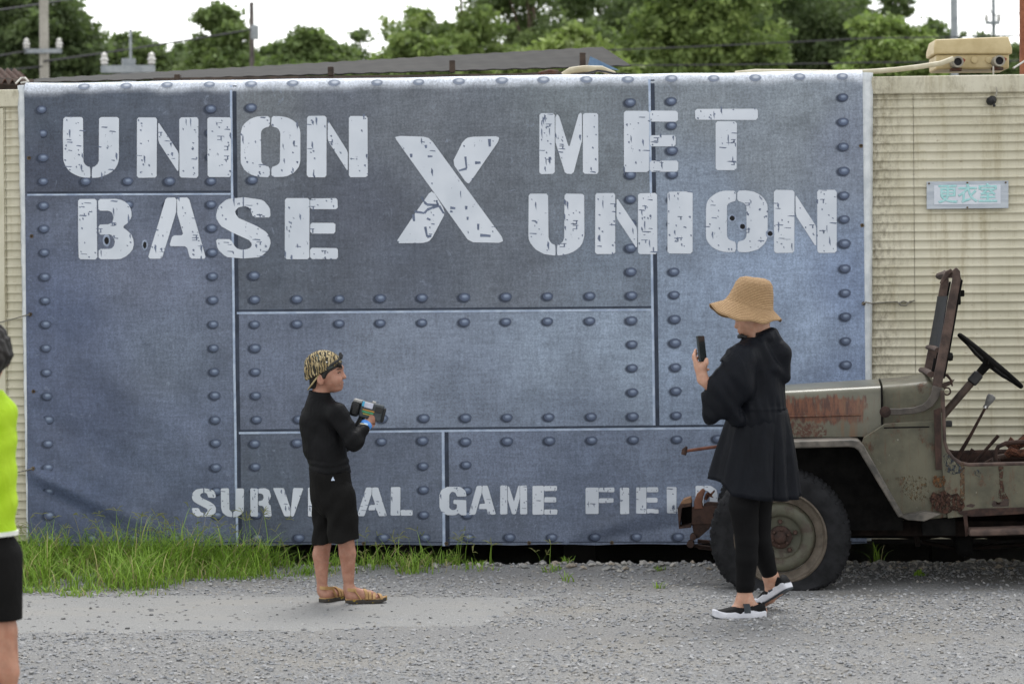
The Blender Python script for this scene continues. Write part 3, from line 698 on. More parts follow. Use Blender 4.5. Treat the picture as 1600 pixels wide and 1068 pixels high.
for t in [('U', 100, 187, 183, 278), ('N', 215, 311, 184, 278), ('I', 325, 362, 183.5, 277), ('O', 377, 470, 182, 277), ('N', 480, 575, 181.5, 277),
          ('B', 123, 211, 311, 405), ('A', 233, 323, 309, 404), ('S', 338, 424, 308, 404), ('E', 446, 529, 310, 405), ('X', 617, 787, 213, 380),
          ('M', 843, 935, 177, 272), ('E', 975, 1060, 173.5, 269), ('T', 1086, 1184, 170.5, 266), ('U', 826, 913, 303, 399), ('N', 930, 1027, 302, 397), ('I', 1043, 1082, 299.5, 396), ('O', 1103, 1199, 298, 394), ('N', 1209, 1307, 297, 395),
          ('S', 300, 338, 762, 807), ('U', 346, 382, 762, 807), ('R', 392, 425, 762, 806), ('V', 427, 475, 761.5, 806), ('I', 482, 499, 761, 806), ('V', 506, 554, 761, 805), ('A', 559, 605, 760.5, 805), ('L', 611, 645, 760, 804.5),
          ('G', 687, 729, 759.5, 804), ('A', 733, 775, 758, 803), ('M', 782, 824, 757.5, 802.5), ('E', 832, 871, 758, 803), ('F', 915, 960, 761, 802), ('I', 969, 983, 761, 802), ('E', 994, 1029, 760.5, 801.5), ('L', 1042, 1076, 760, 801), ('D', 1087, 1121, 758, 800)]:
    letter(*t)
# printed bullet holes and metal eyelets
BLK = basic('black_hole', (.008, .008, .01), (.014, .014, .016), rough=.8, bump=0)
RIMP = basic('print_hole_rim', srgb(128, 140, 162), srgb(168, 180, 200), 40, .6, 0)
def disc_on(px, py, rx, ry, lift, n=14, in_=0.0):
    mb = MB(); vs = []; fs = []
    for k in range(n):
        th = 2 * math.pi * k / n; j = LR.uniform(.92, 1.08)
        vs.append(on_banner(px + rx * math.cos(th) * j, py + ry * math.sin(th) * j, lift))
        if in_: vs.append(on_banner(px + rx * in_ * math.cos(th), py + ry * in_ * math.sin(th), lift))
    if in_:
        for k in range(n): k2 = (k + 1) % n; fs.append((2 * k, 2 * k2, 2 * k2 + 1, 2 * k + 1))
    else: fs.append(tuple(range(n)))
    return mb.add(vs, fs)
for (px, py, a, b) in [(168, 376, 4.5, 7.5), (228, 383, 3.5, 6.5), (1144, 341, 5, 5), (1160, 354, 5, 5), (1203, 365, 5, 5)]:
    disc_on(px, py, a * 1.35, b * 1.3, .0042, 14, .55).build('printed_hole_rim', RIMP, ban, angle=None)
    disc_on(px, py, a * .8, b * .8, .0047).build('printed_hole', BLK, ban, angle=None)
EYE = basic('tarnished_brass', srgb(70, 58, 44), srgb(104, 88, 64), 30, .45, .2, metal=.6)
for (px, py) in [(46, 247), (50, 369), (48, 491), (53, 611), (53, 731), (1345, 228), (1347, 352), (1349, 474), (535, 848), (569, 848), (698, 848), (827, 847), (956, 847)]:
    disc_on(px, py, 3.0, 3.0, .0040, 12, .5).build('eyelet', EYE, ban, angle=None)
    disc_on(px, py, 1.6, 1.6, .0036).build('eyelet_hole', BLK, ban, angle=None)

# tie wires from eyelets to the siding
WIRE = basic('galvanised_wire', srgb(110, 108, 100), srgb(150, 146, 134), 40, .4, .1, metal=.5)
def wall_path(pts, off): return [wall_pt(*wall_uz(x, y), o_) for (x, y), o_ in zip(pts, off)]
t = empty('wire_hook', wall_path([(1349, 474)], [.02])[0]); tag(t, 'bent wire hook tying the right banner edge to the siding', 'wire')
MB().tube(wall_path([(1346, 475), (1352, 472), (1362, 474), (1385, 472), (1402, 471)], [.03, .035, .02, -.01, -.02]), .004, 6).build('wire', WIRE, t)
MB().tube(wall_path([(1402, 471), (1408, 477), (1416, 477), (1422, 471), (1429, 469), (1420, 473), (1412, 470), (1404, 474)], [-.015] * 8), .005, 6).build('hook', WIRE, t)
o = MB().tube(wall_path([(49, 491), (40, 493), (22, 498), (2, 503), (-40, 512)], [.03, .03, .015, .0, -.01]), .004, 6).build('tie_wire', WIRE); tag(o, 'thin wire tying the left banner edge at head height', 'wire')
o = MB().tube(wall_path([(53, 731), (46, 733), (38, 735), (30, 737), (20, 739)], [.03, .032, .02, .005, -.01]), .004, 6).build('tie_wire', WIRE); tag(o, 'short frayed wire tying the lower left banner edge', 'wire')
ROPE = basic('white_rope', srgb(190, 188, 180), srgb(214, 212, 204), 40, .8, .3, 90)
o = MB().tube([on_banner(24, 133, .01), on_banner(30, 127, .03), on_banner(36, 126, .03), on_banner(44, 131, .015), on_banner(32, 133, .015)], .006, 6).build('cord_knot', ROPE); tag(o, 'white cord knot at the top left corner of the banner', 'cord')

# ------------------------------------------------------------------ changing-room sign on the siding
ALU = basic('brushed_aluminium', srgb(168, 176, 186), srgb(190, 197, 204), 6, .45, .1, stretch=(1, 1, 8), metal=.15)
PAPER = basic('faded_paper', srgb(206, 212, 222), srgb(220, 225, 232), 10, .6, 0)
TEAL = Mat('faded_teal', .7, .2); TEAL.color(TEAL.mix(TEAL.ramp(TEAL.noise(40, 4, .7), .38, .66), srgb(160, 214, 213), srgb(188, 223, 225))); TEAL = TEAL.m
def sign_pt(px, py, off): u, z = wall_uz(px, py); return wall_pt(u, z, off)
sg = empty('room_sign', sign_pt(1512, 304, -.02)); tag(sg, 'small grey metal sign with faded teal characters on the siding', 'sign')
def slab(name, x0, y0, x1, y1, o0, o1, mat, par, bev=0.0):
    q = [(x0, y0), (x1, y0 - (x1 - x0) * .012), (x1, y1 - (x1 - x0) * .012), (x0, y1)]
    vs = [sign_pt(a, b, o0) for a, b in q] + [sign_pt(a, b, o1) for a, b in q]
    return MB().add(vs, [(3, 2, 1, 0), (4, 5, 6, 7), (0, 1, 5, 4), (1, 2, 6, 5), (2, 3, 7, 6), (3, 0, 4, 7)]).build(name, mat, par, bevel=bev)
slab('plate', 1448.5, 283.5, 1576.5, 326.5, -.033, -.018, ALU, sg, .002)
slab('face', 1460, 289.5, 1564, 319.5, -.018, -.015, PAPER, sg)
for (px, py) in [(1452, 286.5), (1512, 285.3), (1572, 285), (1512, 324)]:
    p = sign_pt(px, py, -.0175); MB().lathe([(.006, 0), (.006, .003), (.0, .004)], p, WN, 10).build('screw', EYE, sg)
fc = bpy.data.curves.new('characters', 'FONT'); fc.body = '\u66f4\u8863\u5ba4'; fc.align_x = 'CENTER'; fc.align_y = 'CENTER'; fc.size = .118; fc.bevel_depth = .0028; fc.bevel_resolution = 0
ft = bpy.data.objects.new('characters_source', fc); COL.objects.link(ft); bpy.context.view_layer.update()
fm = bpy.data.meshes.new_from_object(ft.evaluated_get(bpy.context.evaluated_depsgraph_get())); bpy.data.objects.remove(ft); fm.name = 'characters'; fm.materials.clear(); fm.materials.append(TEAL)
fm.transform(Matrix.Diagonal((1, 1, .15, 1))); fo = bpy.data.objects.new('characters', fm); COL.objects.link(fo)
fo.parent = sg; sg_m = Matrix.Translation(sg.location).inverted(); fo.matrix_parent_inverse = sg_m
p = sign_pt(1512.5, 304.3, -.0143); ez_ = Vector((0, 0, 1)); ex = WT; en = ex.cross(ez_)
fo.matrix_basis = Matrix(((ex.x, ez_.x, en.x, p.x), (ex.y, ez_.y, en.y, p.y), (ex.z, ez_.z, en.z, p.z), (0, 0, 0, 1)))
fo['label'] = 'faded teal characters on the sign'
# ------------------------------------------------------------------ things on and behind the hut roof
RUST = Mat('rusted_steel', .85, .25); co = RUST.co()
RUST.color(RUST.mix(RUST.ramp(RUST.noise(22, 6, .7, co), .35, .68), RUST.mix(RUST.ramp(RUST.noise(60, 4, .7), .35, .7), srgb(62, 40, 32), srgb(98, 58, 42)), srgb(86, 76, 68))).bump(RUST.noise(90, 4, .7), .5, .004); RUST = RUST.m
GREYSHEET = basic('weathered_sheet', srgb(38, 37, 35), srgb(52, 50, 47), 5, .9, .1, 40, stretch=(1, 1, 3))
DKSTEEL = basic('dark_steel', srgb(52, 46, 42), srgb(78, 66, 58), 14, .8, .3)
BLUEM = basic('faded_blue_paint', srgb(86, 116, 150), srgb(112, 138, 166), 20, .6)
rf_t = empty('carport_roof', at(520, 130, 17.4)); tag(rf_t, 'sloping grey metal carport roof rising behind the banner top', 'roof')
def quad_sheet(p, th, n=40, amp=.012, waves=46):
    """p: four corners (front left, front right, back right, back left); ribs run front to back"""
    a, b, c_, d = [Vector(x) for x in p]; nn = (b - a).cross(d - a).normalized(); vs = []; fs = []; m_ = n * 6
    for i in range(m_ + 1):
        t_ = i / m_; h_ = amp * math.sin(t_ * waves * 2 * math.pi) if amp else 0
        f_, k_ = a.lerp(b, t_), d.lerp(c_, t_)
        vs += [f_ + nn * (h_ + th), k_ + nn * (h_ + th), k_ + nn * (h_ - th), f_ + nn * (h_ - th)]
    for i in range(m_):
        o_ = i * 4; fs += [(o_, o_ + 4, o_ + 5, o_ + 1), (o_ + 1, o_ + 5, o_ + 6, o_ + 2), (o_ + 2, o_ + 6, o_ + 7, o_ + 3), (o_ + 3, o_ + 7, o_ + 4, o_)]
    fs += [(0, 1, 2, 3), (m_ * 4 + 3, m_ * 4 + 2, m_ * 4 + 1, m_ * 4)]
    return MB().add(vs, fs)
fl, fr, br, bl = at(40, 127, 17.9), at(942, 75, 17.9), at(988, 104, 17.0), at(40, 131, 17.0)
# the sheet slants towards the viewer: high at the back, low at the front
quad_sheet([at(30, 130, 17.0), at(986, 103, 17.0), at(941, 74, 18.3), at(60, 123.5, 18.3)], .004, 30, .0025, 30).build('roof_sheet', GREYSHEET, rf_t, angle=30)
MB().tube([at(240, 128, 16.96), at(800, 121, 16.96), at(930, 115, 16.96)], .03, 6).build('edge_beam', DKSTEEL, rf_t)
for px, pt, pb in [(277, 116, 128), (517, 104, 118), (707, 94, 113), (911, 82, 108)]:
    a, b = at(px - 5, pb, 16.93), at(px + 4, pt, 16.93)
    MB().span((a.x, 16.93, a.z), (b.x, 17.0, b.z)).build('purlin', DKSTEEL, rf_t, bevel=.005)
MB().prism([(0, 0), (1, 0), (0, 1)], lambda x, y, d: at(918, 105, 16.9 + d) + (at(968, 110, 16.9) - at(918, 105, 16.9)) * x + (at(922, 88, 16.9) - at(918, 105, 16.9)) * y, 0, .03).build('gusset', BLUEM, rf_t)
MB().tube([at(843, 119, 16.9), at(858, 115, 16.9), at(872, 116, 16.9)], .03, 8).build('stub_pipe', RUST, rf_t)
for px in (120, 500, 900): MB().tube([at(px, 126, 17.3), Vector((at(px, 126, 17.3).x, 17.3, -.05))], .04, 8).build('post', DKSTEEL, rf_t)
o = MB().tube([at(880, 118, 16.2), at(892, 110, 16.2), at(912, 107.5, 16.2), at(940, 108, 16.2), at(958, 116, 16.2), at(966, 124, 16.2)], .022, 8).build('bent_pipe', basic('cream_pipe', srgb(176, 166, 140), srgb(196, 188, 164), 12, .5)); tag(o, 'bent cream pipe poking up under the end of the carport roof', 'pipe')
sh = empty('shed_roof', at(0, 130, 17.0)); tag(sh, 'rusty dark corrugated roof corner at the left end of the hut', 'roof')
quad_sheet([at(-160, 118, 16.7), at(52, 131, 16.7), at(30, 111, 18.2), at(-160, 104, 18.2)], .004, 24, .018, 18).build('corrugated_sheet', RUST, sh, angle=50)
MB().tube([at(-160, 126, 16.75), at(52, 135, 16.75)], .05, 4).build('edge_beam', DKSTEEL, sh)
for px in (-120, 20): MB().tube([at(px, 132, 16.8), Vector((at(px, 130, 16.8).x, 16.8, -.05))], .04, 8).build('post', DKSTEEL, sh)

# electrical box, conduits and dangling socket on the hut roof
TAN = basic('tan_plastic', srgb(176, 158, 116), srgb(194, 177, 136), 8, .5, .1)
YB = 14.62
bx_ = empty('junction_box', at(1520, 108, YB)); tag(bx_, 'tan plastic electrical box standing on the hut roof', 'electrical box')
def bxm(x0, y0, x1, y1, d0, d1):
    a, b = at(x0, y1, YB), at(x1, y0, YB); return MB().span((a.x, YB + d0, a.z), (b.x, YB + d1, b.z))
bxm(1463, 84, 1577, 108.5, 0, .26).build('body', TAN, bx_, bevel=.012)
lid = MB(); a0, a1 = at(1459, 85, YB), at(1581, 85, YB); b0, b1 = at(1462, 61, YB), at(1577, 56.5, YB)
lid.loft([[(a0.x, YB - .015, a0.z), (a1.x, YB - .015, a1.z), (a1.x, YB + .275, a1.z), (a0.x, YB + .275, a0.z)], [(a0.x, YB - .015, a0.z + .035), (a1.x, YB - .015, a1.z + .035), (a1.x, YB + .275, a1.z + .035), (a0.x, YB + .275, a0.z + .035)],
          [(b0.x, YB + .02, b0.z), (b1.x, YB + .02, b1.z), (b1.x, YB + .24, b1.z), (b0.x, YB + .24, b0.z)]]); lid.build('lid', TAN, bx_, bevel=.008)
for px in (1522, 1545): MB().lathe([(.02, 0), (.02, .012), (.012, .014), (0, .014)], at(px, 94, YB), (0, -1, 0), 14).build('knockout', TAN, bx_)
GREYP = basic('grey_conduit', srgb(132, 128, 118), srgb(160, 155, 142), 20, .5)
for i, (px, py) in enumerate([(1497, 96.5), (1562, 95)]):
    p = at(px, py, YB - .10)
    cd = empty('conduit_end', p); tag(cd, ['open conduit end feeding the pale hose beside the box', 'open conduit end with the dangling cable under the box'][i], 'conduit', 'conduit ends below the electrical box')
    MB().lathe([(.026, .14), (.034, .10), (.034, .0), (.024, .0), (.024, .05), (0, .05)], p, (0, 1, 0), 18).build('collar', GREYP, cd)
    MB().lathe([(.0235, .012), (0, .012)], p, (0, 1, 0), 14).build('bore', BLK, cd)
    MB().span((p.x - .035, YB - .06, p.z - .05), (p.x + .03, YB - .01, p.z - .034)).build('clip', RUST, cd)
    MB().tube([p + Vector((.03, .03, .0)), p + Vector((.042, .03, .018))], .010, 8).build('bolt', basic('red_bolt%d' % i, srgb(120, 52, 40)), cd)
HOSE = basic('pale_hose', srgb(186, 178, 152), srgb(204, 197, 174), 16, .5)
o = MB().tube([at(1489, 92, 14.5), at(1470, 99, 14.48), at(1440, 104, 14.46), at(1400, 109, 14.45), at(1360, 112, 14.46), at(1310, 113.5, 14.5), at(1240, 112.5, 14.6), at(1180, 112, 14.7), at(1150, 115, 14.8)], .016, 10).build('hose', HOSE); tag(o, 'pale plastic hose running along the hut roof edge', 'hose')
sk = empty('dangling_socket', at(1550, 158, 14.36)); tag(sk, 'black lamp socket dangling on a cable over the siding', 'lamp socket')
MB().tube([at(1552, 104, 14.44), at(1552, 116, 14.40), at(1555, 130, 14.385), at(1558, 143, 14.375), at(1555, 153, 14.37)], .005, 6).build('cable', GREYP, sk)
BPL = basic('black_plastic', (.012, .012, .013), (.03, .03, .032), 20, .45)
MB().lathe([(0, -.03), (.018, -.028), (.026, -.015), (.026, .012), (.018, .024), (0, .028)], at(1549.5, 157, 14.37), (.5, -.6, .3), 14).build('socket', BPL, sk)
MB().tube([at(1552, 160, 14.36), at(1554, 167, 14.36)], .008, 6).build('tail', BPL, sk)
o = MB().tube([at(905, 118, 14.7), at(920, 114, 14.7), at(934, 110.5, 14.7), at(946, 112, 14.7), at(958, 115, 14.7), at(985, 116, 14.7)], .007, 6).build('loose_cable', BPL) ; tag(o, 'black cable loop lying on the hut roof by the banner seam', 'cable')
o = MB().tube([Vector((at(1599, 110, 17.2).x, 17.2, -.1)), at(1600, -40, 17.2)], .035, 10).build('steel_post', basic('orange_rust', srgb(126, 76, 54), srgb(150, 96, 70), 20, .8)); tag(o, 'rust-orange steel post behind the hut at the right edge', 'post')
o = MB().tube([at(1583, 107, 15.2), at(1600, 96, 15.6), at(1640, 70, 16.5)], .006, 6).build('stay_wire', WIRE); tag(o, 'stay wire slanting up beside the electrical box', 'wire')

# ------------------------------------------------------------------ utility poles and overhead wires
CONC = basic('concrete_pole', srgb(150, 146, 136), srgb(172, 168, 158), 4, .8)
STEEL = basic('galvanised_steel', srgb(132, 138, 142), srgb(156, 161, 164), 6, .5, metal=.3)
PORC = basic('porcelain', srgb(196, 194, 188), srgb(214, 212, 208), 6, .3)
def pole(label, px, ytop, Y, r0, r1, mat, arms=(), box=None):
    a = at(px, 480, Y); top = at(px, ytop, Y); t_ = empty('utility_pole', (a.x, Y, 0)); tag(t_, label, 'utility pole')
    MB().tube([(top.x, Y, -.2), (top.x, Y, top.z * .5), (top.x, Y, top.z)], [r1, (r0 + r1) / 2, r0], 12).build('pole', mat, t_)
    for (x0, x1, y, rr) in arms:
        p0, p1 = at(x0, y + (x0 - x1) * -.0, Y - .15), at(x1, y, Y - .15)
        ar = MB().span((p0.x, Y - .2, p0.z - rr), (p1.x, Y - .1, p1.z + rr)).build('crossarm', STEEL, t_)
        for f in (.06, .94):
            q = Vector((p0.x + (p1.x - p0.x) * f, Y - .15, p0.z + rr))
            MB().lathe([(.03, 0), (.075, .03), (.05, .07), (.085, .10), (.05, .15), (.06, .2), (0, .24)], q, (0, 0, 1), 12).build('insulator', PORC, ar)
    if box:
        c_ = at(box[0], box[1], Y - .25); MB().lathe([(0, -box[3]), (box[2], -box[3]), (box[2], box[3]), (0, box[3] + .05)], c_, (0, 0, 1), 14).build('transformer', STEEL, t_)
    return t_
pole('pale concrete utility pole with crossarm behind the left end of the hut', 68, -40, 54, .10, .13, CONC, [(38, 96, 80, .05)])
p = pole('grey utility pole with low wide crossarm and insulators behind the carport roof', 201, 92, 45, .13, .15, STEEL, [(158, 242, 108, .07)])
MB().tube([at(204, 96, 45), at(204, 46, 45)], .025, 8).build('mast', STEEL, p)
pole('dark slim utility pole between the round trees', 393, 4, 60, .055, .09, basic('weathered_wood', srgb(84, 78, 76), srgb(112, 104, 100), 6, .8), [], (398, 51, .10, .16))
pole('light grey steel pole rising left of the electrical box', 1490, -60, 50, .075, .085, STEEL)
pole('thin far pole with small fittings above the electrical box', 1552, -30, 75, .06, .08, STEEL, [(1540, 1562, 36, .05)])
CAB = basic('black_cable', (.03, .03, .032), (.05, .05, .052), 10, .6, 0)
def wire(label, pts, r_=.014):
    P_ = [at(*p) for p in pts]; out = []
    for i in range(len(P_) - 1):
        for k in range(8):
            t_ = k / 8; q = P_[i].lerp(P_[i + 1], t_); q.z -= .25 * t_ * (1 - t_) * (P_[i + 1] - P_[i]).length / 20; out.append(q)
    out.append(P_[-1]); o_ = MB().tube(out, r_, 5).build('overhead_wire', CAB); tag(o_, label, 'wire')
wire('overhead wire from the concrete pole to the dark slim pole', [(68, 96, 53.8), (393, 46, 59.8)], .022)
wire('upper overhead wire leaving the top left corner', [(-120, 30, 50), (150, -8, 60)], .02)
wire('overhead wire reaching the crossarm of the concrete pole', [(-200, 118, 50), (40, 80, 53.8)], .02)
wire('lower overhead wire left of the concrete pole', [(-200, 128, 50), (66, 104, 53.8)], .02)
wire('upper of two faint wires before the dark trees', [(900, 80, 46), (1350, 60, 46), (1700, 52, 46)], .014)
wire('lower of two faint wires before the dark trees', [(900, 102, 46), (1350, 98, 46), (1700, 92, 46)], .014)
wire('wire slanting down to the thin far pole', [(1500, -60, 70), (1552, 24, 74.8), (1700, 10, 70)], .02)

# ------------------------------------------------------------------ trees
LEAF = Mat('leaf', .6, .3)
lc = LEAF.attr()
LEAF.color(lc)
tr = LEAF.n('BsdfTranslucent'); LEAF.put(tr.inputs['Color'], LEAF.mix(.5, lc, srgb(120, 150, 60)))
ms = LEAF.n('MixShader'); ms.inputs[0].default_value = .35
LEAF.t.links.new(LEAF.b.outputs[0], ms.inputs[1]); LEAF.t.links.new(tr.outputs[0], ms.inputs[2]); LEAF.t.links.new(ms.outputs[0], LEAF.N['Material Output'].inputs[0]); LEAF = LEAF.m
BARK = basic('bark', srgb(74, 64, 54), srgb(102, 90, 76), 10, .9, .6, 30, stretch=(2, 2, .5))
TG = 'trees behind the hut'
def tree(name, label, px, ytop, halfw, Y, c1, c2, dens=1.0, zb=2.0, seed=0, leaf=.085, lobes=14, group=TG):
    r_ = np.random.default_rng(seed + 100); top = at(px, ytop, Y); hw = halfw / F_PX * Y; H = top.z; cx = top.x
    t_ = empty(name, (cx, Y, 0)); tag(t_, label, 'tree', group)
    hz = max(hw * .8, H - at(px, 128, Y).z); zc = H - hz; zb = max(.6, zc - hz)
    # lobes on the crown's outline: uneven clumps
    L = []
    for i in range(lobes):
        th = r_.uniform(0, 6.283); ph = math.acos(r_.uniform(-.75, 1)); q = r_.uniform(.25, .86)
        L.append((cx + hw * q * math.sin(ph) * math.cos(th), Y + hw * q * math.sin(ph) * math.sin(th), zc + hz * q * math.cos(ph), r_.uniform(.24, .42) * min(hw, hz * 1.2)))
    L.append((cx, Y, H - .3 * min(hw, hz), .3 * min(hw, hz)))
    L += [(cx + f * hw, Y - .2 * hw, zc + .1 * hz, .34 * min(hw, hz)) for f in (-.6, -.2, .25, .62)]
    L = np.array(L)
    tr_ = MB(); tr_.tube([(cx, Y, -.2), (cx + .1, Y, zb * .6), (cx + .05, Y + .1, zc), (cx, Y, zc + hz * .5)], [.055 * H / 2.2, .045 * H / 2.2, .03 * H / 2.2, .01 * H / 2], 9)
    for l in L[::2]: tr_.tube([(cx + .05, Y + .05, zb * .8 + r_.uniform(0, hz * .6)), ((cx + l[0]) / 2, (Y + l[1]) / 2, (zc + l[2]) / 2 + .1), (l[0], l[1], l[2])], [.06, .045, .015], 6)
    tr_.build('trunk', BARK, t_)
    V = []; C = []; zcut = at(px, 150, Y).z
    c1, c2 = np.array(c1), np.array(c2)
    for (lx, ly, lz, lr) in L:
        ncl = max(6, int(26 * dens)); 
        dirs = r_.normal(size=(ncl, 3)); dirs /= np.linalg.norm(dirs, axis=1)[:, None]
        cen = np.array([lx, ly, lz]) + dirs * lr * (r_.random((ncl, 1)) ** .4) * np.array([1.15, 1.15, .85])
        nl = int(62 * dens * max(.7, lr / .9))
        shade = .95 + .6 * r_.random(ncl)
        P_ = cen[:, None] + r_.normal(size=(ncl, nl, 3)) * .16 * max(.6, lr) * np.array([1.2, 1.2, .7])
        P_ = P_.reshape(-1, 3); shd_i = np.repeat(np.arange(ncl), nl); vis = (P_[:, 2] > zcut) | (r_.random(len(P_)) < .12); P_ = P_[vis]; shd_i = shd_i[vis]; n = len(P_)
        if n == 0: continue
        up = r_.normal(size=(n, 3)) + np.array([0, -.25, .9]); up /= np.linalg.norm(up, axis=1)[:, None]
        a = np.cross(up, r_.normal(size=(n, 3))); a /= np.linalg.norm(a, axis=1)[:, None]; b = np.cross(up, a)
        sz = leaf * (.6 + .8 * r_.random((n, 1)))
        V.append(np.stack([P_ + a * sz, P_ + b * sz * .55 + up * sz * .12, P_ - a * sz, P_ - b * sz * .55 + up * sz * .12], 1).reshape(-1, 3))
        k = shade[shd_i][:, None] * (.75 + .5 * r_.random((n, 1))); mixf = np.clip(r_.random(ncl)[shd_i][:, None] * .7 + .4 * r_.random((n, 1)), 0, 1)
        C.append(np.repeat((c1 * (1 - mixf) + c2 * mixf) * k, 4, 0))
    V = np.concatenate(V); C = np.concatenate(C); n = len(V) // 4
    link('crown', np_mesh('crown', V, np.arange(n * 4).reshape(-1, 4), LEAF, smooth=False, col=C), t_)
DG, DG2 = (.070, .098, .048), (.122, .160, .068)
MG, MG2 = (.096, .140, .052), (.160, .208, .076)
BG, BG2 = (.135, .195, .058), (.220, .280, .085)
YG, YG2 = (.150, .185, .062), (.26, .27, .105)
for k, a in enumerate([
  ('broadleaf_tree', 'tall dark tree behind the concrete pole at the far left', 28, -50, 125, 62, DG, DG2, 1.1),
  ('broadleaf_tree', 'low dark tree between the concrete pole and the round trees', 205, 48, 85, 72, DG, MG2, 1.0),
  ('broadleaf_tree', 'round leafy tree left of the dark slim pole', 348, 6, 74, 66, MG, MG2, 1.2),
  ('broadleaf_tree', 'rounded green tree right of the dark slim pole', 478, 42, 84, 58, MG, MG2, 1.2),
  ('sparse_tree', 'thin sparse tree standing alone before the white sky gap', 563, 50, 28, 60, DG, DG2, .35),
  ('broadleaf_tree', 'tall airy tree with sky showing through, right of the gap', 720, -80, 110, 66, MG, BG2, .8),
  ('broadleaf_tree', 'low light green tree at the foot of the airy tree', 640, 52, 62, 54, MG, BG2, 1.1),
  ('broadleaf_tree', 'tall dark tree above the middle of the carport roof', 830, -140, 130, 74, DG, MG2, .9),
  ('broadleaf_tree', 'yellow-green bushy tree above the carport roof end', 895, 44, 96, 50, YG, BG2, 1.25),
  ('broadleaf_tree', 'tall dark tree right of the carport roof end', 985, -170, 150, 78, DG, DG2, .95),
  ('broadleaf_tree', 'tall tree with yellowish leaf tips above the banner seam', 1090, -120, 130, 66, MG, BG2, .9),
  ('broadleaf_tree', 'tall dark tree behind the round bright one', 1240, -180, 160, 84, DG, DG2, .95),
  ('round_tree', 'bright green round tree left of the electrical box', 1388, 27, 70, 48, BG, BG2, 1.35),
  ('broadleaf_tree', 'dark tree with thinning top above the electrical box', 1405, -80, 90, 82, DG, MG2, .9),
  ('broadleaf_tree', 'low dark tree behind the electrical box', 1545, 56, 80, 74, DG, MG2, 1.0),
  ('broadleaf_tree', 'tall dark tree beyond the orange steel post', 1700, 10, 90, 74, DG, MG2, 1.0)]):
    tree(*a[:9], seed=k, lobes=(38 if a[4] > 104 else 26) if a[4] > 60 else 8)
WL = ['beyond the left edge behind the concrete pole', 'low behind the concrete pole crossarm', 'filling in left of the dark slim pole', 'just right of the dark slim pole', 'low under the white sky gap', 'behind the low light green tree', 'low above the middle of the carport roof', 'behind the yellow-green bushy tree', 'filling in right of the carport roof end', 'above the banner seam behind the yellow-tipped tree', 'behind the left side of the round bright tree', 'behind the right side of the round bright tree', 'behind the electrical box and thin pole']
for k, (px, yt, hw) in enumerate([(-120, 30, 130), (130, 60, 100), (280, 66, 100), (420, 70, 90), (560, 88, 90), (690, 76, 100), (790, 66, 110), (920, -30, 120), (1050, -10, 130), (1160, -60, 120), (1310, -20, 120), (1460, 50, 90), (1580, 72, 90)]):
    tree('wood_edge_tree', 'dark woodland tree %s' % WL[k], px, yt, hw, 92, DG, DG2, dens=.85, zb=.8, seed=60 + k, leaf=.13, lobes=18, group='woodland row far behind the hut')
# ------------------------------------------------------------------ derelict jeep-type car
JA = R(6.5); JO = ground_at(1220, 921, 0.0); JX = Vector((math.cos(JA), -math.sin(JA), 0)); JY = Vector((math.sin(JA), math.cos(JA), 0))
jeep = empty('derelict_car', JO, -JA); tag(jeep, 'rusted open-topped grey-green utility car with flat front tyre', 'car')
def jp(px, py, L):
    """picture position -> (X, Z) in the lengthwise plane L metres in from the near wheel face; X to the rear"""
    d = ray(px, py); o = Vector((0, 0, CAM_Z)); p0 = JO + JY * L; t_ = (p0 - o).dot(JY) / d.dot(JY); p = o + d * t_
    return (p - JO).dot(JX), p.z
def j3(px, py, L): x, z_ = jp(px, py, L); return Vector((x, L, z_))
def jb(mb, name, mat, parent=jeep, **k): return mb.build(name, mat, parent, world=False, **k)
def side(pts, L0, L1, holes=(), Lref=None):
    Lr = L0 if Lref is None else Lref
    return MB().prism([jp(x, y, Lr) for x, y in pts], lambda x, z_, d: Vector((x, d, z_)), L0, L1, [[jp(x, y, Lr) for x, y in h] for h in holes])

# paint: faded olive grey with rust patches, streaks and chips
PNT = Mat('faded_olive_paint', .5, .4); co = PNT.co()
base = PNT.mix(PNT.ramp(PNT.noise(5, 5, .6, co), .3, .7), srgb(68, 67, 54), srgb(100, 97, 80))
base = PNT.mix(PNT.ramp(PNT.noise(14, 5, .7, PNT.co((3, 3, .35))), .56, .76, 0, .5), base, srgb(92, 80, 58))
rustn = PNT.ramp(PNT.noise(7, 8, .76, PNT.co((1.1, 1.1, .8))), .535, .67)
streak = PNT.ramp(PNT.noise(20, 6, .75, PNT.co((2.0, 2.0, .16))), .54, .72, 0, .8)
rc = PNT.mix(PNT.ramp(PNT.noise(40, 4, .7), .35, .65), srgb(60, 42, 36), srgb(98, 66, 50))
c = PNT.mix(streak, base, srgb(90, 70, 52)); c = PNT.mix(rustn, c, rc)
chip = PNT.ramp(PNT.noise(60, 3, .7, PNT.co((1, 1, .6))), .70, .74, 0, .8); c = PNT.mix(chip, c, srgb(176, 176, 164))
PNT.color(c).bump(PNT.math('ADD', PNT.noise(70, 4, .7), PNT.math('MULTIPLY', rustn, .6)), .25, .003); PNT.rough(PNT.mix(rustn, (.48, .48, .48), (.9, .9, .9)))
def boxmask(M, sx, sz, x0, x1, z0, z1, soft=.03):
    a = M.math('MULTIPLY', M.ramp(sx, x0 - soft, x0 + soft), M.ramp(sx, x1 + soft, x1 - soft))
    return M.math('MULTIPLY', a, M.math('MULTIPLY', M.ramp(sz, z0 - soft, z0 + soft), M.ramp(sz, z1 + soft, z1 - soft)))
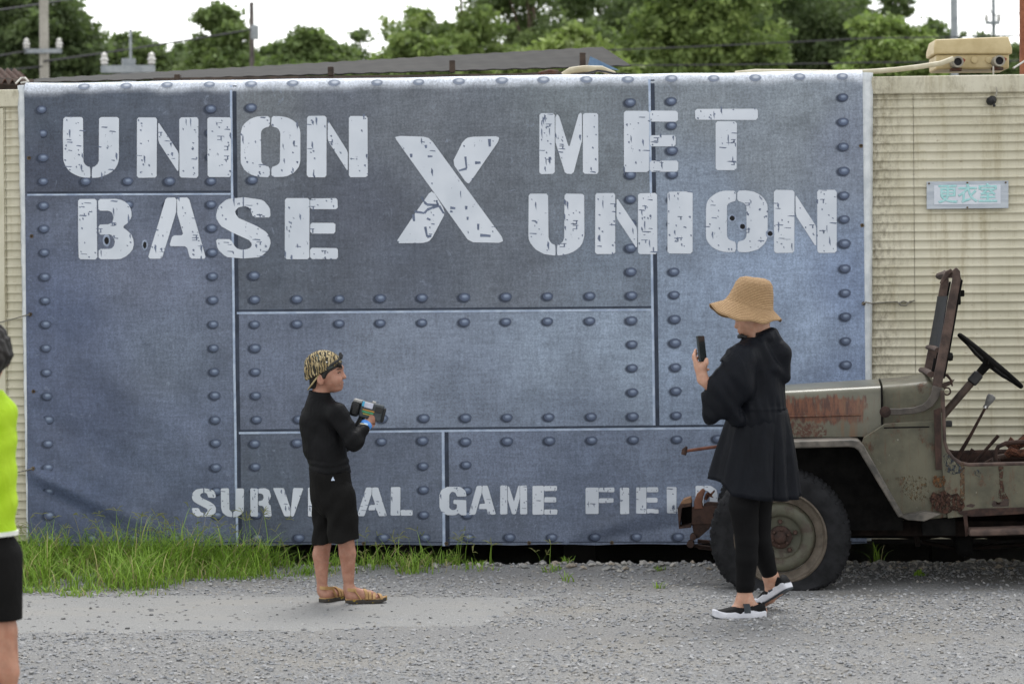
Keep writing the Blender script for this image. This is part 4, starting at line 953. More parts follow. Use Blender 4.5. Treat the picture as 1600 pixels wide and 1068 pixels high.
# hood paint: paler, with the large rust field on the near side
HD = Mat('hood_paint', .30, .5); wv = HD.noise(13, 4, .6, HD.co(), 0)
base = HD.mix(HD.ramp(HD.noise(4, 5, .6), .3, .7), srgb(92, 91, 78), srgb(112, 110, 95))
vec = HD.co(); ad = HD.n('VectorMath', operation='ADD'); HD.put(ad.inputs[0], vec)
nz2 = HD.n('TexNoise'); nz2.inputs['Scale'].default_value = 26; nz2.inputs['Detail'].default_value = 5; sb = HD.n('VectorMath', operation='MULTIPLY_ADD'); HD.t.links.new(nz2.outputs['Color'], sb.inputs[0]); sb.inputs[1].default_value = (.14, .0, .11); sb.inputs[2].default_value = (-.07, 0, -.05)
HD.put(nz2.inputs['Vector'], HD.co((1.6, 1, .45))); HD.t.links.new(sb.outputs[0], ad.inputs[1]); sxyz = HD.sep(ad.outputs[0])
hx0, hz1 = jp(1222, 622, .3); hx1, hz0 = jp(1350, 656, .3); mk = boxmask(HD, sxyz[0], sxyz[2], hx0 - .4, hx1, hz0, hz1 + .012, .012)
hx2, hz2 = jp(1289, 680, .3); _, hz3 = jp(1240, 660, .3); mk2 = boxmask(HD, sxyz[0], sxyz[2], hx0 - .2, hx2, hz2, hz3, .014)
mk3 = HD.math('MULTIPLY', boxmask(HD, sxyz[0], sxyz[2], jp(1312, 650, .3)[0], jp(1350, 650, .3)[0], hz0 - .2, hz1, .02), HD.ramp(HD.noise(24, 5, .7, HD.co((1.6, 1, .12))), .40, .6))
rc = HD.mix(HD.ramp(HD.noise(30, 5, .75, HD.co((1.4, 1, .3))), .38, .64), srgb(74, 46, 38), srgb(118, 76, 54))
c = HD.mix(HD.math('MULTIPLY', mk, HD.ramp(HD.noise(34, 5, .7, HD.co((1.5, 1, .25))), .30, .44)), base, rc)
c = HD.mix(HD.math('MULTIPLY', mk3, .7), c, srgb(118, 86, 60)); c = HD.mix(HD.math('MULTIPLY', mk2, HD.ramp(HD.noise(50, 4, .7), .42, .56)), c, srgb(82, 50, 40))
c = HD.mix(HD.ramp(HD.noise(9, 6, .7, HD.co((2, 2, .4))), .58, .72, 0, .7), c, srgb(96, 68, 52))
HD.color(c).bump(HD.noise(80, 4, .7), .2, .002)
JR = basic('car_rust', srgb(44, 34, 31), srgb(72, 53, 46), 18, .85, .5, 80)
JBR = basic('worn_brown_frame', srgb(60, 49, 45), srgb(94, 77, 69), 16, .7, .4, 70)
JDK = basic('grimy_black', (.005, .005, .005), (.012, .0115, .011), 14, .85, .3, spec=.12)
JDR = basic('oily_chassis', srgb(20, 17, 16), srgb(38, 31, 28), 14, .85, .4, spec=.12)
def ragged(name, c1, c2, thr=.52, sc=58):
    M = Mat(name, .9, .2); M.color(M.mix(M.ramp(M.noise(50, 5, .75), .36, .64), c1, c2)).bump(M.noise(70, 4, .8), .8, .006)
    M.put(M.b.inputs['Alpha'], M.ramp(M.noise(sc, 6, .72, M.co((1.2, 1, .7))), thr - .03, thr + .03)); return M.m
RUBR = Mat('old_rubber', .8, .12); RUBR.color(RUBR.mix(RUBR.ramp(RUBR.noise(12, 5, .65), .3, .7), (.011, .0115, .0125), (.024, .0245, .027))).bump(RUBR.noise(60, 4, .6), .25, .003); RUBR = RUBR.m
FEN = basic('fender_metal', srgb(66, 64, 60), srgb(112, 106, 98), 11, .5, .25, 60)

# hood and cowl: lofted across
CW = .66                                   # half-way line of the car (L of its centre)
def hood_ring(px, ytop_near, ybot, Lside, crown, n=11):
    x, zt = jp(px, ytop_near, Lside); _, zb_ = jp(px, ybot, Lside); Lf = 2 * CW - Lside; out = [Vector((x, Lside, zb_)), Vector((x, Lside, zt - .055))]
    for k in range(1, 5):
        a = R(90 * k / 5); out.append(Vector((x, Lside + .05 * (1 - math.cos(a)), zt - .055 + .05 * math.sin(a))))
    m_ = 7
    for k in range(m_ + 1):
        t_ = k / m_; L = Lside + .05 + (Lf - Lside - .1) * t_; out.append(Vector((x, L, zt + crown * math.sin(math.pi * t_) - .004)))
    for k in range(4, 0, -1):
        a = R(90 * k / 5); out.append(Vector((x, Lf - .05 * (1 - math.cos(a)), zt - .055 + .05 * math.sin(a))))
    out += [Vector((x, Lf, zt - .055)), Vector((x, Lf, zb_))]
    return out
rings = [hood_ring(px, yt, yb, Ls, cr_) for px, yt, yb, Ls, cr_ in [(1158, 616, 683, .31, .016), (1200, 610, 683, .30, .018), (1260, 607, 682.5, .29, .02), (1320, 604, 682, .275, .022), (1376, 601, 681.5, .26, .022)]]
hd = jb(MB().loft(rings), 'hood', HD.m, angle=35)
jb(MB().tube([j3(1165, 651, .30), j3(1260, 650, .283), j3(1345, 648, .262)], [.005, .006, .004], 8), 'crease', HD.m, hd)
jb(MB().tube([j3(1352, 683, .256), j3(1372, 682, .25), j3(1378.5, 676, .248), j3(1379, 640, .247), j3(1377.5, 604, .25)], .0045, 6), 'edge_gap', JDK, hd)
rings = [hood_ring(px, yt, yb, Ls, cr_) for px, yt, yb, Ls, cr_ in [(1379.5, 600, 684, .255, .022), (1410, 598, 684, .23, .022), (1452, 593.5, 684, .19, .025), (1476, 606, 684, .17, .02)]]
cw = jb(MB().loft(rings), 'cowl', PNT.m, angle=35)
# firewall side panel behind the front wheel
jb(side([(1350, 683), (1383, 662), (1478, 655), (1480, 808), (1440, 812), (1411, 806), (1346, 694)], .125, .19), 'side_panel', PNT.m, bevel=.004)
jb(side([(1381, 667), (1452, 665.5), (1452, 667.5), (1381, 669)], .1215, .126), 'panel_seam', JDK)
# tub side with the low door opening and rust holes
hole1 = [(1549, 787), (1553, 781), (1560, 785), (1566, 782), (1572, 777), (1577, 781), (1576, 791), (1566, 792), (1552, 792)]
hole2 = [(1509, 789), (1517, 786), (1524, 788), (1521, 792.5), (1511, 792)]
tub_poly = [(1479, 640), (1474, 645), (1475.5, 690), (1480, 704), (1488, 715), (1500, 723), (1513, 726), (1600, 724), (1760, 722), (1800, 700), (1806, 640), (1815, 632), (1990, 630), (1990, 792), (1760, 796), (1600, 801), (1520, 805), (1481, 809)]
tub_poly = [(1462, 640)] + tub_poly[1:]
tub = empty('tub', (0, 0, 0)); tub.parent = jeep
def rim_path(L): return [j3(x, y, L) for x, y in [(1472.5, 610), (1474, 645), (1475.5, 690), (1480, 704), (1488, 715), (1500, 723), (1513, 726), (1600, 724), (1760, 722)]]
jb(side(tub_poly, .105, .124, [hole1, hole2]), 'near_side', PNT.m, tub)
jb(MB().tube(rim_path(.112), .011, 8), 'door_lip', JBR, tub)
FARL = 2 * CW - .11
jb(side(tub_poly, FARL - .02, FARL, Lref=.11), 'far_side', JR, tub)
jb(MB().tube([Vector((v.x, FARL, v.z)) for v in rim_path(.112)], .011, 8), 'door_lip', JR, tub)
xa, za = jp(1478, 800, .12); xb, _ = jp(1990, 800, .12)
jb(MB().span((xa, .13, za + .0), (xb, FARL - .03, za + .02)), 'floor', JR, tub)
jb(MB().span((xb - .02, .126, za), (xb, FARL - .022, jp(1990, 632, .12)[1])), 'tail_panel', PNT.m, tub)
jb(MB().span((xa - .02, .195, za), (xa, FARL - .07, jp(1470, 640, .12)[1])), 'firewall', JDK, tub)
# door-post rust bar and repair patches on the side
jb(side([(1459, 640), (1470, 636), (1472, 733), (1462, 734)], .095, .104), 'door_post', JR, tub, bevel=.003)
jb(side([(1456, 746), (1462, 742), (1470, 744), (1476, 743), (1478, 751), (1475, 758), (1468, 762), (1461, 760), (1458, 756)], .098, .104), 'rust_scale', ragged('orange_rust_scale', srgb(70, 50, 38), srgb(118, 84, 54), .50), tub)
RG = Mat('ragged_rust', .9, .2); RG.color(RG.mix(RG.ramp(RG.noise(50, 4, .75), .38, .62), srgb(48, 32, 28), srgb(112, 74, 58))).bump(RG.noise(70, 4, .8), .9, .01); RG = RG.m
jb(side([(1452, 778), (1458, 768), (1468, 772), (1476, 766), (1486, 773), (1496, 770), (1504, 780), (1508, 790), (1502, 799), (1490, 797), (1478, 803), (1464, 798), (1456, 790)], .096, .104), 'rust_scab', ragged('scabby_rust', srgb(36, 27, 25), srgb(86, 62, 52), .47), tub)
jb(side([(1496, 799), (1530, 794), (1600, 792), (1760, 790), (1760, 799), (1600, 802.5), (1518, 807), (1500, 803)], .092, .1045), 'sill', JR, tub, bevel=.003)
jb(side([(1500, 722), (1506, 722), (1508, 780), (1504, 784), (1500, 780)], .1015, .1045), 'rust_run', ragged('brown_rust_run', srgb(80, 66, 54), srgb(108, 88, 68), .48), tub)
BLP = ragged('dark_blue_patch', srgb(46, 50, 56), srgb(72, 78, 82), .54)
RUN = ragged('rust_run', srgb(58, 44, 40), srgb(92, 70, 58), .51)
jb(side([(1474, 712), (1480, 707), (1489, 718), (1501, 727), (1508, 730), (1500, 739), (1488, 741), (1478, 736)], .1012, .1046), 'bare_patch', BLP, tub)
jb(side([(1522, 735), (1528, 733), (1533, 738), (1530, 745), (1524, 742)], .1012, .1046), 'bare_patch', BLP, tub)
jb(side([(1560, 728), (1568, 728), (1567, 752), (1570, 768), (1577, 780), (1572, 778), (1566, 782), (1560, 776), (1562, 752)], .1012, .1046), 'rust_run', RUN, tub)
jb(side([(1400, 746), (1418, 742), (1440, 744), (1450, 748), (1452, 772), (1440, 784), (1426, 782), (1410, 768)], .1195, .1248), 'rust_run', ragged('ochre_scratch', srgb(70, 60, 48), srgb(112, 92, 64), .58, 80), tub)
# seat frames and junk in the tub
sf = empty('seat_frame', (0, 0, 0)); sf.parent = jeep
jb(MB().tube([j3(1556, 722, .35), j3(1555, 708, .35), j3(1560, 697, .35), j3(1572, 692, .35), j3(1590, 690, .35), j3(1680, 690, .35)], .012, 8), 'tube', JR, sf)
jb(MB().tube([j3(1552, 722, .5), j3(1560, 714, .5), j3(1580, 711, .5), j3(1680, 711, .5)], .016, 8), 'tube', JBR, sf)
jb(MB().tube([j3(1540, 724, .6), j3(1556, 716, .6), j3(1660, 716, .6)], .014, 8), 'tube', JR, sf)
jb(MB().tube([j3(1575, 699, .45), j3(1581, 690, .45), j3(1588, 696, .45), j3(1600, 688, .45), j3(1650, 692, .45)], [.02, .03, .024, .034, .03], 8), 'spring_pad', RG, sf)
jb(MB().tube([j3(1572, 712, .42), j3(1580, 704, .42), j3(1592, 708, .42), j3(1640, 706, .42)], [.018, .028, .02, .03], 8), 'spring_pad', RG, sf)
for px in (1560, 1660): jb(MB().tube([j3(px, 715, .42), j3(px, 795, .42)], .012, 8), 'leg', JR, sf)
# windscreen frame with swing arms
ARMM = basic('arm_grey', srgb(62, 58, 54), srgb(88, 82, 76), 14, .6, .3)
ws = empty('windscreen', (0, 0, 0)); ws.parent = jeep
Ln, Lf_ = .19, 2 * CW - .19
def wspt(px, py, L): x, z_ = jp(px, py, Ln); return Vector((x, L, z_))
def bar(pts, w_, d_, L, name, mat, par):
    """flat bar in the lengthwise plane, d_ deep"""
    P_ = [Vector(p) for p in pts]; rings = []
    for i, p in enumerate(P_):
        t_ = (P_[min(i + 1, len(P_) - 1)] - P_[max(i - 1, 0)]).normalized(); nrm = Vector((-t_.z, 0, t_.x)); ww = w_[i] if isinstance(w_, list) else w_
        rings.append([p + nrm * ww / 2 + Vector((0, -d_ / 2, 0)), p - nrm * ww / 2 + Vector((0, -d_ / 2, 0)), p - nrm * ww / 2 + Vector((0, d_ / 2, 0)), p + nrm * ww / 2 + Vector((0, d_ / 2, 0))])
    return jb(MB().loft(rings), name, mat, par, bevel=.004)
post = [(1463, 612), (1466, 590), (1473, 555), (1482, 505), (1490, 460), (1494.5, 436), (1494, 425), (1490, 421)]
for L in (Ln, Lf_):
    bar([wspt(x, y, L) for x, y in post], [.046, .05, .05, .048, .045, .042, .04, .034], .05, L, 'post', JBR, ws)
    bar([wspt(x + 8.5, y + 1, L + .0) for x, y in post[1:6]], .010, .035, L, 'post_flange', JDK, ws)
for (x, y, hh, nm) in [(1490, 428, .05, 'top_rail'), (1470, 547, .03, 'mid_rail'), (1459, 585, .035, 'bottom_rail')]:
    a, b = wspt(x - 3, y, Ln + .026), wspt(x - 3, y, Lf_ - .026)
    mb = MB(); mb.tube([a, (a + b) / 2 + Vector((0, 0, .004)), b], hh / 2 + .006, 10, flat=.7); jb(mb, nm, JBR, ws)
hood_l = [wspt(1488, 421.5, Ln), wspt(1481, 427, Ln), wspt(1475, 436, Ln), wspt(1470, 443, Ln)]
bar([v + Vector((0, .03, 0)) for v in hood_l], [.02, .03, .022, .012], .02, Ln, 'visor_lip', JBR, ws)
GLS = Mat('dirty_glass', .6, .25); GLS.color(GLS.mix(GLS.ramp(GLS.noise(14, 5, .7), .3, .7), srgb(34, 35, 37), srgb(58, 58, 58))); GLS.put(GLS.b.inputs['Alpha'], .94)
pa, pb_ = wspt(1481, 462, Ln), wspt(1468, 543, Ln); dd = Vector((.004, 0, 0))
jb(MB().add([pa + Vector((-.0, .03, 0)), pa + Vector((0, Lf_ - Ln - .03, 0)), pb_ + Vector((0, Lf_ - Ln - .03, 0)), pb_ + Vector((0, .03, 0)), pa + dd + Vector((0, .03, 0)), pa + dd + Vector((0, Lf_ - Ln - .03, 0)), pb_ + dd + Vector((0, Lf_ - Ln - .03, 0)), pb_ + dd + Vector((0, .03, 0))],
   [(0, 1, 2, 3), (7, 6, 5, 4), (0, 4, 5, 1), (1, 5, 6, 2), (2, 6, 7, 3), (3, 7, 4, 0)]), 'glass', GLS.m, ws)
pa, pb_ = wspt(1463, 560, Ln), wspt(1459, 582, Ln)
jb(MB().tube([pa + Vector((0, .05, 0)), pb_ + Vector((0, .05, 0))], .012, 6), 'rail_stub', JDK, ws)
arm_p = [(1465, 604), (1461, 618), (1453, 630), (1443, 637), (1428, 641), (1406, 643), (1383, 643)]
for L in (.145, 2 * CW - .145):
    a = bar([Vector((*[jp(x, y, .145)[0]], L, jp(x, y, .145)[1])) for x, y in arm_p], [.05, .046, .042, .038, .034, .034, .036], .02, L, 'swing_arm', ARMM, ws)
    x, z_ = jp(1383, 643, .145); sgn = -1 if L < CW else 1
    jb(MB().lathe([(.03, 0), (.03, .012), (.018, .016), (.018, .024), (0, .026)], (x, L + .008 * sgn, z_), (0, sgn, 0), 16), 'pivot_bolt', JR, ws)
jb(MB().lathe([(0, -.012), (.018, -.01), (.024, 0), (.02, .016), (0, .02)], wspt(1477.5, 557, Ln - .01) + Vector((.02, 0, 0)), (1, 0, 0), 12), 'knob', JDK, ws)
wm = jb(MB().span(wspt(1493, 452, Ln + .07), wspt(1503, 476, Ln + .15)), 'wiper_motor', JDK, ws, bevel=.006)
jb(MB().span(wspt(1496, 453, Ln + .085), wspt(1509, 463, Ln + .13)), 'motor_bracket', JDK, ws, bevel=.004)
jb(MB().tube([wspt(1499, 434, Ln + .03), wspt(1502, 441, Ln + .03)], .010, 8), 'clip', JDK, ws)
# dash hardware behind the frame
rr = []
for k in range(17): a = 2 * math.pi * k / 16; p = j3(1479.5, 611, .22); rr.append(p + Vector((.019 * math.cos(a), 0, .019 * math.sin(a))))
jb(MB().tube(rr, .005, 6, caps=False), 'pull_ring', JR)
jb(MB().tube([j3(1470, 585, .22), j3(1480, 586, .22), j3(1486, 594, .22), j3(1488, 603, .22)], [.008, .008, .006, .004], 8), 'rusty_hook', JR)
jb(MB().add([j3(1468, 600, .24), j3(1492, 592, .24), j3(1487, 600, .24), j3(1472, 607, .24), j3(1468, 600, .27), j3(1492, 592, .27), j3(1487, 600, .27), j3(1472, 607, .27)], [(0, 1, 2, 3), (7, 6, 5, 4), (0, 4, 5, 1), (1, 5, 6, 2), (2, 6, 7, 3), (3, 7, 4, 0)]), 'dash_bracket', JBR)
# steering
st = empty('steering', (0, 0, 0)); st.parent = jeep
SL = .38; c0, c1 = j3(1474, 648, SL), j3(1545, 566, SL); axd = (c1 - c0).normalized()
jb(MB().tube([c0 - axd * .25, c0.lerp(c1, .85)], .021, 12), 'column', basic('column_brown', srgb(52, 44, 40), srgb(84, 70, 62), 12, .6), st)
jb(MB().tube([c0.lerp(c1, .80), c0.lerp(c1, .94), c1], [.022, .024, .04], 12), 'hub', JDK, st)
wheel_c = c1 + axd * .012; e1 = Vector((axd.z, 0, -axd.x)); e2 = axd.cross(e1).normalized(); rw = .212
jb(MB().tube([wheel_c + (e1 * math.cos(2 * math.pi * k / 40) + e2 * math.sin(2 * math.pi * k / 40)) * rw for k in range(41)], .0125, 10, caps=False), 'wheel_rim', JDK, st)
for k in range(3):
    a = R(20 + 120 * k); d = e1 * math.cos(a) + e2 * math.sin(a); jb(MB().tube([c1 - axd * .012, c1 + d * rw * .5 - axd * .006, wheel_c + d * rw], [.012, .010, .009], 8), 'spoke', JDK, st)
q = c0.lerp(c1, .70); jb(MB().box(q, (.07, .055, .055), Matrix(((axd.x, 0, e1.x), (axd.y, 1, e1.y), (axd.z, 0, e1.z))).to_3x3()), 'switch_clamp', BPL, st, bevel=.01)
# levers
lv = empty('gear_lever', (0, 0, 0)); lv.parent = jeep
a, b = j3(1494, 718, .6), j3(1541, 634, .6); jb(MB().tube([a, a.lerp(b, .45) + Vector((.004, 0, 0)), b], [.013, .009, .007], 8), 'stick', JR, lv)
ax2 = (b - a).normalized()
jb(MB().lathe([(.010, -.01), (.012, 0), (.014, .01), (.020, .03), (.025, .052), (.022, .066), (.0, .072)], b, ax2, 14), 'knob', basic('grey_knob', srgb(112, 112, 112), srgb(140, 140, 138), 16, .5), lv)
jb(MB().lathe([(.0, -.016), (.014, -.014), (.014, 0.0)], b, ax2, 12), 'collar', basic('chrome_ring', srgb(180, 180, 180), rough=.2, bump=0, metal=.9), lv)
for p, q in [((1508, 722), (1520, 701)), ((1523, 722), (1560, 680))]:
    jb(MB().tube([j3(*p, .66), j3(*q, .66)], [.008, .010], 8), 'range_lever', JR)
jb(MB().span(j3(1472, 657, .3), j3(1487, 666, .35)), 'pedal', BPL, bevel=.006)
# front fenders
def fender(L0, L1, near):
    f = empty('fender', (0, 0, 0)); f.parent = jeep; Lr = 0.0
    top = [(1168, 699), (1176, 692.5), (1190, 690.5), (1330, 686.5), (1342, 688), (1350, 696), (1412, 805)]
    low = [(1404, 808), (1341, 703), (1335, 699), (1326, 697.5), (1190, 701), (1180, 703), (1172, 708)]
    P_ = [jp(x, y, Lr) for x, y in top + low]
    mb = MB().prism(P_, lambda x, z_, d: Vector((x, d, z_)), L0, L1)
    o_ = jb(mb, 'skin', FEN, f, bevel=.006)
    bot = [jp(x, y, Lr) for x, y in [(1341, 703), (1404, 808), (1404, 812), (1345, 812), (1336, 702)]]
    # inner splash wall at the hood side
    jb(MB().prism([jp(x, y, Lr) for x, y in [(1190, 690), (1352, 684), (1362, 706), (1415, 800), (1415, 836), (1330, 836), (1190, 806)]], lambda x, z_, d: Vector((x, d, z_)), (L1 - .012) if near else L0, L1 if near else L0 + .012), 'splash_wall', JDK, f)
fender(-.015, .30, True); fender(2 * CW - .30, 2 * CW + .015, False)
jb(side([(1404, 806), (1446, 799), (1470, 803), (1444, 814), (1418, 812)], .02, .125), 'step_plate', FEN, bevel=.003)
# chassis rails, step, hanging bits
ch = empty('chassis', (0, 0, 0)); ch.parent = jeep
x1_, zt_ = jp(1300, 812, .4); x2_, _ = jp(1990, 812, .4); zb_ = jp(1400, 836, .4)[1]
for L in (.36, 2 * CW - .42): jb(MB().span((x1_ - .35, L, zb_), (x2_, L + .06, zt_)), 'frame_rail', JDR, ch, bevel=.004)
for px in (1455, 1700, 1980): x, _ = jp(px, 820, .4); jb(MB().span((x, .42, zb_ + .005), (x + .06, 2 * CW - .42, zt_ - .01)), 'cross_member', JDK, ch)
jb(MB().span((jp(1440, 820, .3)[0], .16, jp(1440, 832, .3)[1]), (jp(1490, 820, .3)[0], .34, jp(1440, 806, .3)[1])), 'outrigger', JDK, ch)
jb(MB().span((jp(1494, 826, .5)[0], .45, jp(1494, 868, .5)[1]), (jp(1520, 826, .5)[0], .80, jp(1494, 834, .5)[1])), 'transfer_case', JDK, ch, bevel=.03)
jb(MB().prism([jp(x, y, 1.12) for x, y in [(1400, 790), (1800, 786), (1800, 840), (1640, 840), (1560, 844), (1536, 840), (1500, 843), (1470, 839), (1440, 843), (1400, 840)]], lambda x, z_, d: Vector((x, d, z_)), 1.12, 1.14), 'far_sill', JDR, ch)
jb(MB().span((jp(1320, 820, .6)[0], .62, jp(1440, 842, .6)[1]), (jp(1420, 820, .6)[0], .9, jp(1440, 800, .6)[1])), 'gearbox', JDK, ch, bevel=.04)
jb(MB().tube([j3(1432, 834, .4), j3(1434, 853, .4)], .016, 6), 'hanger', JDR, ch)
jb(MB().tube([j3(1440, 846, .6), j3(1500, 858, .6), j3(1600, 850, .6)], .012, 8), 'exhaust_pipe', JDR, ch)
jb(side([(1505, 804), (1511, 803), (1514, 834), (1509, 838)], .085, .105), 'step_bracket', JR)
stp = MB(); x0_, z0_ = jp(1514, 834, .02); x3_, z3_ = jp(1760, 824, .02)
stp.loft([[Vector((x, L, z_ + dz_)) for L, dz_ in ((-.02, -.012), (.12, -.012), (.12, .024), (-.005, .024), (-.02, .012))] for x, z_ in ((x0_, z0_ + .005), (x0_ + .08, z0_ + .006), (x3_, z3_))]); jb(stp, 'side_step', JBR, bevel=.006)
# bumper stub, frame horn, spring shackle at the front
fh = empty('frame_horn', (0, 0, 0)); fh.parent = jeep; LH = .36
def plate(pts, d0, d1, name, mat, par=None): return jb(MB().prism([jp(x, y, LH) for x, y in pts], lambda x, z_, d: Vector((x, d, z_)), d0, d1), name, mat, par or fh, bevel=.002)
plate([(1081, 792), (1180, 786), (1180, 816), (1112, 818), (1081, 819)], LH, LH + .06, 'horn', JR)
plate([(1081, 818), (1113, 817), (1108, 826), (1092, 840), (1085, 842)], LH + .005, LH + .012, 'gusset', JR)
plate([(1059, 793), (1064, 786), (1080, 784), (1080, 790), (1066, 792), (1062, 822), (1080, 818), (1080, 823), (1061, 825)], LH - .03, LH + .12, 'bumper_stub', JR)
plate([(1064, 791), (1080, 789.5), (1080, 819), (1063, 823)], LH + .09, LH + .12, 'stub_back', JDK)
plate([(1063, 786), (1068, 779), (1079, 776), (1081, 784), (1072, 787)], LH - .03, LH + .09, 'stub_top', basic('pale_rust_plate', srgb(112, 84, 64), srgb(140, 110, 86), 20, .85))
bar([j3(x, y, LH + .02) for x, y in [(1092, 794), (1091, 783), (1094, 773), (1100, 764)]], [.05, .045, .038, .02], .05, LH, 'hook', basic('brown_hook', srgb(98, 66, 54), srgb(122, 86, 70), 16, .8), fh)
plate([(1102, 772), (1106, 768), (1110, 771), (1116, 765), (1117, 768), (1112, 774), (1115, 778), (1108, 776), (1104, 782), (1100, 780)], LH + .02, LH + .03, 'torn_bracket', RG)
plate([(1100, 787), (1106, 784), (1124, 785), (1140, 783), (1140, 792), (1098, 793)], LH + .01, LH + .05, 'top_flange', JR)
for (px, py, r_) in [(1083, 838, .018), (1079, 849, .020)]:
    jb(MB().lathe([(0, -.03), (r_, -.028), (r_, .06), (0, .062)], j3(px, py, LH), (0, 1, 0), 14), 'shackle_bush', JR, fh)
bar([j3(1083, 836, LH - .02), j3(1080, 850, LH - .02)], .016, .012, LH, 'shackle', JR, fh)
for k in range(3):
    jb(MB().tube([j3(1082 + 4 * k, 850 + 2.6 * k, LH + .02), j3(1130, 856 + 2.5 * k, LH + .02), j3(1220, 862 + 2 * k, LH + .02), j3(1330, 850 + 2.5 * k, LH + .02)], .010, 4, flat=.5), 'spring_leaf', JR, fh)
jb(MB().tube([j3(1090, 845, LH + .1), j3(1112, 846, LH + .1), j3(1170, 846, LH + .1)], [.012, .009, .009], 8), 'tie_rod', JR, fh)
jb(MB().tube([j3(1066, 705, .5), j3(1090, 701.5, .5), j3(1175, 690, .5)], [.008, .009, .009], 8), 'support_rod', basic('bright_rust', srgb(92, 58, 48), srgb(116, 76, 62), 20, .85))
jb(MB().tube([j3(1068, 710, .5), j3(1070, 703, .5), j3(1073, 697, .5)], [.014, .016, .005], 8), 'rod_end', JR)
# grille with headlights (behind the walker)
gr = empty('grille', (0, 0, 0)); gr.parent = jeep; gx = jp(1160, 650, .3)[0]
zg0, zg1 = jp(1160, 780, .3)[1], jp(1160, 622, .3)[1]
jb(MB().prism([(.30, zg0), (2 * CW - .30, zg0), (2 * CW - .30, zg1), (.30, zg1)], lambda L, z_, d: Vector((gx + d, L, z_)), -.02, 0,
   [[(L, zg0 + .12), (L + .03, zg0 + .12), (L + .03, zg1 - .06), (L, zg1 - .06)] for L in [.50 + .055 * k for k in range(6)]]), 'panel', PNT.m, gr)
for L in (.39, 2 * CW - .39):
    hl = jb(MB().lathe([(.085, 0), (.088, -.03), (.075, -.045)], (gx - .02, L, zg1 - .13), (1, 0, 0), 20), 'headlight', JR, gr)
    jb(MB().lathe([(.075, -.042), (.05, -.052), (0, -.058)], (gx - .02, L, zg1 - .13), (1, 0, 0), 20), 'lens', GLS.m, gr)
# wheels
RIMM = Mat('wheel_paint', .55, .4); RIMM.color(RIMM.mix(RIMM.ramp(RIMM.noise(16, 6, .7), .45, .66), RIMM.mix(RIMM.ramp(RIMM.noise(5, 4), .3, .7), srgb(72, 73, 61), srgb(92, 91, 77)), srgb(66, 56, 48))).bump(RIMM.noise(60, 4), .25, .003); RIMM = RIMM.m
LIPM = basic('wheel_lip', srgb(82, 74, 65), srgb(108, 99, 88), 18, .6, .3)
ZC = jp(1220, 840, 0)[1]; RT = .368
def wheel_meshes():
    ty = MB()
    prof = [(.236, .012), (.262, -.006), (.300, -.016), (.335, -.012), (.352, .002), (.362, .018), (RT, .05), (RT, .13), (.362, .165), (.350, .18), (.30, .196), (.262, .188), (.236, .17)]
    ty.lathe(prof, (0, 0, 0), (0, 1, 0), 72)
    for k in range(40):                    # tread and shoulder lugs
        a = 2 * math.pi * (k + .5) / 40
        for s_ in (0, 1):
            a2 = a + s_ * math.pi / 40; da = .048
            ring = []
            for (r_, L) in ([(.345, -.010), (.362, .004), (.373, .03), (.374, .085)] if s_ == 0 else [(.345, .19), (.362, .176), (.373, .15), (.374, .095)]):
                ring.append((r_, L))
            vs = []
            for (r_, L) in ring:
                for sg_ in (-1, 1):
                    w_ = da * (.62 if r_ < .35 else .9); aa = a2 + sg_ * w_ * .5; vs.append(Vector((r_ * math.cos(aa), L, r_ * math.sin(aa))))
            for (r_, L) in ring:
                for sg_ in (-1, 1):
                    w_ = da * 1.0; aa = a2 + sg_ * w_ * .5; vs.append(Vector(((r_ - .02) * math.cos(aa), L + (.01 if s_ == 0 else -.01), (r_ - .02) * math.sin(aa))))
            fs = []
            for i in range(3): b = i * 2; fs.append((b, b + 1, b + 3, b + 2)); fs.append((b, b + 2, b + 10, b + 8)); fs.append((b + 1, b + 9, b + 11, b + 3))
            fs += [(0, 8, 9, 1), (6, 7, 15, 14)]; ty.add(vs, fs)
    rim = MB().lathe([(.232, .17), (.244, .02), (.246, .004), (.238, -.002), (.232, .006), (.226, .03), (.205, .042), (.186, .05)], (0, 0, 0), (0, 1, 0), 56)
    disc = MB().lathe([(.184, .052), (.178, .030), (.168, .020), (.150, .016), (.128, .018), (.116, .026), (.108, .046), (.095, .050), (.0, .050)], (0, 0, 0), (0, 1, 0), 56)
    hub = MB().lathe([(.062, .052), (.060, .030), (.052, .022), (.034, .020), (.030, .004), (.022, -.004), (0, -.006)], (0, 0, 0), (0, 1, 0), 28)
    nut = MB().lathe([(.013, .05), (.013, .032), (.008, .026), (0, .026)], (0, 0, 0), (0, 1, 0), 6)
    return ty, rim, disc, hub, nut
ty, rim, disc, hub, nut = wheel_meshes()
rim_me, disc_me, hub_me, nut_me = rim.mesh('rim', LIPM), disc.mesh('disc', RIMM), hub.mesh('hub', JR), nut.mesh('lug_nut', basic('nut_rust', srgb(66, 50, 44), srgb(86, 64, 55)))
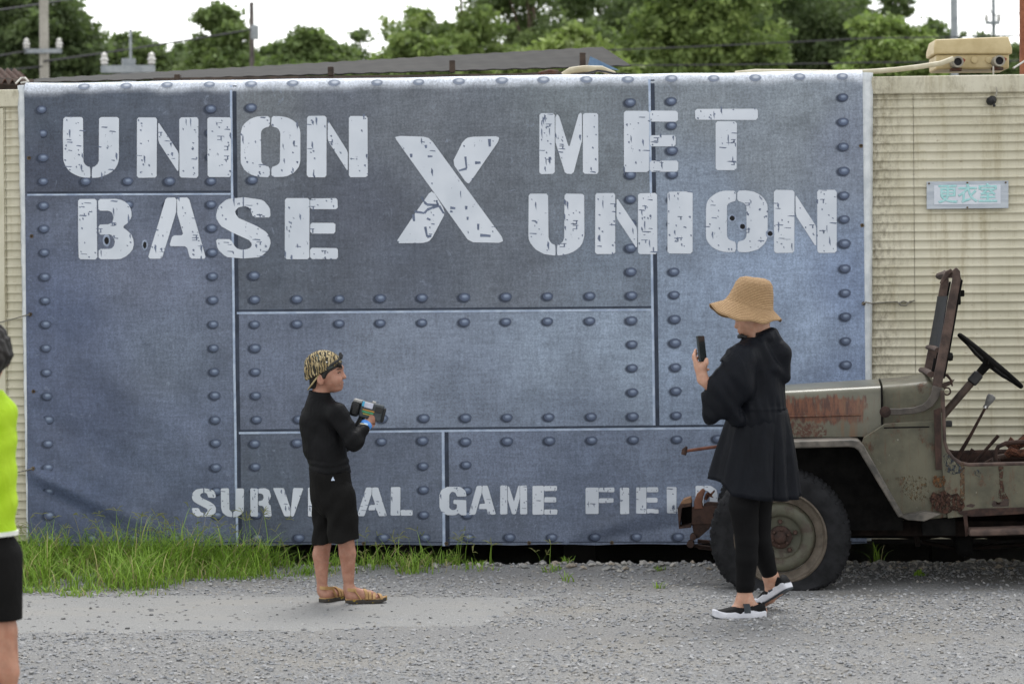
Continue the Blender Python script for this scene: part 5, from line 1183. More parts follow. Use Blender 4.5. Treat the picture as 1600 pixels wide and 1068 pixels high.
def wheel(x, L, zc, flip, flat=True):
    w_ = empty('wheel', (x, L, zc), math.pi if flip else 0.0); w_.parent = jeep
    t2 = MB(); t2.f = ty.f; t2.mi = ty.mi; vs = []
    for v in ty.v:
        v = Vector(v); lim = -zc - .004
        if v.z < lim + .05:
            k = (lim + .05 - v.z); v.y += (-1 if v.y < .09 else 1) * min(.03, k * .35) * (1 if v.z > lim - .12 else .6); v.z = max(lim, lim + .05 - k * .5) if k < .1 else lim
        vs.append(v)
    t2.v = [tuple(v) for v in vs]
    tyre = jb(t2, 'tyre', RUBR, w_, angle=50)
    for nm, me in (('rim', rim_me), ('disc', disc_me)):
        o_ = bpy.data.objects.new(nm, me); COL.objects.link(o_); o_.parent = w_
    h_ = bpy.data.objects.new('hub', hub_me); COL.objects.link(h_); h_.parent = w_
    for k in range(5):
        a = R(72 * k + 90); o_ = bpy.data.objects.new('lug_nut', nut_me); COL.objects.link(o_); o_.parent = w_; o_.location = (.082 * math.cos(a), 0, .082 * math.sin(a))
    for k in range(6):
        a = R(60 * k + 20); o_ = bpy.data.objects.new('hub_bolt', nut_me); COL.objects.link(o_); o_.parent = w_; o_.location = (.043 * math.cos(a), -.008, .043 * math.sin(a)); o_.scale = (.6, .6, .6)
wheel(0, 0, ZC, False); wheel(0, 2 * CW, ZC + .02, True)
wheel(2.03, 0, ZC + .03, False); wheel(2.03, 2 * CW, ZC + .04, True)
for x in (0, 2.03): jb(MB().tube([Vector((x, .15, ZC + .02)), Vector((x, 2 * CW - .15, ZC + .02))], .04, 10), 'axle', JDK)
jb(MB().box((0, .26, ZC), (.16, .10, .18)), 'steering_knuckle', JDK, bevel=.03)
# ------------------------------------------------------------------ people
def skin_mat(name, c1, c2):
    M = Mat(name, .5, .4); M.color(M.mix(M.ramp(M.noise(40, 4), .4, .7, 0, .35), M.mix(M.ramp(M.noise(16, 5, .65), .3, .7), tuple(x * .86 for x in c1), c2), (c1[0] * 1.02, c1[1] * .78, c1[2] * .72))); M.b.inputs['Subsurface Weight'].default_value = .12; M.b.inputs['Subsurface Radius'].default_value = (.012, .005, .003); M.bump(M.noise(160, 3), .06, .002); return M.m
def cloth(name, c1, c2, rough=.8, fold=.35, fs=16, stretch=(1, 1, .5)):
    M = Mat(name, rough, .25); M.color(M.mix(M.ramp(M.noise(7, 4), .3, .7), c1, c2))
    M.bump(M.math('ADD', M.noise(fs, 3, .5, M.co(stretch), .8), M.math('MULTIPLY', M.noise(240, 2), .05)), fold, .02)
    M.b.inputs['Specular IOR Level'].default_value = .12; return M.m
def unit(v): return Vector(v).normalized()
def hand(s, wrist, d, n, size, curl=.5, thumb_side=1, r=None, spread=.0):
    """palm and five fingers; d points along the hand, n is the palm's facing; fingers curl towards n"""
    w_, d, n = Vector(wrist), unit(d), unit(n); n = (n - d * n.dot(d)).normalized(); sd_ = d.cross(n) * thumb_side; L = size; r = r or L * .047
    k1 = w_ + d * L * .46
    s.cone(w_, w_ + d * L * .2, r * 2.1, r * 2.3, .012); s.cone(w_ + d * L * .12, k1, r * 3.0, r * 3.6, .012, flat=(n, .48))
    for i, (off, ln) in enumerate([(1.5, .46), (.5, .52), (-.5, .49), (-1.5, .38)]):
        b0 = k1 + sd_ * off * r * 2.05 - d * r * abs(off) * .5; dd = unit(d + sd_ * off * spread); c_ = curl
        p1 = b0 + unit(dd * math.cos(c_) + n * math.sin(c_)) * L * ln * .42
        p2 = p1 + unit(dd * math.cos(2 * c_) + n * math.sin(2 * c_)) * L * ln * .33
        p3 = p2 + unit(dd * math.cos(2.8 * c_) + n * math.sin(2.8 * c_)) * L * ln * .25
        s.chain([b0, p1, p2, p3], [r * 1.05, r * .98, r * .9, r * .75], .004)
    t0 = w_ + d * L * .16 + sd_ * r * 2.2; t1 = t0 + unit(d * .7 + sd_ * .75 + n * .25) * L * .2; t2 = t1 + unit(d * .9 + sd_ * .25 + n * .45) * L * .18; t3 = t2 + unit(d + n * .5) * L * .1
    s.chain([t0, t1, t2, t3], [r * 1.5, r * 1.2, r * 1.0, r * .8], .008)
def foot_frame(heel, toe, up=(0, 0, 1)):
    h, t_ = Vector(heel), Vector(toe); f = unit(t_ - h); u = Vector(up); u = (u - f * u.dot(f)).normalized(); return h, (t_ - h).length, f, u, f.cross(u)
WID = [(0, .60), (.06, .80), (.18, .90), (.35, .82), (.5, .84), (.66, 1.0), (.8, .98), (.92, .74), (.985, .40), (1.0, .15)]
def foot_w(t_): return float(np.interp(t_, [a for a, _ in WID], [b for _, b in WID]))
def sole_mesh(fr, width, z0, z1, toe_up=.0, grow=1.0, wave=0.0):
    h, L, f, u, sd_ = fr; rings = []; out = []
    ts = [0, .02, .06, .12, .2, .3, .4, .5, .6, .7, .8, .88, .94, .98, 1.0]
    for zz_ in (z0, (z0 + z1) / 2, z1):
        ring = []
        for sgn in (1, -1):
            for t_ in (ts if sgn == 1 else ts[::-1]):
                rise = toe_up * max(0, (t_ - .75) / .25) ** 2; g = grow if zz_ != z0 else grow * .95
                wv = wave * math.sin(t_ * 22) if zz_ == z1 else 0
                ring.append(h + f * (t_ * L) + sd_ * sgn * foot_w(t_) * width * g + u * (zz_ + rise + wv))
        rings.append(ring)
    return MB().loft(rings)

# ---------- boy with the toy blaster
BY = 12.33
def pb(px, py, dy=0.0): return at(px, py, BY + dy)
gz = ground_at(540, 944).z
boy = empty('person', (pb(525, 940).x, BY, 0)); tag(boy, 'boy in black long sleeves and shorts with backwards camouflage cap holding a toy blaster', 'person')
SK = skin_mat('tanned_skin', srgb(160, 116, 97), srgb(180, 136, 116))
b = SDF((pb(455, 0).x, BY - .36, -.03), (pb(612, 0).x, BY + .42, pb(0, 535).z), .0048)
# head in profile, turned a little to the camera
b.ell(pb(508, 578, 0), (.090, .072, .092), .02).ell(pb(517, 588, -.004), (.056, .058, .070), .025).ell(pb(521.5, 596, -.01), (.038, .045, .042), .022)
b.cone(pb(531, 606, -.012), pb(522, 606, -.012), .013, .018, .025)
b.cone(pb(533, 578, -.016), pb(537, 587.5, -.018), .007, .0105, .008); b.ell(pb(538.2, 589, -.018), (.0105, .013, .0095), .006)
b.cone(pb(532, 575.5, -.03), pb(534.5, 574, -.006), .009, .008, .012)
b.cone(pb(533.5, 597.5, -.03), pb(535.5, 597.5, -.012), .0065, .0065, .006).cone(pb(532.5, 601.5, -.03), pb(534.5, 602, -.012), .007, .007, .006)
b.ell(pb(526, 593, -.045), (.026, .018, .024), .02)
b.ell(pb(532.5, 581, -.046), (.012, .009, .0065), .008, 'sub')
b.ell(pb(500.5, 593, -.070), (.018, .013, .030), .006, ry=R(-12)).ell(pb(500.5, 592, -.082), (.007, .006, .015), .004, 'sub')
b.cone(pb(502, 604, 0), pb(499, 628, 0), .042, .048, .02)
# trunk, arms, legs
b.cone(pb(503, 650, 0), pb(514, 735, 0), .070, .066, .03).cone(pb(514, 735, 0), pb(519, 770, 0), .066, .066, .03)
RS, RE, RW = pb(527, 646, -.095), pb(553, 690, -.115), pb(571, 665, -.045)
LS, LE, LW = pb(488, 646, .095), pb(536, 692, .19), pb(570, 660, .085)
for (s_, e_, w_) in ((RS, RE, RW), (LS, LE, LW)): b.chain([s_, e_, w_], [.034, .028, .022], .01)
hand(b, RW, pb(586, 650, .0) - RW, Vector((-.15, 1, .35)), .125, .55, -1)
hand(b, LW, pb(588, 652, .05) - LW, Vector((.1, -1, .35)), .125, .5, 1)
LK, LA = pb(507, 836, .068), pb(503.5, 917, .07); RK, RA = pb(539, 834, -.042), pb(545, 916, -.01)
for (h_, k_, cf, a_) in ((pb(509, 765, .05), LK, pb(501.5, 866, .072), LA), (pb(529, 765, -.04), RK, pb(543.0, 864, -.03), RA)):
    b.chain([h_, h_.lerp(k_, .6), k_, cf, a_], [.040, .040, .043, .0430, .0245], .008)
LH_, LT_ = ground_at(499, 941) + Vector((0, .0, .018)), None
lh = Vector((pb(498, 0, .05).x, BY + .05, .03)); lt = lh + Vector((.105, .145, 0)); rh = Vector((pb(536, 0, -.01).x, BY - .01, .03)); rt = rh + Vector((.178, .03, 0))
for h_, t_, a_ in ((lh, lt, LA), (rh, rt, RA)):
    f = (t_ - h_); b.cone(h_ + f * .10 + Vector((0, 0, .012)), a_, .027, .0245, .012); b.cone(h_ + f * .08 + Vector((0, 0, .008)), h_ + f * .72, .029, .024, .02, flat=((0, 0, 1), .85)); b.cone(a_ + Vector((0, 0, -.02)), h_ + f * .62 + Vector((0, 0, .012)), .024, .022, .02)
    sd_ = unit(f).cross(Vector((0, 0, 1)))
    for k in range(5): q = h_ + f * (.80 + .05 * (2 - abs(k - 1.4))) + sd_ * (k - 2) * .0145; b.cone(h_ + f * .70 + sd_ * (k - 2) * .012, q, .010, .0085 if k not in (0, 4) else .009, .008)
b.build('body', SK, boy)
BLACKC = cloth('black_jersey', (.0052, .0054, .0062), (.0082, .0084, .0096), .6, .5, 20)
sh_ = SDF((pb(455, 0).x, BY - .30, pb(0, 752).z), (pb(585, 0).x, BY + .34, pb(0, 605).z), .005)
fl_ = (.6, .75, 0)
sh_.cone(pb(503, 652, 0), pb(510, 700, 0), .100, .094, .03, flat=((.7, .7, 0), .92)).cone(pb(510, 700, 0), pb(515.5, 735, 0), .095, .105, .03)
sh_.cone(pb(500, 634, 0), pb(499, 615, 0), .062, .054, .02)
sh_.cone(pb(500, 638, 0), RS, .066, .052, .03).cone(pb(499, 638, 0), LS, .066, .050, .03)
sh_.cone(pb(484, 660, -.0), pb(492, 700, 0), .055, .06, .03)
for (s_, e_, w_) in ((RS, RE, RW), (LS, LE, LW)): sh_.chain([s_, e_, e_.lerp(w_, .78)], [.053, .044, .034], .02)
sh_.cut(pb(515, 738.5, 0), (0, 0, -1)); sh_.cut(pb(500, 611.5), (.12, 0, 1))
sh_.cone(pb(501, 606), pb(500, 622), .041, .043, .004, 'sub')
zf = lambda py: pb(500, py).z
sh_.warp(lambda X, Y, Z: .0022 * np.sin(Z * 190 + 2.0 * np.sin(X * 22 + Y * 9)) * np.exp(-((Z - zf(726)) / .03) ** 2) + .0014 * np.sin(52 * (X + .8 * Z) + 3 * np.sin(Z * 14)) + .0025 * np.sin(85 * (Z - .9 * X) + Y * 10) * np.exp(-((X - pb(552, 0).x) / .07) ** 2))
sh_.build('shirt', BLACKC, boy)
SHORTC = cloth('black_shorts_cloth', (.0062, .006, .0058), (.0096, .0092, .0090), .8, .5, 18)
so_ = SDF((pb(465, 0).x, BY - .28, pb(0, 862).z), (pb(580, 0).x, BY + .28, pb(0, 726).z), .005)
so_.cone(pb(515.5, 742, 0), pb(519.5, 775, 0), .104, .113, .03)
so_.chain([pb(509, 775, .055), pb(508, 815, .064), pb(507, 858, .070)], [.072, .064, .062], .008)
so_.chain([pb(530, 775, -.045), pb(535, 810, -.045), pb(537.5, 852, -.045)], [.086, .080, .079], .006)
so_.cone(pb(507, 868, .070), pb(507, 846, .068), .050, .046, .006, 'sub').cone(pb(538, 864, -.045), pb(537, 842, -.045), .064, .058, .006, 'sub')
so_.cut(pb(525, 846.5, 0), (.18, 0, -1)).cut(pb(515, 735.5), (0, 0, 1))
so_.warp(lambda X, Y, Z: .0028 * np.sin(70 * (X - .25 * Z) + 2.5 * np.sin(Z * 13 + Y * 8)) + .002 * np.sin(50 * (Z + .7 * X)))
so_.build('shorts', SHORTC, boy)
p = pb(519.5, 748, -.125); o = MB().add([p + Vector((-.009, 0, -.009)), p + Vector((.010, -.001, -.009)), p + Vector((.001, 0, .012))], [(0, 1, 2)]).build('logo', basic('logo_grey', srgb(170, 182, 200), rough=.6, bump=0), boy)
sm_ = o.modifiers.new('wrap', 'SHRINKWRAP'); sm_.target = bpy.data.objects[[x.name for x in boy.children if x.name.startswith('shorts')][0]]; sm_.wrap_method = 'PROJECT'; sm_.use_project_y = True; sm_.use_negative_direction = True; sm_.use_positive_direction = True; sm_.offset = .002
# hair under the cap
HAIR = Mat('black_hair', .55, .35); HAIR.color(HAIR.mix(HAIR.ramp(HAIR.noise(60, 3, .6, HAIR.co((1, 1, .25))), .3, .7), (.006, .0055, .005), (.015, .0125, .011))).bump(HAIR.noise(150, 3, .6, HAIR.co((1, 1, .15))), .6, .004); HAIR = HAIR.m
hr = SDF((pb(478, 0).x, BY - .12, pb(0, 612).z), (pb(545, 0).x, BY + .12, pb(0, 545).z), .004)
hr.ell(pb(507.5, 578.5, 0), (.0935, .0765, .094), .01)
hr.cut(pb(511, 583.5), unit((.55, 0, -1)), None, None)
hr.cone(pb(509, 578, -.068), pb(506, 589, -.072), .014, .010, .012)
hr.cone(pb(491, 586, -.02), pb(491, 601, -.01), .042, .030, .02)
hr.cone(pb(529, 569, -.045), pb(533, 574, -.03), .013, .008, .008)
hr.build('hair', HAIR, boy)
EYEB = basic('dark_brow', (.02, .014, .011), (.03, .022, .018), bump=0)
MB().tube([pb(526, 577, -.0655), pb(530, 575.5, -.059), pb(534, 576.5, -.045)], [.002, .0032, .0018], 6).build('eyebrow', EYEB, boy)
MB().tube([pb(527.5, 582.6, -.062), pb(530.5, 581.2, -.0565), pb(533, 582, -.046)], [.0018, .003, .0018], 6).build('eye', EYEB, boy)
MB().tube([pb(527, 598.6, -.058), pb(531, 600, -.044), pb(534.8, 599.8, -.026)], [.0015, .0028, .002], 6).build('mouth_line', basic('mouth_shadow', srgb(110, 58, 48), bump=0), boy)
MB().tube([pb(531.5, 599.8, -.0435), pb(533, 600, -.036)], [.0022, .0022], 6).build('teeth', PORC, boy)
# cap worn backwards: crown, brim down the neck
CAPM = Mat('tiger_camouflage', .8, .2)
wv = CAPM.n('TexWave'); wv.wave_type = 'BANDS'; wv.bands_direction = 'X'; wv.inputs['Scale'].default_value = 24; wv.inputs['Distortion'].default_value = 10; wv.inputs['Detail'].default_value = 3; wv.inputs['Detail Scale'].default_value = 2.2
CAPM.put(wv.inputs['Vector'], CAPM.co((1, .6, .45), rot=(0, .35, 0)))
c = CAPM.mix(CAPM.ramp(wv.outputs['Fac'], .38, .5), srgb(50, 48, 42), CAPM.mix(CAPM.ramp(CAPM.noise(28, 3), .4, .6), srgb(134, 118, 84), srgb(176, 160, 124)))
c = CAPM.mix(CAPM.ramp(CAPM.noise(22, 3, .5, CAPM.co((1, 1, .6), loc=(4, 0, 2))), .62, .68), c, srgb(84, 96, 92))
CAPM.color(c).bump(CAPM.noise(90, 3), .3, .003); CAPM = CAPM.m
cp = SDF((pb(470, 0).x, BY - .13, pb(0, 612).z), (pb(548, 0).x, BY + .13, pb(0, 538).z), .004)
cp.ell(pb(506.5, 576, 0), (.100, .085, .095), .01).ell(pb(500, 578, 0), (.085, .083, .085), .03)
cp.cut(pb(512, 577.5), unit((.50, 0, -1)))
cp.ell(pb(508, 582, 0), (.088, .076, .086), .004, 'sub')
cap = cp.build('cap', CAPM, boy)
bp = [pb(497, 583.5), pb(479, 612)]; ax_b = unit(bp[1] - bp[0]); up_b = Vector((-ax_b.z, 0, ax_b.x)) * -1
mb = MB(); rings = []
for k in range(9):
    a = R(-80 + 20 * k); lat = .080 * math.sin(a); out_ = .100 * math.cos(a) ** .7 if math.cos(a) > 0 else 0
    base_ = bp[0] + Vector((0, lat, 0)) - ax_b * .022 * (1 - math.cos(a)); tip = base_ + ax_b * out_; drop = up_b * (.010 * math.sin(a) ** 2)
    rings.append([base_ + up_b * .003 - drop, tip + up_b * .003 - drop, tip - up_b * .003 - drop, base_ - up_b * .003 - drop])
mb.loft(rings).build('cap_brim', basic('brim_cloth', srgb(138, 122, 86), srgb(178, 162, 122), 40, .8, .3), boy, bevel=.002)
MB().tube([pb(531, 551, -.02), pb(533, 555.5, -.022), pb(532.5, 560, -.03)], [.007, .011, .008], 8).build('cap_strap', BPL, boy)
MB().tube([pb(531, 560.5, -.045), pb(522, 567, -.071), pb(510, 576, -.083)], [.005, .007, .006], 6).build('cap_band', BPL, boy)
MB().ball(pb(510.5, 565.5, -.084), .004, 8, 6).build('cap_stud', PORC, boy)
# blue watch and pale band
dW = unit(RW - RE); side_ = dW.cross(Vector((0, 1, 0)))
def ring(c_, ax, r0, r1, h_, name, mat, par, n=24): return MB().lathe([(r0, -h_), (r1, -h_ * .7), (r1, h_ * .7), (r0, h_)], c_, ax, n, closed=True).build(name, mat, par)
ring(RW + dW * .004, dW, .020, .031, .015, 'wristband', basic('blue_silicone', srgb(66, 128, 206), srgb(96, 156, 226), 20, .4, 0), boy)
MB().box(RW + dW * .004 + Vector((0, -.031, .004)), (.022, .008, .016)).build('watch_face', basic('watch_white', srgb(190, 210, 235), bump=0), boy, bevel=.003)
ring(RW - dW * .018, dW, .022, .0325, .007, 'bracelet', basic('cream_band', srgb(196, 188, 160), srgb(214, 206, 180)), boy)
ring(RW - dW * .029, dW, .022, .034, .006, 'cuff', BPL, boy)
# sandals
TANL = basic('tan_leather', srgb(156, 122, 78), srgb(184, 150, 104), 20, .7, .3)
SOLE = Mat('sandal_sole', .8, .2); SOLE.color(SOLE.mix(SOLE.ramp(SOLE.noise(38, 2, .5, SOLE.co((1, 1, .5))), .60, .64), srgb(66, 62, 58), srgb(150, 128, 52))); SOLE = SOLE.m
for h_, t_, a_ in ((lh, lt, LA), (rh, rt, RA)):
    f = unit(t_ - h_); hh = Vector((h_.x, h_.y, .0)) - f * .014; tt = Vector((t_.x, t_.y, 0)) + f * .018; fr = foot_frame(hh, tt)
    sn = empty('sandal', hh); sn.parent = boy; sn.matrix_parent_inverse = Matrix.Translation(boy.location).inverted()
    sole_mesh(fr, .038, .001, .019, .012, 1.05, .002).build('sole', SOLE, sn, bevel=.003); sole_mesh(fr, .035, .019, .024, .012, 1.0).build('footbed', TANL, sn)
    H_, L_, f_, u_, s_ = fr
    for (tb, hgt, wd, lean) in [(.44, .070, .016, .06), (.56, .060, .014, .02), (.69, .050, .015, -.02), (.80, .044, .014, .05)]:
        rg = []
        for k in range(11):
            a = math.pi * k / 10; ww = foot_w(tb) * .037; c_ = H_ + f_ * (tb + lean * math.cos(a)) * L_ + s_ * ww * math.cos(a) + u_ * (.020 + (hgt - .020) * math.sin(a) ** .8)
            rg.append([c_ - f_ * wd / 2, c_ + f_ * wd / 2, c_ + f_ * wd / 2 + u_ * .004 + s_ * .003 * math.cos(a), c_ - f_ * wd / 2 + u_ * .004 + s_ * .003 * math.cos(a)])
        MB().loft(rg).build('strap', TANL, sn, bevel=.0015)
    rg = []
    for k in range(13):
        a = R(-105 + 210 * k / 12); c_ = H_ + f_ * (.19 * L_) + (-f_ * math.cos(a) * .042 + s_ * math.sin(a) * .037); z_ = u_ * (.062 + .004 * math.cos(a))
        od = (-f_ * math.cos(a) + s_ * math.sin(a)) * .004
        rg.append([c_ + z_, c_ + z_ + od, c_ + z_ + od + u_ * .018, c_ + z_ + u_ * .018])
    MB().loft(rg).build('heel_strap', TANL, sn, bevel=.0015)
    for sg_ in (-1, 1): MB().tube([H_ + f_ * .20 * L_ + s_ * .036 * sg_ + u_ * .07, H_ + f_ * .36 * L_ + s_ * .033 * sg_ + u_ * .022], .007, 6, flat=.5).build('strap', TANL, sn)
# toy blaster in his hands
tb_c = pb(572, 641, .02); e_x = unit(pb(597, 646.5, 0) - pb(548, 634, 0)); e_z = unit(Vector((-e_x.z, 0, e_x.x)))
toy = empty('toy_blaster', tb_c); tag(toy, 'chunky dark toy blaster with pale screen and green-orange stripes in the boy\'s hands', 'toy')
rotm = Matrix(((e_x.x, 0, e_z.x), (e_x.y, 1, e_z.y), (e_x.z, 0, e_z.z))).to_3x3()
def tb(x, y, z_, sx, sy, sz, nm, mat, bev=.004): return MB().box(tb_c + rotm @ Vector((x, y, z_)), (sx, sy, sz), rotm).build(nm, mat, toy, bevel=bev)
TGREY = basic('toy_grey', srgb(52, 58, 62), srgb(70, 76, 80), 12, .4, 0); TDK = basic('toy_black', (.012, .013, .014), (.02, .021, .022), 10, .45, 0); TLT = basic('toy_silver', srgb(150, 150, 148), srgb(180, 178, 174), 10, .35, 0)
tb(.028, 0, .004, .118, .064, .086, 'body', TGREY, .008); tb(.064, -.0335, .020, .040, .004, .030, 'side_panel', TDK, .002)
tb(.008, -.034, .030, .046, .005, .028, 'screen', basic('pale_screen', srgb(178, 184, 204), srgb(206, 208, 222), 14, .25, 0), .002)
tb(-.020, -.034, .032, .012, .006, .026, 'cyan_edge', basic('cyan_trim', srgb(74, 156, 190), bump=0), .002)
tb(.012, -.034, -.006, .060, .005, .010, 'green_stripe', basic('toy_green', srgb(58, 136, 104), srgb(90, 160, 110), 30, .5, 0), .002); tb(.014, -.0338, .004, .062, .005, .007, 'orange_stripe', basic('toy_orange', srgb(168, 122, 52), srgb(190, 140, 66), 30, .5, 0), .002)
tb(.016, -.0345, -.017, .056, .005, .006, 'yellow_stripe', basic('toy_yellow', srgb(150, 140, 70), bump=0), .002)
tb(-.056, 0, -.004, .048, .058, .078, 'stock', TDK, .014); tb(-.048, 0, .038, .052, .05, .018, 'stock_cap', TLT, .007)
tb(.092, 0, -.002, .014, .056, .074, 'muzzle_plate', TDK, .006); tb(.030, 0, .050, .020, .03, .012, 'top_button', TLT, .004)
MB().tube([tb_c + rotm @ Vector((-.01, 0, -.035)), tb_c + rotm @ Vector((-.025, 0, -.095))], .017, 10).build('grip', TDK, toy)

# ---------- woman photographing with a phone
WY = 11.61
def pw(px, py, dy=0.0): return at(px, py, WY + dy)
wom = empty('person', (pw(1170, 960).x, WY, 0)); tag(wom, 'woman in straw hat and black hooded tunic raising a phone', 'person')
SKW = skin_mat('fair_skin', srgb(186, 143, 120), srgb(204, 162, 140))
s = SDF((pw(1070, 0).x, WY - .32, -.02), (pw(1250, 0).x, WY + .42, pw(0, 445).z), .005)
s.ell(pw(1178, 480), (.085, .075, .10), .02).ell(pw(1166, 499), (.050, .056, .062), .03).cone(pw(1160, 518), pw(1168, 519), .018, .022, .025)
s.cone(pw(1152.5, 503), pw(1150.5, 510), .008, .010, .01).cone(pw(1154.5, 516, -.01), pw(1154.5, 518, .0), .006, .006, .006)
s.ell(pw(1186, 496, -.074), (.013, .010, .027), .006)
s.cone(pw(1184, 500), pw(1189, 535), .052, .056, .03)
s.cone(pw(1186, 560), pw(1182, 660), .095, .09, .03).cone(pw(1182, 660), pw(1180, 710), .09, .085, .03)
NS, NE, NW = pw(1160, 560, -.125), pw(1130, 624, -.14), pw(1098, 592, -.15)
FS, FE, FW = pw(1203, 560, .115), pw(1165, 645, .20), pw(1130, 625, .08)
s.chain([NS, NE], [.040, .030], .02).chain([NE, NW], [.030, .025], .02).chain([FS, FE, FW], [.045, .04, .026], .02)
# hand round the phone: palm behind, thumb in front
PHC = pw(1096, 545, -.135)
hand(s, FW, Vector((-1, -.3, .5)), Vector((0, -.4, 1)), .165, .5, 1)
pal = pw(1094.5, 575, -.15); s.cone(NW, pal, .026, .030, .015, flat=((.5, .8, 0), .8)); s.cone(pw(1090, 570, -.15), pw(1099, 571, -.15), .018, .018, .012)
for (q0, q1, q2, r_) in [((1088, 566, -.16), (1084.5, 555, -.15), (1087, 546.5, -.135), .0088), ((1087, 568, -.145), (1084, 558, -.13), (1088, 551, -.115), .0088), ((1088, 571, -.13), (1086, 563, -.115), (1092, 557, -.105), .0086), ((1096, 578, -.13), (1103, 577.5, -.135), (1107.5, 577, -.14), .0075)]:
    s.chain([pw(*q0), pw(*q1), pw(*q2)], [r_ * 1.15, r_, r_ * .85], .006)
s.chain([pw(1098, 574, -.165), pw(1103, 567, -.172), pw(1104, 561.5, -.172)], [.014, .0115, .0095], .008)
NK, NA = pw(1167, 842, -.04), pw(1163.5, 934, -.02); FK, FA = pw(1186, 842, .11), pw(1204, 900, .19)
s.chain([pw(1172, 715, -.05), NK, pw(1166, 872, -.035), NA], [.050, .042, .040, .031], .01)
s.chain([pw(1186, 715, .07), FK, pw(1193, 866, .145), FA], [.050, .042, .040, .031], .01)
nh, ntoe = Vector((pw(1181, 0).x, WY - .02, .035)), Vector((pw(1110, 0).x, WY - .05, .03))
fh_, ft_ = pw(1219, 917, .19), pw(1193, 944, .29)
for h_, t_, a_ in ((nh, ntoe, NA), (fh_, ft_, FA)):
    f = t_ - h_; s.cone(h_ + f * .12, a_, .030, .030, .02).cone(a_, h_ + f * .6, .03, .026, .03).cone(h_, h_ + f * .9, .027, .018, .02)
s.build('body', SKW, wom)
WBL = cloth('navy_black_cloth', (.0050, .0060, .0088), (.0078, .0092, .0134), .55, .5, 16, (1, 1, .35))
LEG = cloth('black_leggings_cloth', (.0038, .0038, .0044), (.0058, .0058, .0066), .7, .2, 12)
lg = SDF((pw(1110, 0).x, WY - .22, pw(0, 935).z), (pw(1240, 0).x, WY + .42, pw(0, 690).z), .005)
lg.chain([pw(1174, 715, -.03), pw(1162, 790, -.045), NK, pw(1166.5, 872, -.035), pw(1164.5, 912, -.025), NA], [.078, .072, .0560, .0535, .044, .038], .01)
lg.chain([pw(1182, 715, .05), pw(1184, 780, .09), FK, pw(1193, 866, .145), FA], [.078, .070, .056, .051, .037], .01)
lg.cut(pw(1164, 927.5, -.02), (0, 0, -1), (pw(1130, 0).x, WY - .25, 0), (pw(1186, 0).x, WY + .06, .4))
lg.cut(FA + Vector((-.004, 0, .012)), FA - FK, (pw(1180, 0).x, WY + .06, 0), (pw(1245, 0).x, WY + .45, .45))
lg.build('leggings', LEG, wom)
tp = SDF((pw(1080, 0).x, WY - .34, pw(0, 690).z), (pw(1252, 0).x, WY + .34, pw(0, 505).z), .005)
tp.cone(pw(1186, 575), pw(1182, 650), .128, .138, .04).cone(pw(1187, 548), NS, .085, .075, .04).cone(pw(1189, 548), FS, .085, .07, .04).cone(pw(1186, 540), pw(1186, 575), .075, .115, .04)
tp.cone(pw(1154, 566, -.135), pw(1110, 607, -.155), .072, .036, .02).cone(pw(1152, 574, -.14), pw(1108.5, 618, -.158), .076, .040, .03).cone(pw(1150, 582, -.14), pw(1108, 630, -.162), .080, .041, .03).cone(pw(1152, 592, -.135), pw(1108, 642, -.164), .080, .038, .03).cone(pw(1155, 604, -.13), pw(1109, 651, -.165), .078, .032, .03).cone(pw(1120, 645, -.16), pw(1106, 659, -.165), .04, .014, .015)
tp.cone(pw(1135, 632, -.15), pw(1150, 655, -.12), .05, .04, .03)
tp.cone(pw(1097, 588, -.150), pw(1105, 606, -.155), .036, .030, .006, 'sub')
tp.cut(pw(1103, 595.5, -.15), unit((-.62, 0, .55)), (pw(1085, 0).x, WY - .3, pw(0, 625).z), (pw(1125, 0).x, WY - .03, pw(0, 575).z))
tp.cut(pw(1095, 612, -.16), unit((-1, 0, -.09)), (pw(1080, 0).x, WY - .3, pw(0, 690).z), (pw(1115, 0).x, WY - .03, pw(0, 600).z))
tp.chain([FS, FE, FE.lerp(FW, .5)], [.07, .075, .07], .03)
# neckline and hood lying on the back
tp.chain([pw(1165, 536, -.055), pw(1178, 536, -.085), pw(1198, 526, -.07), pw(1208, 519, -.01)], [.020, .026, .026, .022], .02)
tp.chain([pw(1165, 536, .03), pw(1185, 531, .09), pw(1206, 520, .05)], [.02, .026, .022], .02)
tp.chain([pw(1206, 526, -.03), pw(1219, 552, -.05), pw(1226, 588, -.055)], [.040, .048, .028], .025)
tp.chain([pw(1206, 526, .04), pw(1219, 552, .06), pw(1226, 588, .03)], [.040, .048, .03], .025)
tp.chain([pw(1190, 540, -.11), pw(1210, 575, -.105), pw(1228, 592, -.05)], [.022, .022, .014], .02)
tp.cone(pw(1186, 500), pw(1188, 536), .052, .056, .006, 'sub')
tp.cut(pw(1170, 534), unit((-.25, -.1, 1)), (pw(1140, 0).x, WY - .12, pw(0, 534).z), (pw(1172, 0).x, WY + .12, pw(0, 500).z))
zz0 = pw(0, 648).z
tp.warp(lambda X, Y, Z: .0022 * np.sin(48 * (X * .9 + Z * .45) + 3 * np.sin(Z * 7 + Y * 6)) + .003 * np.sin(150 * (X + .5 * Y) + 2 * np.sin(Z * 12)) * np.exp(-((Z - zz0) / .06) ** 2) * (X > pw(1142, 0).x) + .0018 * np.sin(70 * (Z + .9 * X) + 2 * np.sin(X * 25)) * (X < pw(1150, 0).x) - .003 * np.exp(-((Z - zz0) / .006) ** 2) * (X > pw(1142, 0).x))
tp.build('tunic_top', WBL, wom)
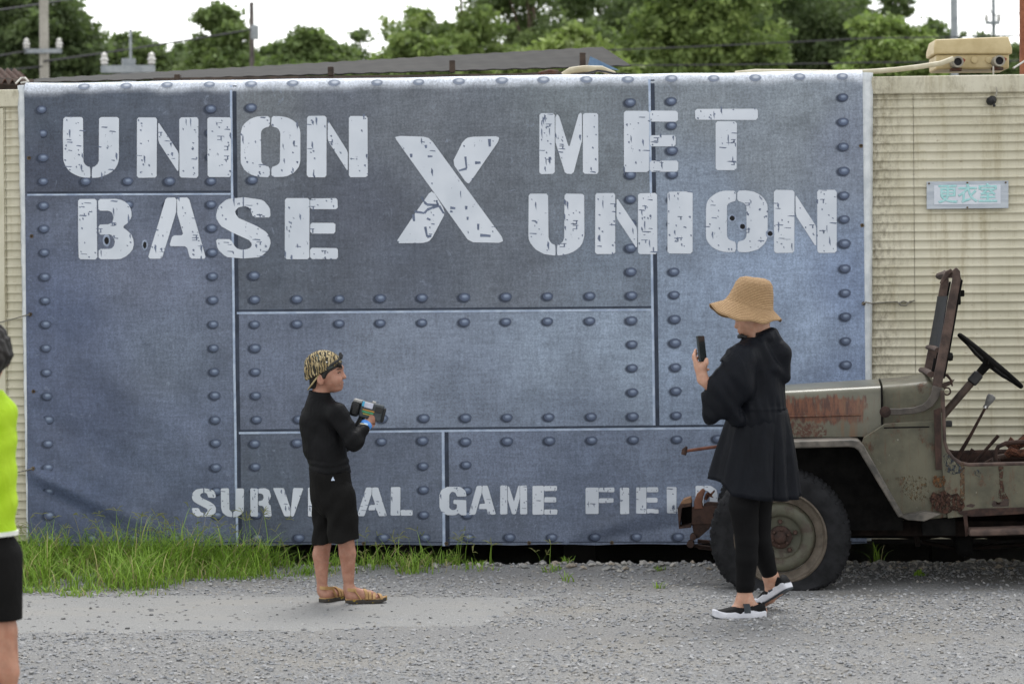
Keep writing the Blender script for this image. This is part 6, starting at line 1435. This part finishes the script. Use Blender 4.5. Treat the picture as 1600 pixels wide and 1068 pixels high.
# gathered skirt of the tunic, deeper behind than in front
N_ = 132; rings = []
for i in range(19):
    t_ = i / 18; ring_ = []
    for k in range(N_):
        th = 2 * math.pi * k / N_; cx_ = math.cos(th); sy_ = math.sin(th)     # cx>0: her back (picture right)
        zt = pw(0, 650).z; hem_y = 777 + 8 * cx_ - 10 * sy_ - (14 if cx_ < -.55 else 0) * min(1, (-cx_ - .55) * 6); zb2 = pw(0, hem_y).z
        z_ = zt + (zb2 - zt) * t_; rx = .135 + (.208 - .135) * t_ ** .85; ry = .13 + .06 * t_
        am = .007 * min(1, t_ * 1.6) + .008 * t_; fo_ = am * (math.sin(11 * th + 2.2 * math.sin(2 * th + 1) + .6 * t_) + .5 * math.sin(23 * th + 3 * math.sin(th) + 2 * t_) * (1 - .5 * t_))
        px_c = 1180 - 8 * t_; c_ = pw(px_c, 0); ring_.append(Vector((c_.x + (rx + fo_) * cx_, WY + .01 + (ry + fo_) * sy_, z_)))
    rings.append(ring_)
o = MB().loft(rings, caps=False).build('tunic_skirt', WBL, wom, angle=None); m_ = o.modifiers.new('thick', 'SOLIDIFY'); m_.thickness = .004; m_.offset = 1
# straw hat
STRAW = Mat('woven_straw', .75, .25)
wv = STRAW.n('TexWave'); wv.wave_type = 'BANDS'; wv.bands_direction = 'Z'; wv.inputs['Scale'].default_value = 42; wv.inputs['Distortion'].default_value = 1.2; wv.inputs['Detail'].default_value = 2; wv.inputs['Detail Scale'].default_value = 3
STRAW.put(wv.inputs['Vector'], STRAW.attr('uvw'))
nn = STRAW.noise(170, 3, .7)
c = STRAW.mix(STRAW.ramp(wv.outputs['Fac'], .1, .7), srgb(122, 95, 66), srgb(176, 144, 107)); c = STRAW.mix(STRAW.ramp(nn, .35, .7, 0, .5), c, srgb(192, 162, 124))
STRAW.color(c).bump(STRAW.math('ADD', wv.outputs['Fac'], STRAW.math('MULTIPLY', nn, .6)), .7, .004); STRAW = STRAW.m
# profile rows: (picture row, x centre, half width x, half depth y, tilt) from the top down
N_ = 64; rings = []; prof_h = [(433.2, 1180, .006, .005, 0), (433.8, 1180, .045, .04, .006), (437, 1179.5, .072, .064, .010), (444, 1178.5, .088, .078, .012), (456, 1176, .098, .086, .016), (468, 1173.5, .106, .092, .022), (476, 1171.5, .113, .098, .028)]
for (py, px, rx, ry, tl) in prof_h:
    c_ = pw(px, py); ring_ = []
    for k in range(N_):
        th = 2 * math.pi * k / N_; cx_, sy_ = math.cos(th), math.sin(th); dent = 1 + .02 * math.sin(3 * th + py * .1) * (py > 440)
        ring_.append(c_ + Vector((rx * cx_ * dent, ry * sy_ * dent, -tl * cx_ + .006 * math.sin(2 * th + 1) * (rx / .11))))
    rings.append(ring_)
for j in range(1, 8):
    t_ = j / 7; ring_ = []
    for k in range(N_):
        th = 2 * math.pi * k / N_; cx_, sy_ = math.cos(th), math.sin(th)
        # brim: front (left) stands out and up, sides droop
        out_ = .066 * t_ * (1 + .12 * max(0, -cx_) - .28 * max(0, cx_)); drop = (.083 - .080 * max(0, -cx_) ** 2.2 - .012 * max(0, cx_) ** 2) * t_ ** 1.05 + .005 * math.sin(5 * th + 1) * t_ + .004 * math.sin(9 * th) * t_
        rx, ry = .113 + out_, .098 + out_ * .95; c_ = pw(1171.5 - 2.5 * t_, 476); ring_.append(c_ + Vector((rx * cx_, ry * sy_, -.028 * cx_ * (1 - t_ * .9) - drop)))
    rings.append(ring_)
me = MB().loft(rings, caps=False).mesh('sun_hat', STRAW, True, None)
at_ = me.attributes.new('uvw', 'FLOAT_VECTOR', 'POINT')
arr = np.zeros((len(me.vertices), 3), np.float32); arr[:, 2] = np.repeat(np.cumsum([0, .04, .03, .027, .04, .038, .027] + [.0125] * 7), N_); at_.data.foreach_set('vector', arr.ravel())
o = link('sun_hat', me, wom); m_ = o.modifiers.new('thick', 'SOLIDIFY'); m_.thickness = .004; m_.offset = -1
# dark hair inside the hat, mask pulled under the chin
hs_ = SDF((pw(1140, 0).x, WY - .11, pw(0, 512).z), (pw(1215, 0).x, WY + .11, pw(0, 436).z), .005)
hs_.ell(pw(1179, 479), (.090, .080, .098), .01).cut(pw(1185, 500), unit((-.25, 0, -1))); hs_.build('hair', HAIR, wom)
mk_ = SDF((pw(1145, 0).x, WY - .08, pw(0, 540).z), (pw(1180, 0).x, WY + .08, pw(0, 512).z), .004)
mk_.chain([pw(1158.5, 524.5, -.03), pw(1156.5, 525.5, 0), pw(1158.5, 524.5, .03)], [.010, .012, .010], .01).chain([pw(1159, 525, -.03), pw(1166, 526, -.05)], [.010, .006], .008).chain([pw(1158, 527, -.02), pw(1163, 532, -.03)], [.008, .006], .008); mk_.build('chin_mask', BPL, wom)
# shoes
SHB = cloth('black_mesh_shoe', (.010, .010, .011), (.018, .018, .019), .7, .2, 30); SHW = basic('white_foam_sole', srgb(196, 198, 206), srgb(218, 219, 226), 14, .6, .1); STRP = basic('grey_strap', srgb(44, 50, 56), srgb(60, 66, 72), 20, .6)
def shoe(heel, toe, up, label):
    fr = foot_frame(heel, toe, up); H_, L_, f_, u_, s_ = fr
    sn = empty('shoe', heel); sn.parent = wom; sn.matrix_parent_inverse = Matrix.Translation(wom.location).inverted(); sn['label'] = label
    sole_mesh(fr, .044, .003, .036, .012, 1.06, .006).build('sole', SHW, sn, bevel=.005); sole_mesh(fr, .040, -.003, .004, .014, 1.0, 0).build('outsole', STRP, sn)
    rg = []
    for (t_, hg) in [(.0, .045), (.03, .078), (.08, .088), (.16, .084), (.26, .070), (.36, .058), (.46, .060), (.58, .062), (.70, .055), (.82, .046), (.92, .038), (.985, .026)]:
        w_ = foot_w(t_) * .0425; ring_ = []; open_ = .02 < t_ < .45
        for k in range(15):
            a = math.pi * k / 14; zz_ = .028 + (hg - .028) * (math.sin(a) ** (.55 if open_ else .75)); ring_.append(H_ + f_ * t_ * L_ + s_ * w_ * math.cos(a) * (1 if not open_ else 1.0) + u_ * (zz_ + .012 * max(0, t_ - .8) / .2))
        rg.append(ring_)
    n = 15; vs = [p for r_ in rg for p in r_]; fs = []
    for i in range(len(rg) - 1):
        for k in range(n - 1):
            t_mid = i
            if 1 <= i <= 3 and 3 <= k <= 10: continue          # ankle opening
            if i in (5,) and 4 <= k <= 9: continue             # gap on the instep
            fs.append((i * n + k, i * n + k + 1, (i + 1) * n + k + 1, (i + 1) * n + k))
    fs.append(tuple(range(n)))
    o_ = MB().add(vs, fs).build('upper', SHB, sn, angle=None); mm_ = o_.modifiers.new('thick', 'SOLIDIFY'); mm_.thickness = .004
    rg = []
    for k in range(13):
        a = math.pi * k / 12; w_ = foot_w(.42) * .045; c_ = H_ + f_ * (.40 + .03 * math.cos(a)) * L_ + s_ * w_ * math.cos(a) + u_ * (.030 + .048 * math.sin(a) ** .7); rg.append([c_ - f_ * .016, c_ + f_ * .016, c_ + f_ * .016 + u_ * .005 * math.sin(a) + s_ * .003 * math.cos(a), c_ - f_ * .016 + u_ * .005 * math.sin(a) + s_ * .003 * math.cos(a)])
    MB().loft(rg).build('strap', STRP, sn, bevel=.002)
shoe(Vector((pw(1187, 0).x, WY - .02, .002)), Vector((pw(1103, 0).x, WY - .055, .002)), (0, 0, 1), 'black shoe flat on the gravel')
tl_ = pw(1187, 952, .30); tl_.z = max(tl_.z, .012); hl_ = pw(1229, 922, .16); dv = unit(hl_ - tl_); hl_ = tl_ + dv * .235; 
shoe(hl_, tl_, (-.4, .3, 1), 'black shoe with its heel lifted')
# phone
ph_x = unit(Vector((.55, .84, 0))); ph_z = unit(pw(1095, 526, 0) - pw(1098.5, 562, 0) + Vector((0, .02, 0))); ph_n = ph_x.cross(ph_z)
phc = pw(1096, 544.5, -.135); rm = Matrix(((ph_x.x, ph_n.x, ph_z.x), (ph_x.y, ph_n.y, ph_z.y), (ph_x.z, ph_n.z, ph_z.z)))
phn = empty('phone', phc); tag(phn, 'dark smartphone held upright in the woman\'s raised hand', 'phone')
MB().box(phc, (.068, .009, .125), rm).build('case', basic('phone_case', srgb(30, 36, 38), srgb(42, 50, 52), 8, .4, 0), phn, bevel=.003)
MB().box(phc + ph_n * .0052, (.062, .001, .118), rm).build('screen', basic('phone_screen', (.02, .024, .026), (.03, .036, .038), 5, .12, 0, spec=.6), phn)
MB().box(phc - ph_n * .0055, (.018, .003, .022), rm @ Matrix.Identity(3)).build('camera_bump', BPL, phn)

# ---------- child cut off by the left edge
KY = 8.1
def pk(px, py, dy=0.0): return at(px, py, KY + dy)
kid = empty('person', (pk(-40, 900).x, KY, 0)); tag(kid, 'black-haired child in lime shirt and black shorts cut off by the left edge', 'person')
s = SDF((pk(-190, 0).x, KY - .30, -.03), (pk(60, 0).x, KY + .35, pk(0, 500).z), .006)
s.ell(pk(-24, 545), (.076, .088, .100), .02).ell(pk(-24, 566, .035), (.056, .06, .07), .03).cone(pk(-24, 590, .07), pk(-24, 586, .06), .02, .02, .02).cone(pk(-24, 562, .10), pk(-24, 568, .112), .008, .011, .01)
for sg_ in (-1, 1): s.ell(pk(-24 + 35 * sg_, 560, .0), (.010, .016, .028), .006)
s.cone(pk(-26, 580), pk(-30, 625), .048, .055, .03).cone(pk(-38, 670), pk(-42, 840), .085, .08, .03)
for sg_ in (-1, 1):
    sh0, el, wr = pk(-36 + 54 * sg_, 640), pk(-36 + 62 * sg_, 745, .07), pk(-36 + 38 * sg_, 800, .19)
    if sg_ > 0: sh0, el, wr = pk(-4, 645, .02), pk(2, 742, .12), pk(-24, 790, .22)
    s.chain([sh0, el, wr], [.042, .034, .024], .02); hand(s, wr, Vector((-.35 * sg_, .9, .1)), Vector((-.8 * sg_, 0, .4)), .135, .5, sg_)
kl = []
for sg_ in (-1, 1):
    kx = -42 + 42 * sg_; hp, kn, cf, an = pk(-42 + 24 * sg_, 862), pk(kx + 3 * sg_, 985), pk(kx + 6 * sg_, 1050, -.01), pk(kx + 3 * sg_, 1185, -.01)
    an.z = .085; s.chain([hp, kn, cf, an], [.058, .050, .050, .03], .01); s.cone(an + Vector((0, -.02, -.045)), an + Vector((0, .13, -.055)), .03, .022, .02); kl.append((kn, an, kx))
s.build('body', skin_mat('child_skin', srgb(166, 120, 97), srgb(186, 138, 114)), kid)
hk = SDF((pk(-100, 0).x, KY - .16, pk(0, 600).z), (pk(40, 0).x, KY + .16, pk(0, 492).z), .005)
hk.warp(lambda X, Y, Z: 0 * (X + Y + Z)); hk.ell(pk(-24, 543, -.006), (.083, .098, .098), .01).ell(pk(10, 552, 0), (.016, .05, .045), .02).cone(pk(-24, 560, -.045), pk(-24, 576, -.035), .066, .05, .03).cut(pk(-24, 545, .062), unit((0, 1, -.35))); hk.warp(lambda X, Y, Z: .0025 * np.sin(X * 210 + 3 * np.sin(Z * 60)) + .0025 * np.sin(Y * 190 + Z * 70)); hk.build('hair', HAIR, kid)
LIME = cloth('lime_jersey', srgb(160, 196, 34), srgb(176, 208, 52), .6, .9, 13)
sl_k = SDF((pk(-190, 0).x, KY - .28, pk(0, 850).z), (pk(70, 0).x, KY + .32, pk(0, 600).z), .006)
sl_k.cone(pk(-40, 665), pk(-42, 820), .135, .145, .04, flat=((0, 1, 0), .82)).cone(pk(-32, 622), pk(-34, 640), .06, .075, .03)
for sg_ in (-1, 1):
    sh0, el = pk(-36 + 54 * sg_, 640), pk(-36 + 62 * sg_, 745, .07)
    if sg_ > 0: sh0, el = pk(-6, 645, .02), pk(2, 742, .12)
    sl_k.cone(pk(-34, 632), sh0, .07, .056, .03).cone(sh0, sh0.lerp(el, .62), .056, .052, .03)
sl_k.cut(pk(-40, 833), (0, 0, -1)).cut(pk(-30, 611), (0, .1, 1)).cone(pk(-30, 605), pk(-30, 625), .05, .052, .004, 'sub')
sl_k.warp(lambda X, Y, Z: .003 * np.sin(45 * (X + .5 * Z) + 3 * np.sin(Z * 9)) + .003 * np.sin(60 * (Z - .6 * X)))
sl_k.build('shirt', LIME, kid)
rg = []
c_ = pk(-42, 833.5)
rg = [[Vector((c_.x + (.148 + d_) * math.cos(2 * math.pi * k / 40), KY + (.122 + d_) * math.sin(2 * math.pi * k / 40), c_.z + z_)) for k in range(40)] for d_, z_ in ((-.02, .012), (.003, .010), (.003, -.004), (-.02, -.004))]
MB().loft(rg, caps=False).build('hem_band', basic('white_cotton', srgb(206, 208, 200), bump=0), kid)
sk_ = SDF((pk(-160, 0).x, KY - .22, pk(0, 980).z), (pk(60, 0).x, KY + .25, pk(0, 815).z), .006)
sk_.cone(pk(-42, 835), pk(-42, 870), .125, .13, .03, flat=((0, 1, 0), .85))
for kn, an, kx in kl: sk_.cone(pk(kx * .92 - 3, 870), pk(kx - 3 + (2 if kx > -42 else -2), 975), .082, .076, .03)
sk_.cut(pk(-42, 968), (0, 0, -1)); sk_.build('shorts', SHORTC, kid)
for kn, an, kx in kl:
    h_ = Vector((an.x, an.y - .05, .0)); fr = foot_frame(h_, h_ + Vector((0, .22, 0)))
    sn = empty('shoe', h_); sn.parent = kid; sn.matrix_parent_inverse = Matrix.Translation(kid.location).inverted()
    sole_mesh(fr, .04, .001, .024, .01).build('sole', SHW, sn, bevel=.003)
    MB().loft([[fr[0] + fr[2] * t_ * fr[1] + fr[4] * foot_w(t_) * .038 * math.cos(math.pi * k / 10) + fr[3] * (.024 + (hg - .024) * math.sin(math.pi * k / 10) ** .7) for k in range(11)] for t_, hg in [(.02, .07), (.1, .085), (.3, .08), (.5, .07), (.75, .055), (.97, .035)]]).build('upper', SHB, sn)
# ------------------------------------------------------------------ grass along the hut
GRS = Mat('grass_blade', .55, .3); gc = GRS.attr(); GRS.color(gc)
tr = GRS.n('BsdfTranslucent'); GRS.put(tr.inputs['Color'], GRS.mix(.4, gc, srgb(150, 190, 60))); ms = GRS.n('MixShader'); ms.inputs[0].default_value = .3
GRS.t.links.new(GRS.b.outputs[0], ms.inputs[1]); GRS.t.links.new(tr.outputs[0], ms.inputs[2]); GRS.t.links.new(ms.outputs[0], GRS.N['Material Output'].inputs[0]); GRS = GRS.m
def blades(x, y, h, r_, bend=.5, w0=.0035, dry=.08, dirs=None):
    n = len(x); th = r_.uniform(0, 6.283, n) if dirs is None else dirs; b = bend * (.3 + 1.1 * r_.random(n)); z0 = ground_z(x, y) - .005
    D = np.stack([np.cos(th), np.sin(th)], -1); S_ = np.stack([-np.sin(th), np.cos(th)], -1); ts = [0, .3, .6, .85, 1.0]; rows = []
    w = w0 * (.6 + .8 * r_.random(n))
    for t_ in ts:
        lean = b * h * t_ ** 2; up = h * (t_ - .35 * b * t_ ** 2 * t_)
        c_ = np.stack([x + D[:, 0] * lean, y + D[:, 1] * lean, z0 + up], -1); ww = (w * (1 - t_) ** .6 + .0003)[:, None]
        s3 = np.concatenate([S_, np.zeros((n, 1))], 1); rows += [c_ - s3 * ww, c_ + s3 * ww]
    V = np.stack(rows, 1); k = len(ts)
    fs = np.array([(2 * i, 2 * i + 1, 2 * i + 3, 2 * i + 2) for i in range(k - 1)])
    F_ = (fs[None] + (2 * k) * np.arange(n)[:, None, None]).reshape(-1, 4)
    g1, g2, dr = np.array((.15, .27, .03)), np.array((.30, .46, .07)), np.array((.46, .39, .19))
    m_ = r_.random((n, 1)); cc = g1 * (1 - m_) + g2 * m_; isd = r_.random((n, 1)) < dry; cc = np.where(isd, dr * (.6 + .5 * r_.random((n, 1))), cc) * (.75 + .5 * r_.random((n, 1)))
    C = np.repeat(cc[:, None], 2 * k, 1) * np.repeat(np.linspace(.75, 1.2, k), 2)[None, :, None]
    return V.reshape(-1, 3), F_, C.reshape(-1, 3)
r_ = np.random.default_rng(77); XS, YS, HS = [], [], []
def patch(px0, px1, d0, d1, n, hmin, hmax, clump=0.06, dens=None):
    """d0..d1: distance in front of the hut wall"""
    nc = max(1, n // 22); cu = r_.uniform(px0, px1, nc); cd = d0 + (d1 - d0) * r_.random(nc)
    for u_, d_ in zip(cu, cd):
        k = int(r_.integers(12, 32)); x0 = at(u_, 860, 14.2).x; y0 = WO.y - math.tan(WA) * x0 - d_; hm = r_.uniform(hmin, hmax)
        XS.append(x0 + r_.normal(0, clump, k)); YS.append(np.minimum(y0 + r_.normal(0, clump * .8, k), WO.y - math.tan(WA) * x0 - .06)); HS.append(hm * (1.2 if u_ < 330 else 1.0) * (.4 + .75 * r_.random(k)))
patch(-40, 300, .40, 1.75, 2900, .06, .24, .07); patch(280, 430, .40, 1.2, 1300, .07, .18, .08); patch(-40, 430, .42, .8, 1500, .14, .27, .06); patch(-40, 330, .4, 1.3, 900, .14, .28, .06); patch(150, 320, .4, .8, 420, .2, .32, .04)
patch(420, 560, .5, .95, 330, .05, .14); patch(570, 690, .5, .9, 420, .07, .17); patch(690, 760, .5, .9, 110, .05, .12, .03); patch(740, 900, .55, 1.0, 110, .04, .09, .02)
patch(20, 300, 1.6, 2.0, 420, .03, .08); patch(300, 520, .9, 1.3, 320, .03, .07); patch(1000, 1060, .6, .9, 30, .03, .07, .02)
x, y, h = np.concatenate(XS), np.concatenate(YS), np.concatenate(HS)
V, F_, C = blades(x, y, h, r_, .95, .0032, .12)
# stalks with splayed seed heads
sx, sy, sh2 = [], [], []
for (a0, a1, n, hh) in [(0, 440, 64, .34), (440, 740, 30, .22), (740, 860, 6, .15), (200, 330, 10, .36)]:
    for _ in range(n):
        u_ = r_.uniform(a0, a1); x0 = at(u_, 860, 14.2).x; sx.append(x0); sy.append(WO.y - math.tan(WA) * x0 - r_.uniform(.42, .85)); sh2.append(hh * r_.uniform(.6, 1.05))
sx, sy, sh2 = map(np.array, (sx, sy, sh2)); dr_ = r_.uniform(0, 6.283, len(sx))
V2, F2, C2 = blades(sx, sy, sh2, r_, .35, .0022, .25, dr_)
tips = V2.reshape(len(sx), -1, 3)[:, -1]
hv, hf, hc = [], [], []
for tp_ in tips:
    for k in range(int(r_.integers(2, 5))):
        d = np.array([r_.normal(0, 1), r_.normal(0, .6), r_.uniform(.1, .9)]); d /= np.linalg.norm(d); L = r_.uniform(.035, .075); sd2 = np.cross(d, [0, 1, 0]); sd2 /= np.linalg.norm(sd2) + 1e-6
        p1 = tp_ + d * L * .6; p2 = tp_ + d * L - np.array([0, 0, .012]); b = len(hv); hv += [tp_ - sd2 * .0012, tp_ + sd2 * .0012, p1 + sd2 * .0022, p1 - sd2 * .0022, p2 + sd2 * .0008, p2 - sd2 * .0008]; hf += [(b, b + 1, b + 2, b + 3), (b + 3, b + 2, b + 4, b + 5)]
        hc += [np.array((.22, .22, .08)) * r_.uniform(.7, 1.3)] * 6
hv, hf, hc = np.array(hv), np.array(hf), np.array(hc)
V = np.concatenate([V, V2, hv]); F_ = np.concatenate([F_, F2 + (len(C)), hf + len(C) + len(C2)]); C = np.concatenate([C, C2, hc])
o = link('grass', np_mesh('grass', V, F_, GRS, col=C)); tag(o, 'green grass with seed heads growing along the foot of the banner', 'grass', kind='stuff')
def tuft(label, px, py, n, h, spread, name='grass_tuft', w0=.004):
    p = ground_at(px, py); q = np.random.default_rng(int(px)); V, F_, C = blades(p.x + q.normal(0, spread, n), p.y + q.normal(0, spread, n), h * (.5 + .6 * q.random(n)), q, .8, w0, .1)
    tag(link(name, np_mesh(name, V, F_, GRS, col=C)), label, 'plant')
tuft('grass tuft growing right behind the front wheel of the car', 1370, 884, 16, .17, .018)
tuft('small green weed on the gravel below the car door', 1435, 899, 22, .05, .02, 'weed', .008)
tuft('tiny grass tuft alone on the gravel left of the front wheel', 1028, 917, 9, .06, .012)
tuft('grass tuft on the gravel below the word game', 884, 906, 12, .08, .02)
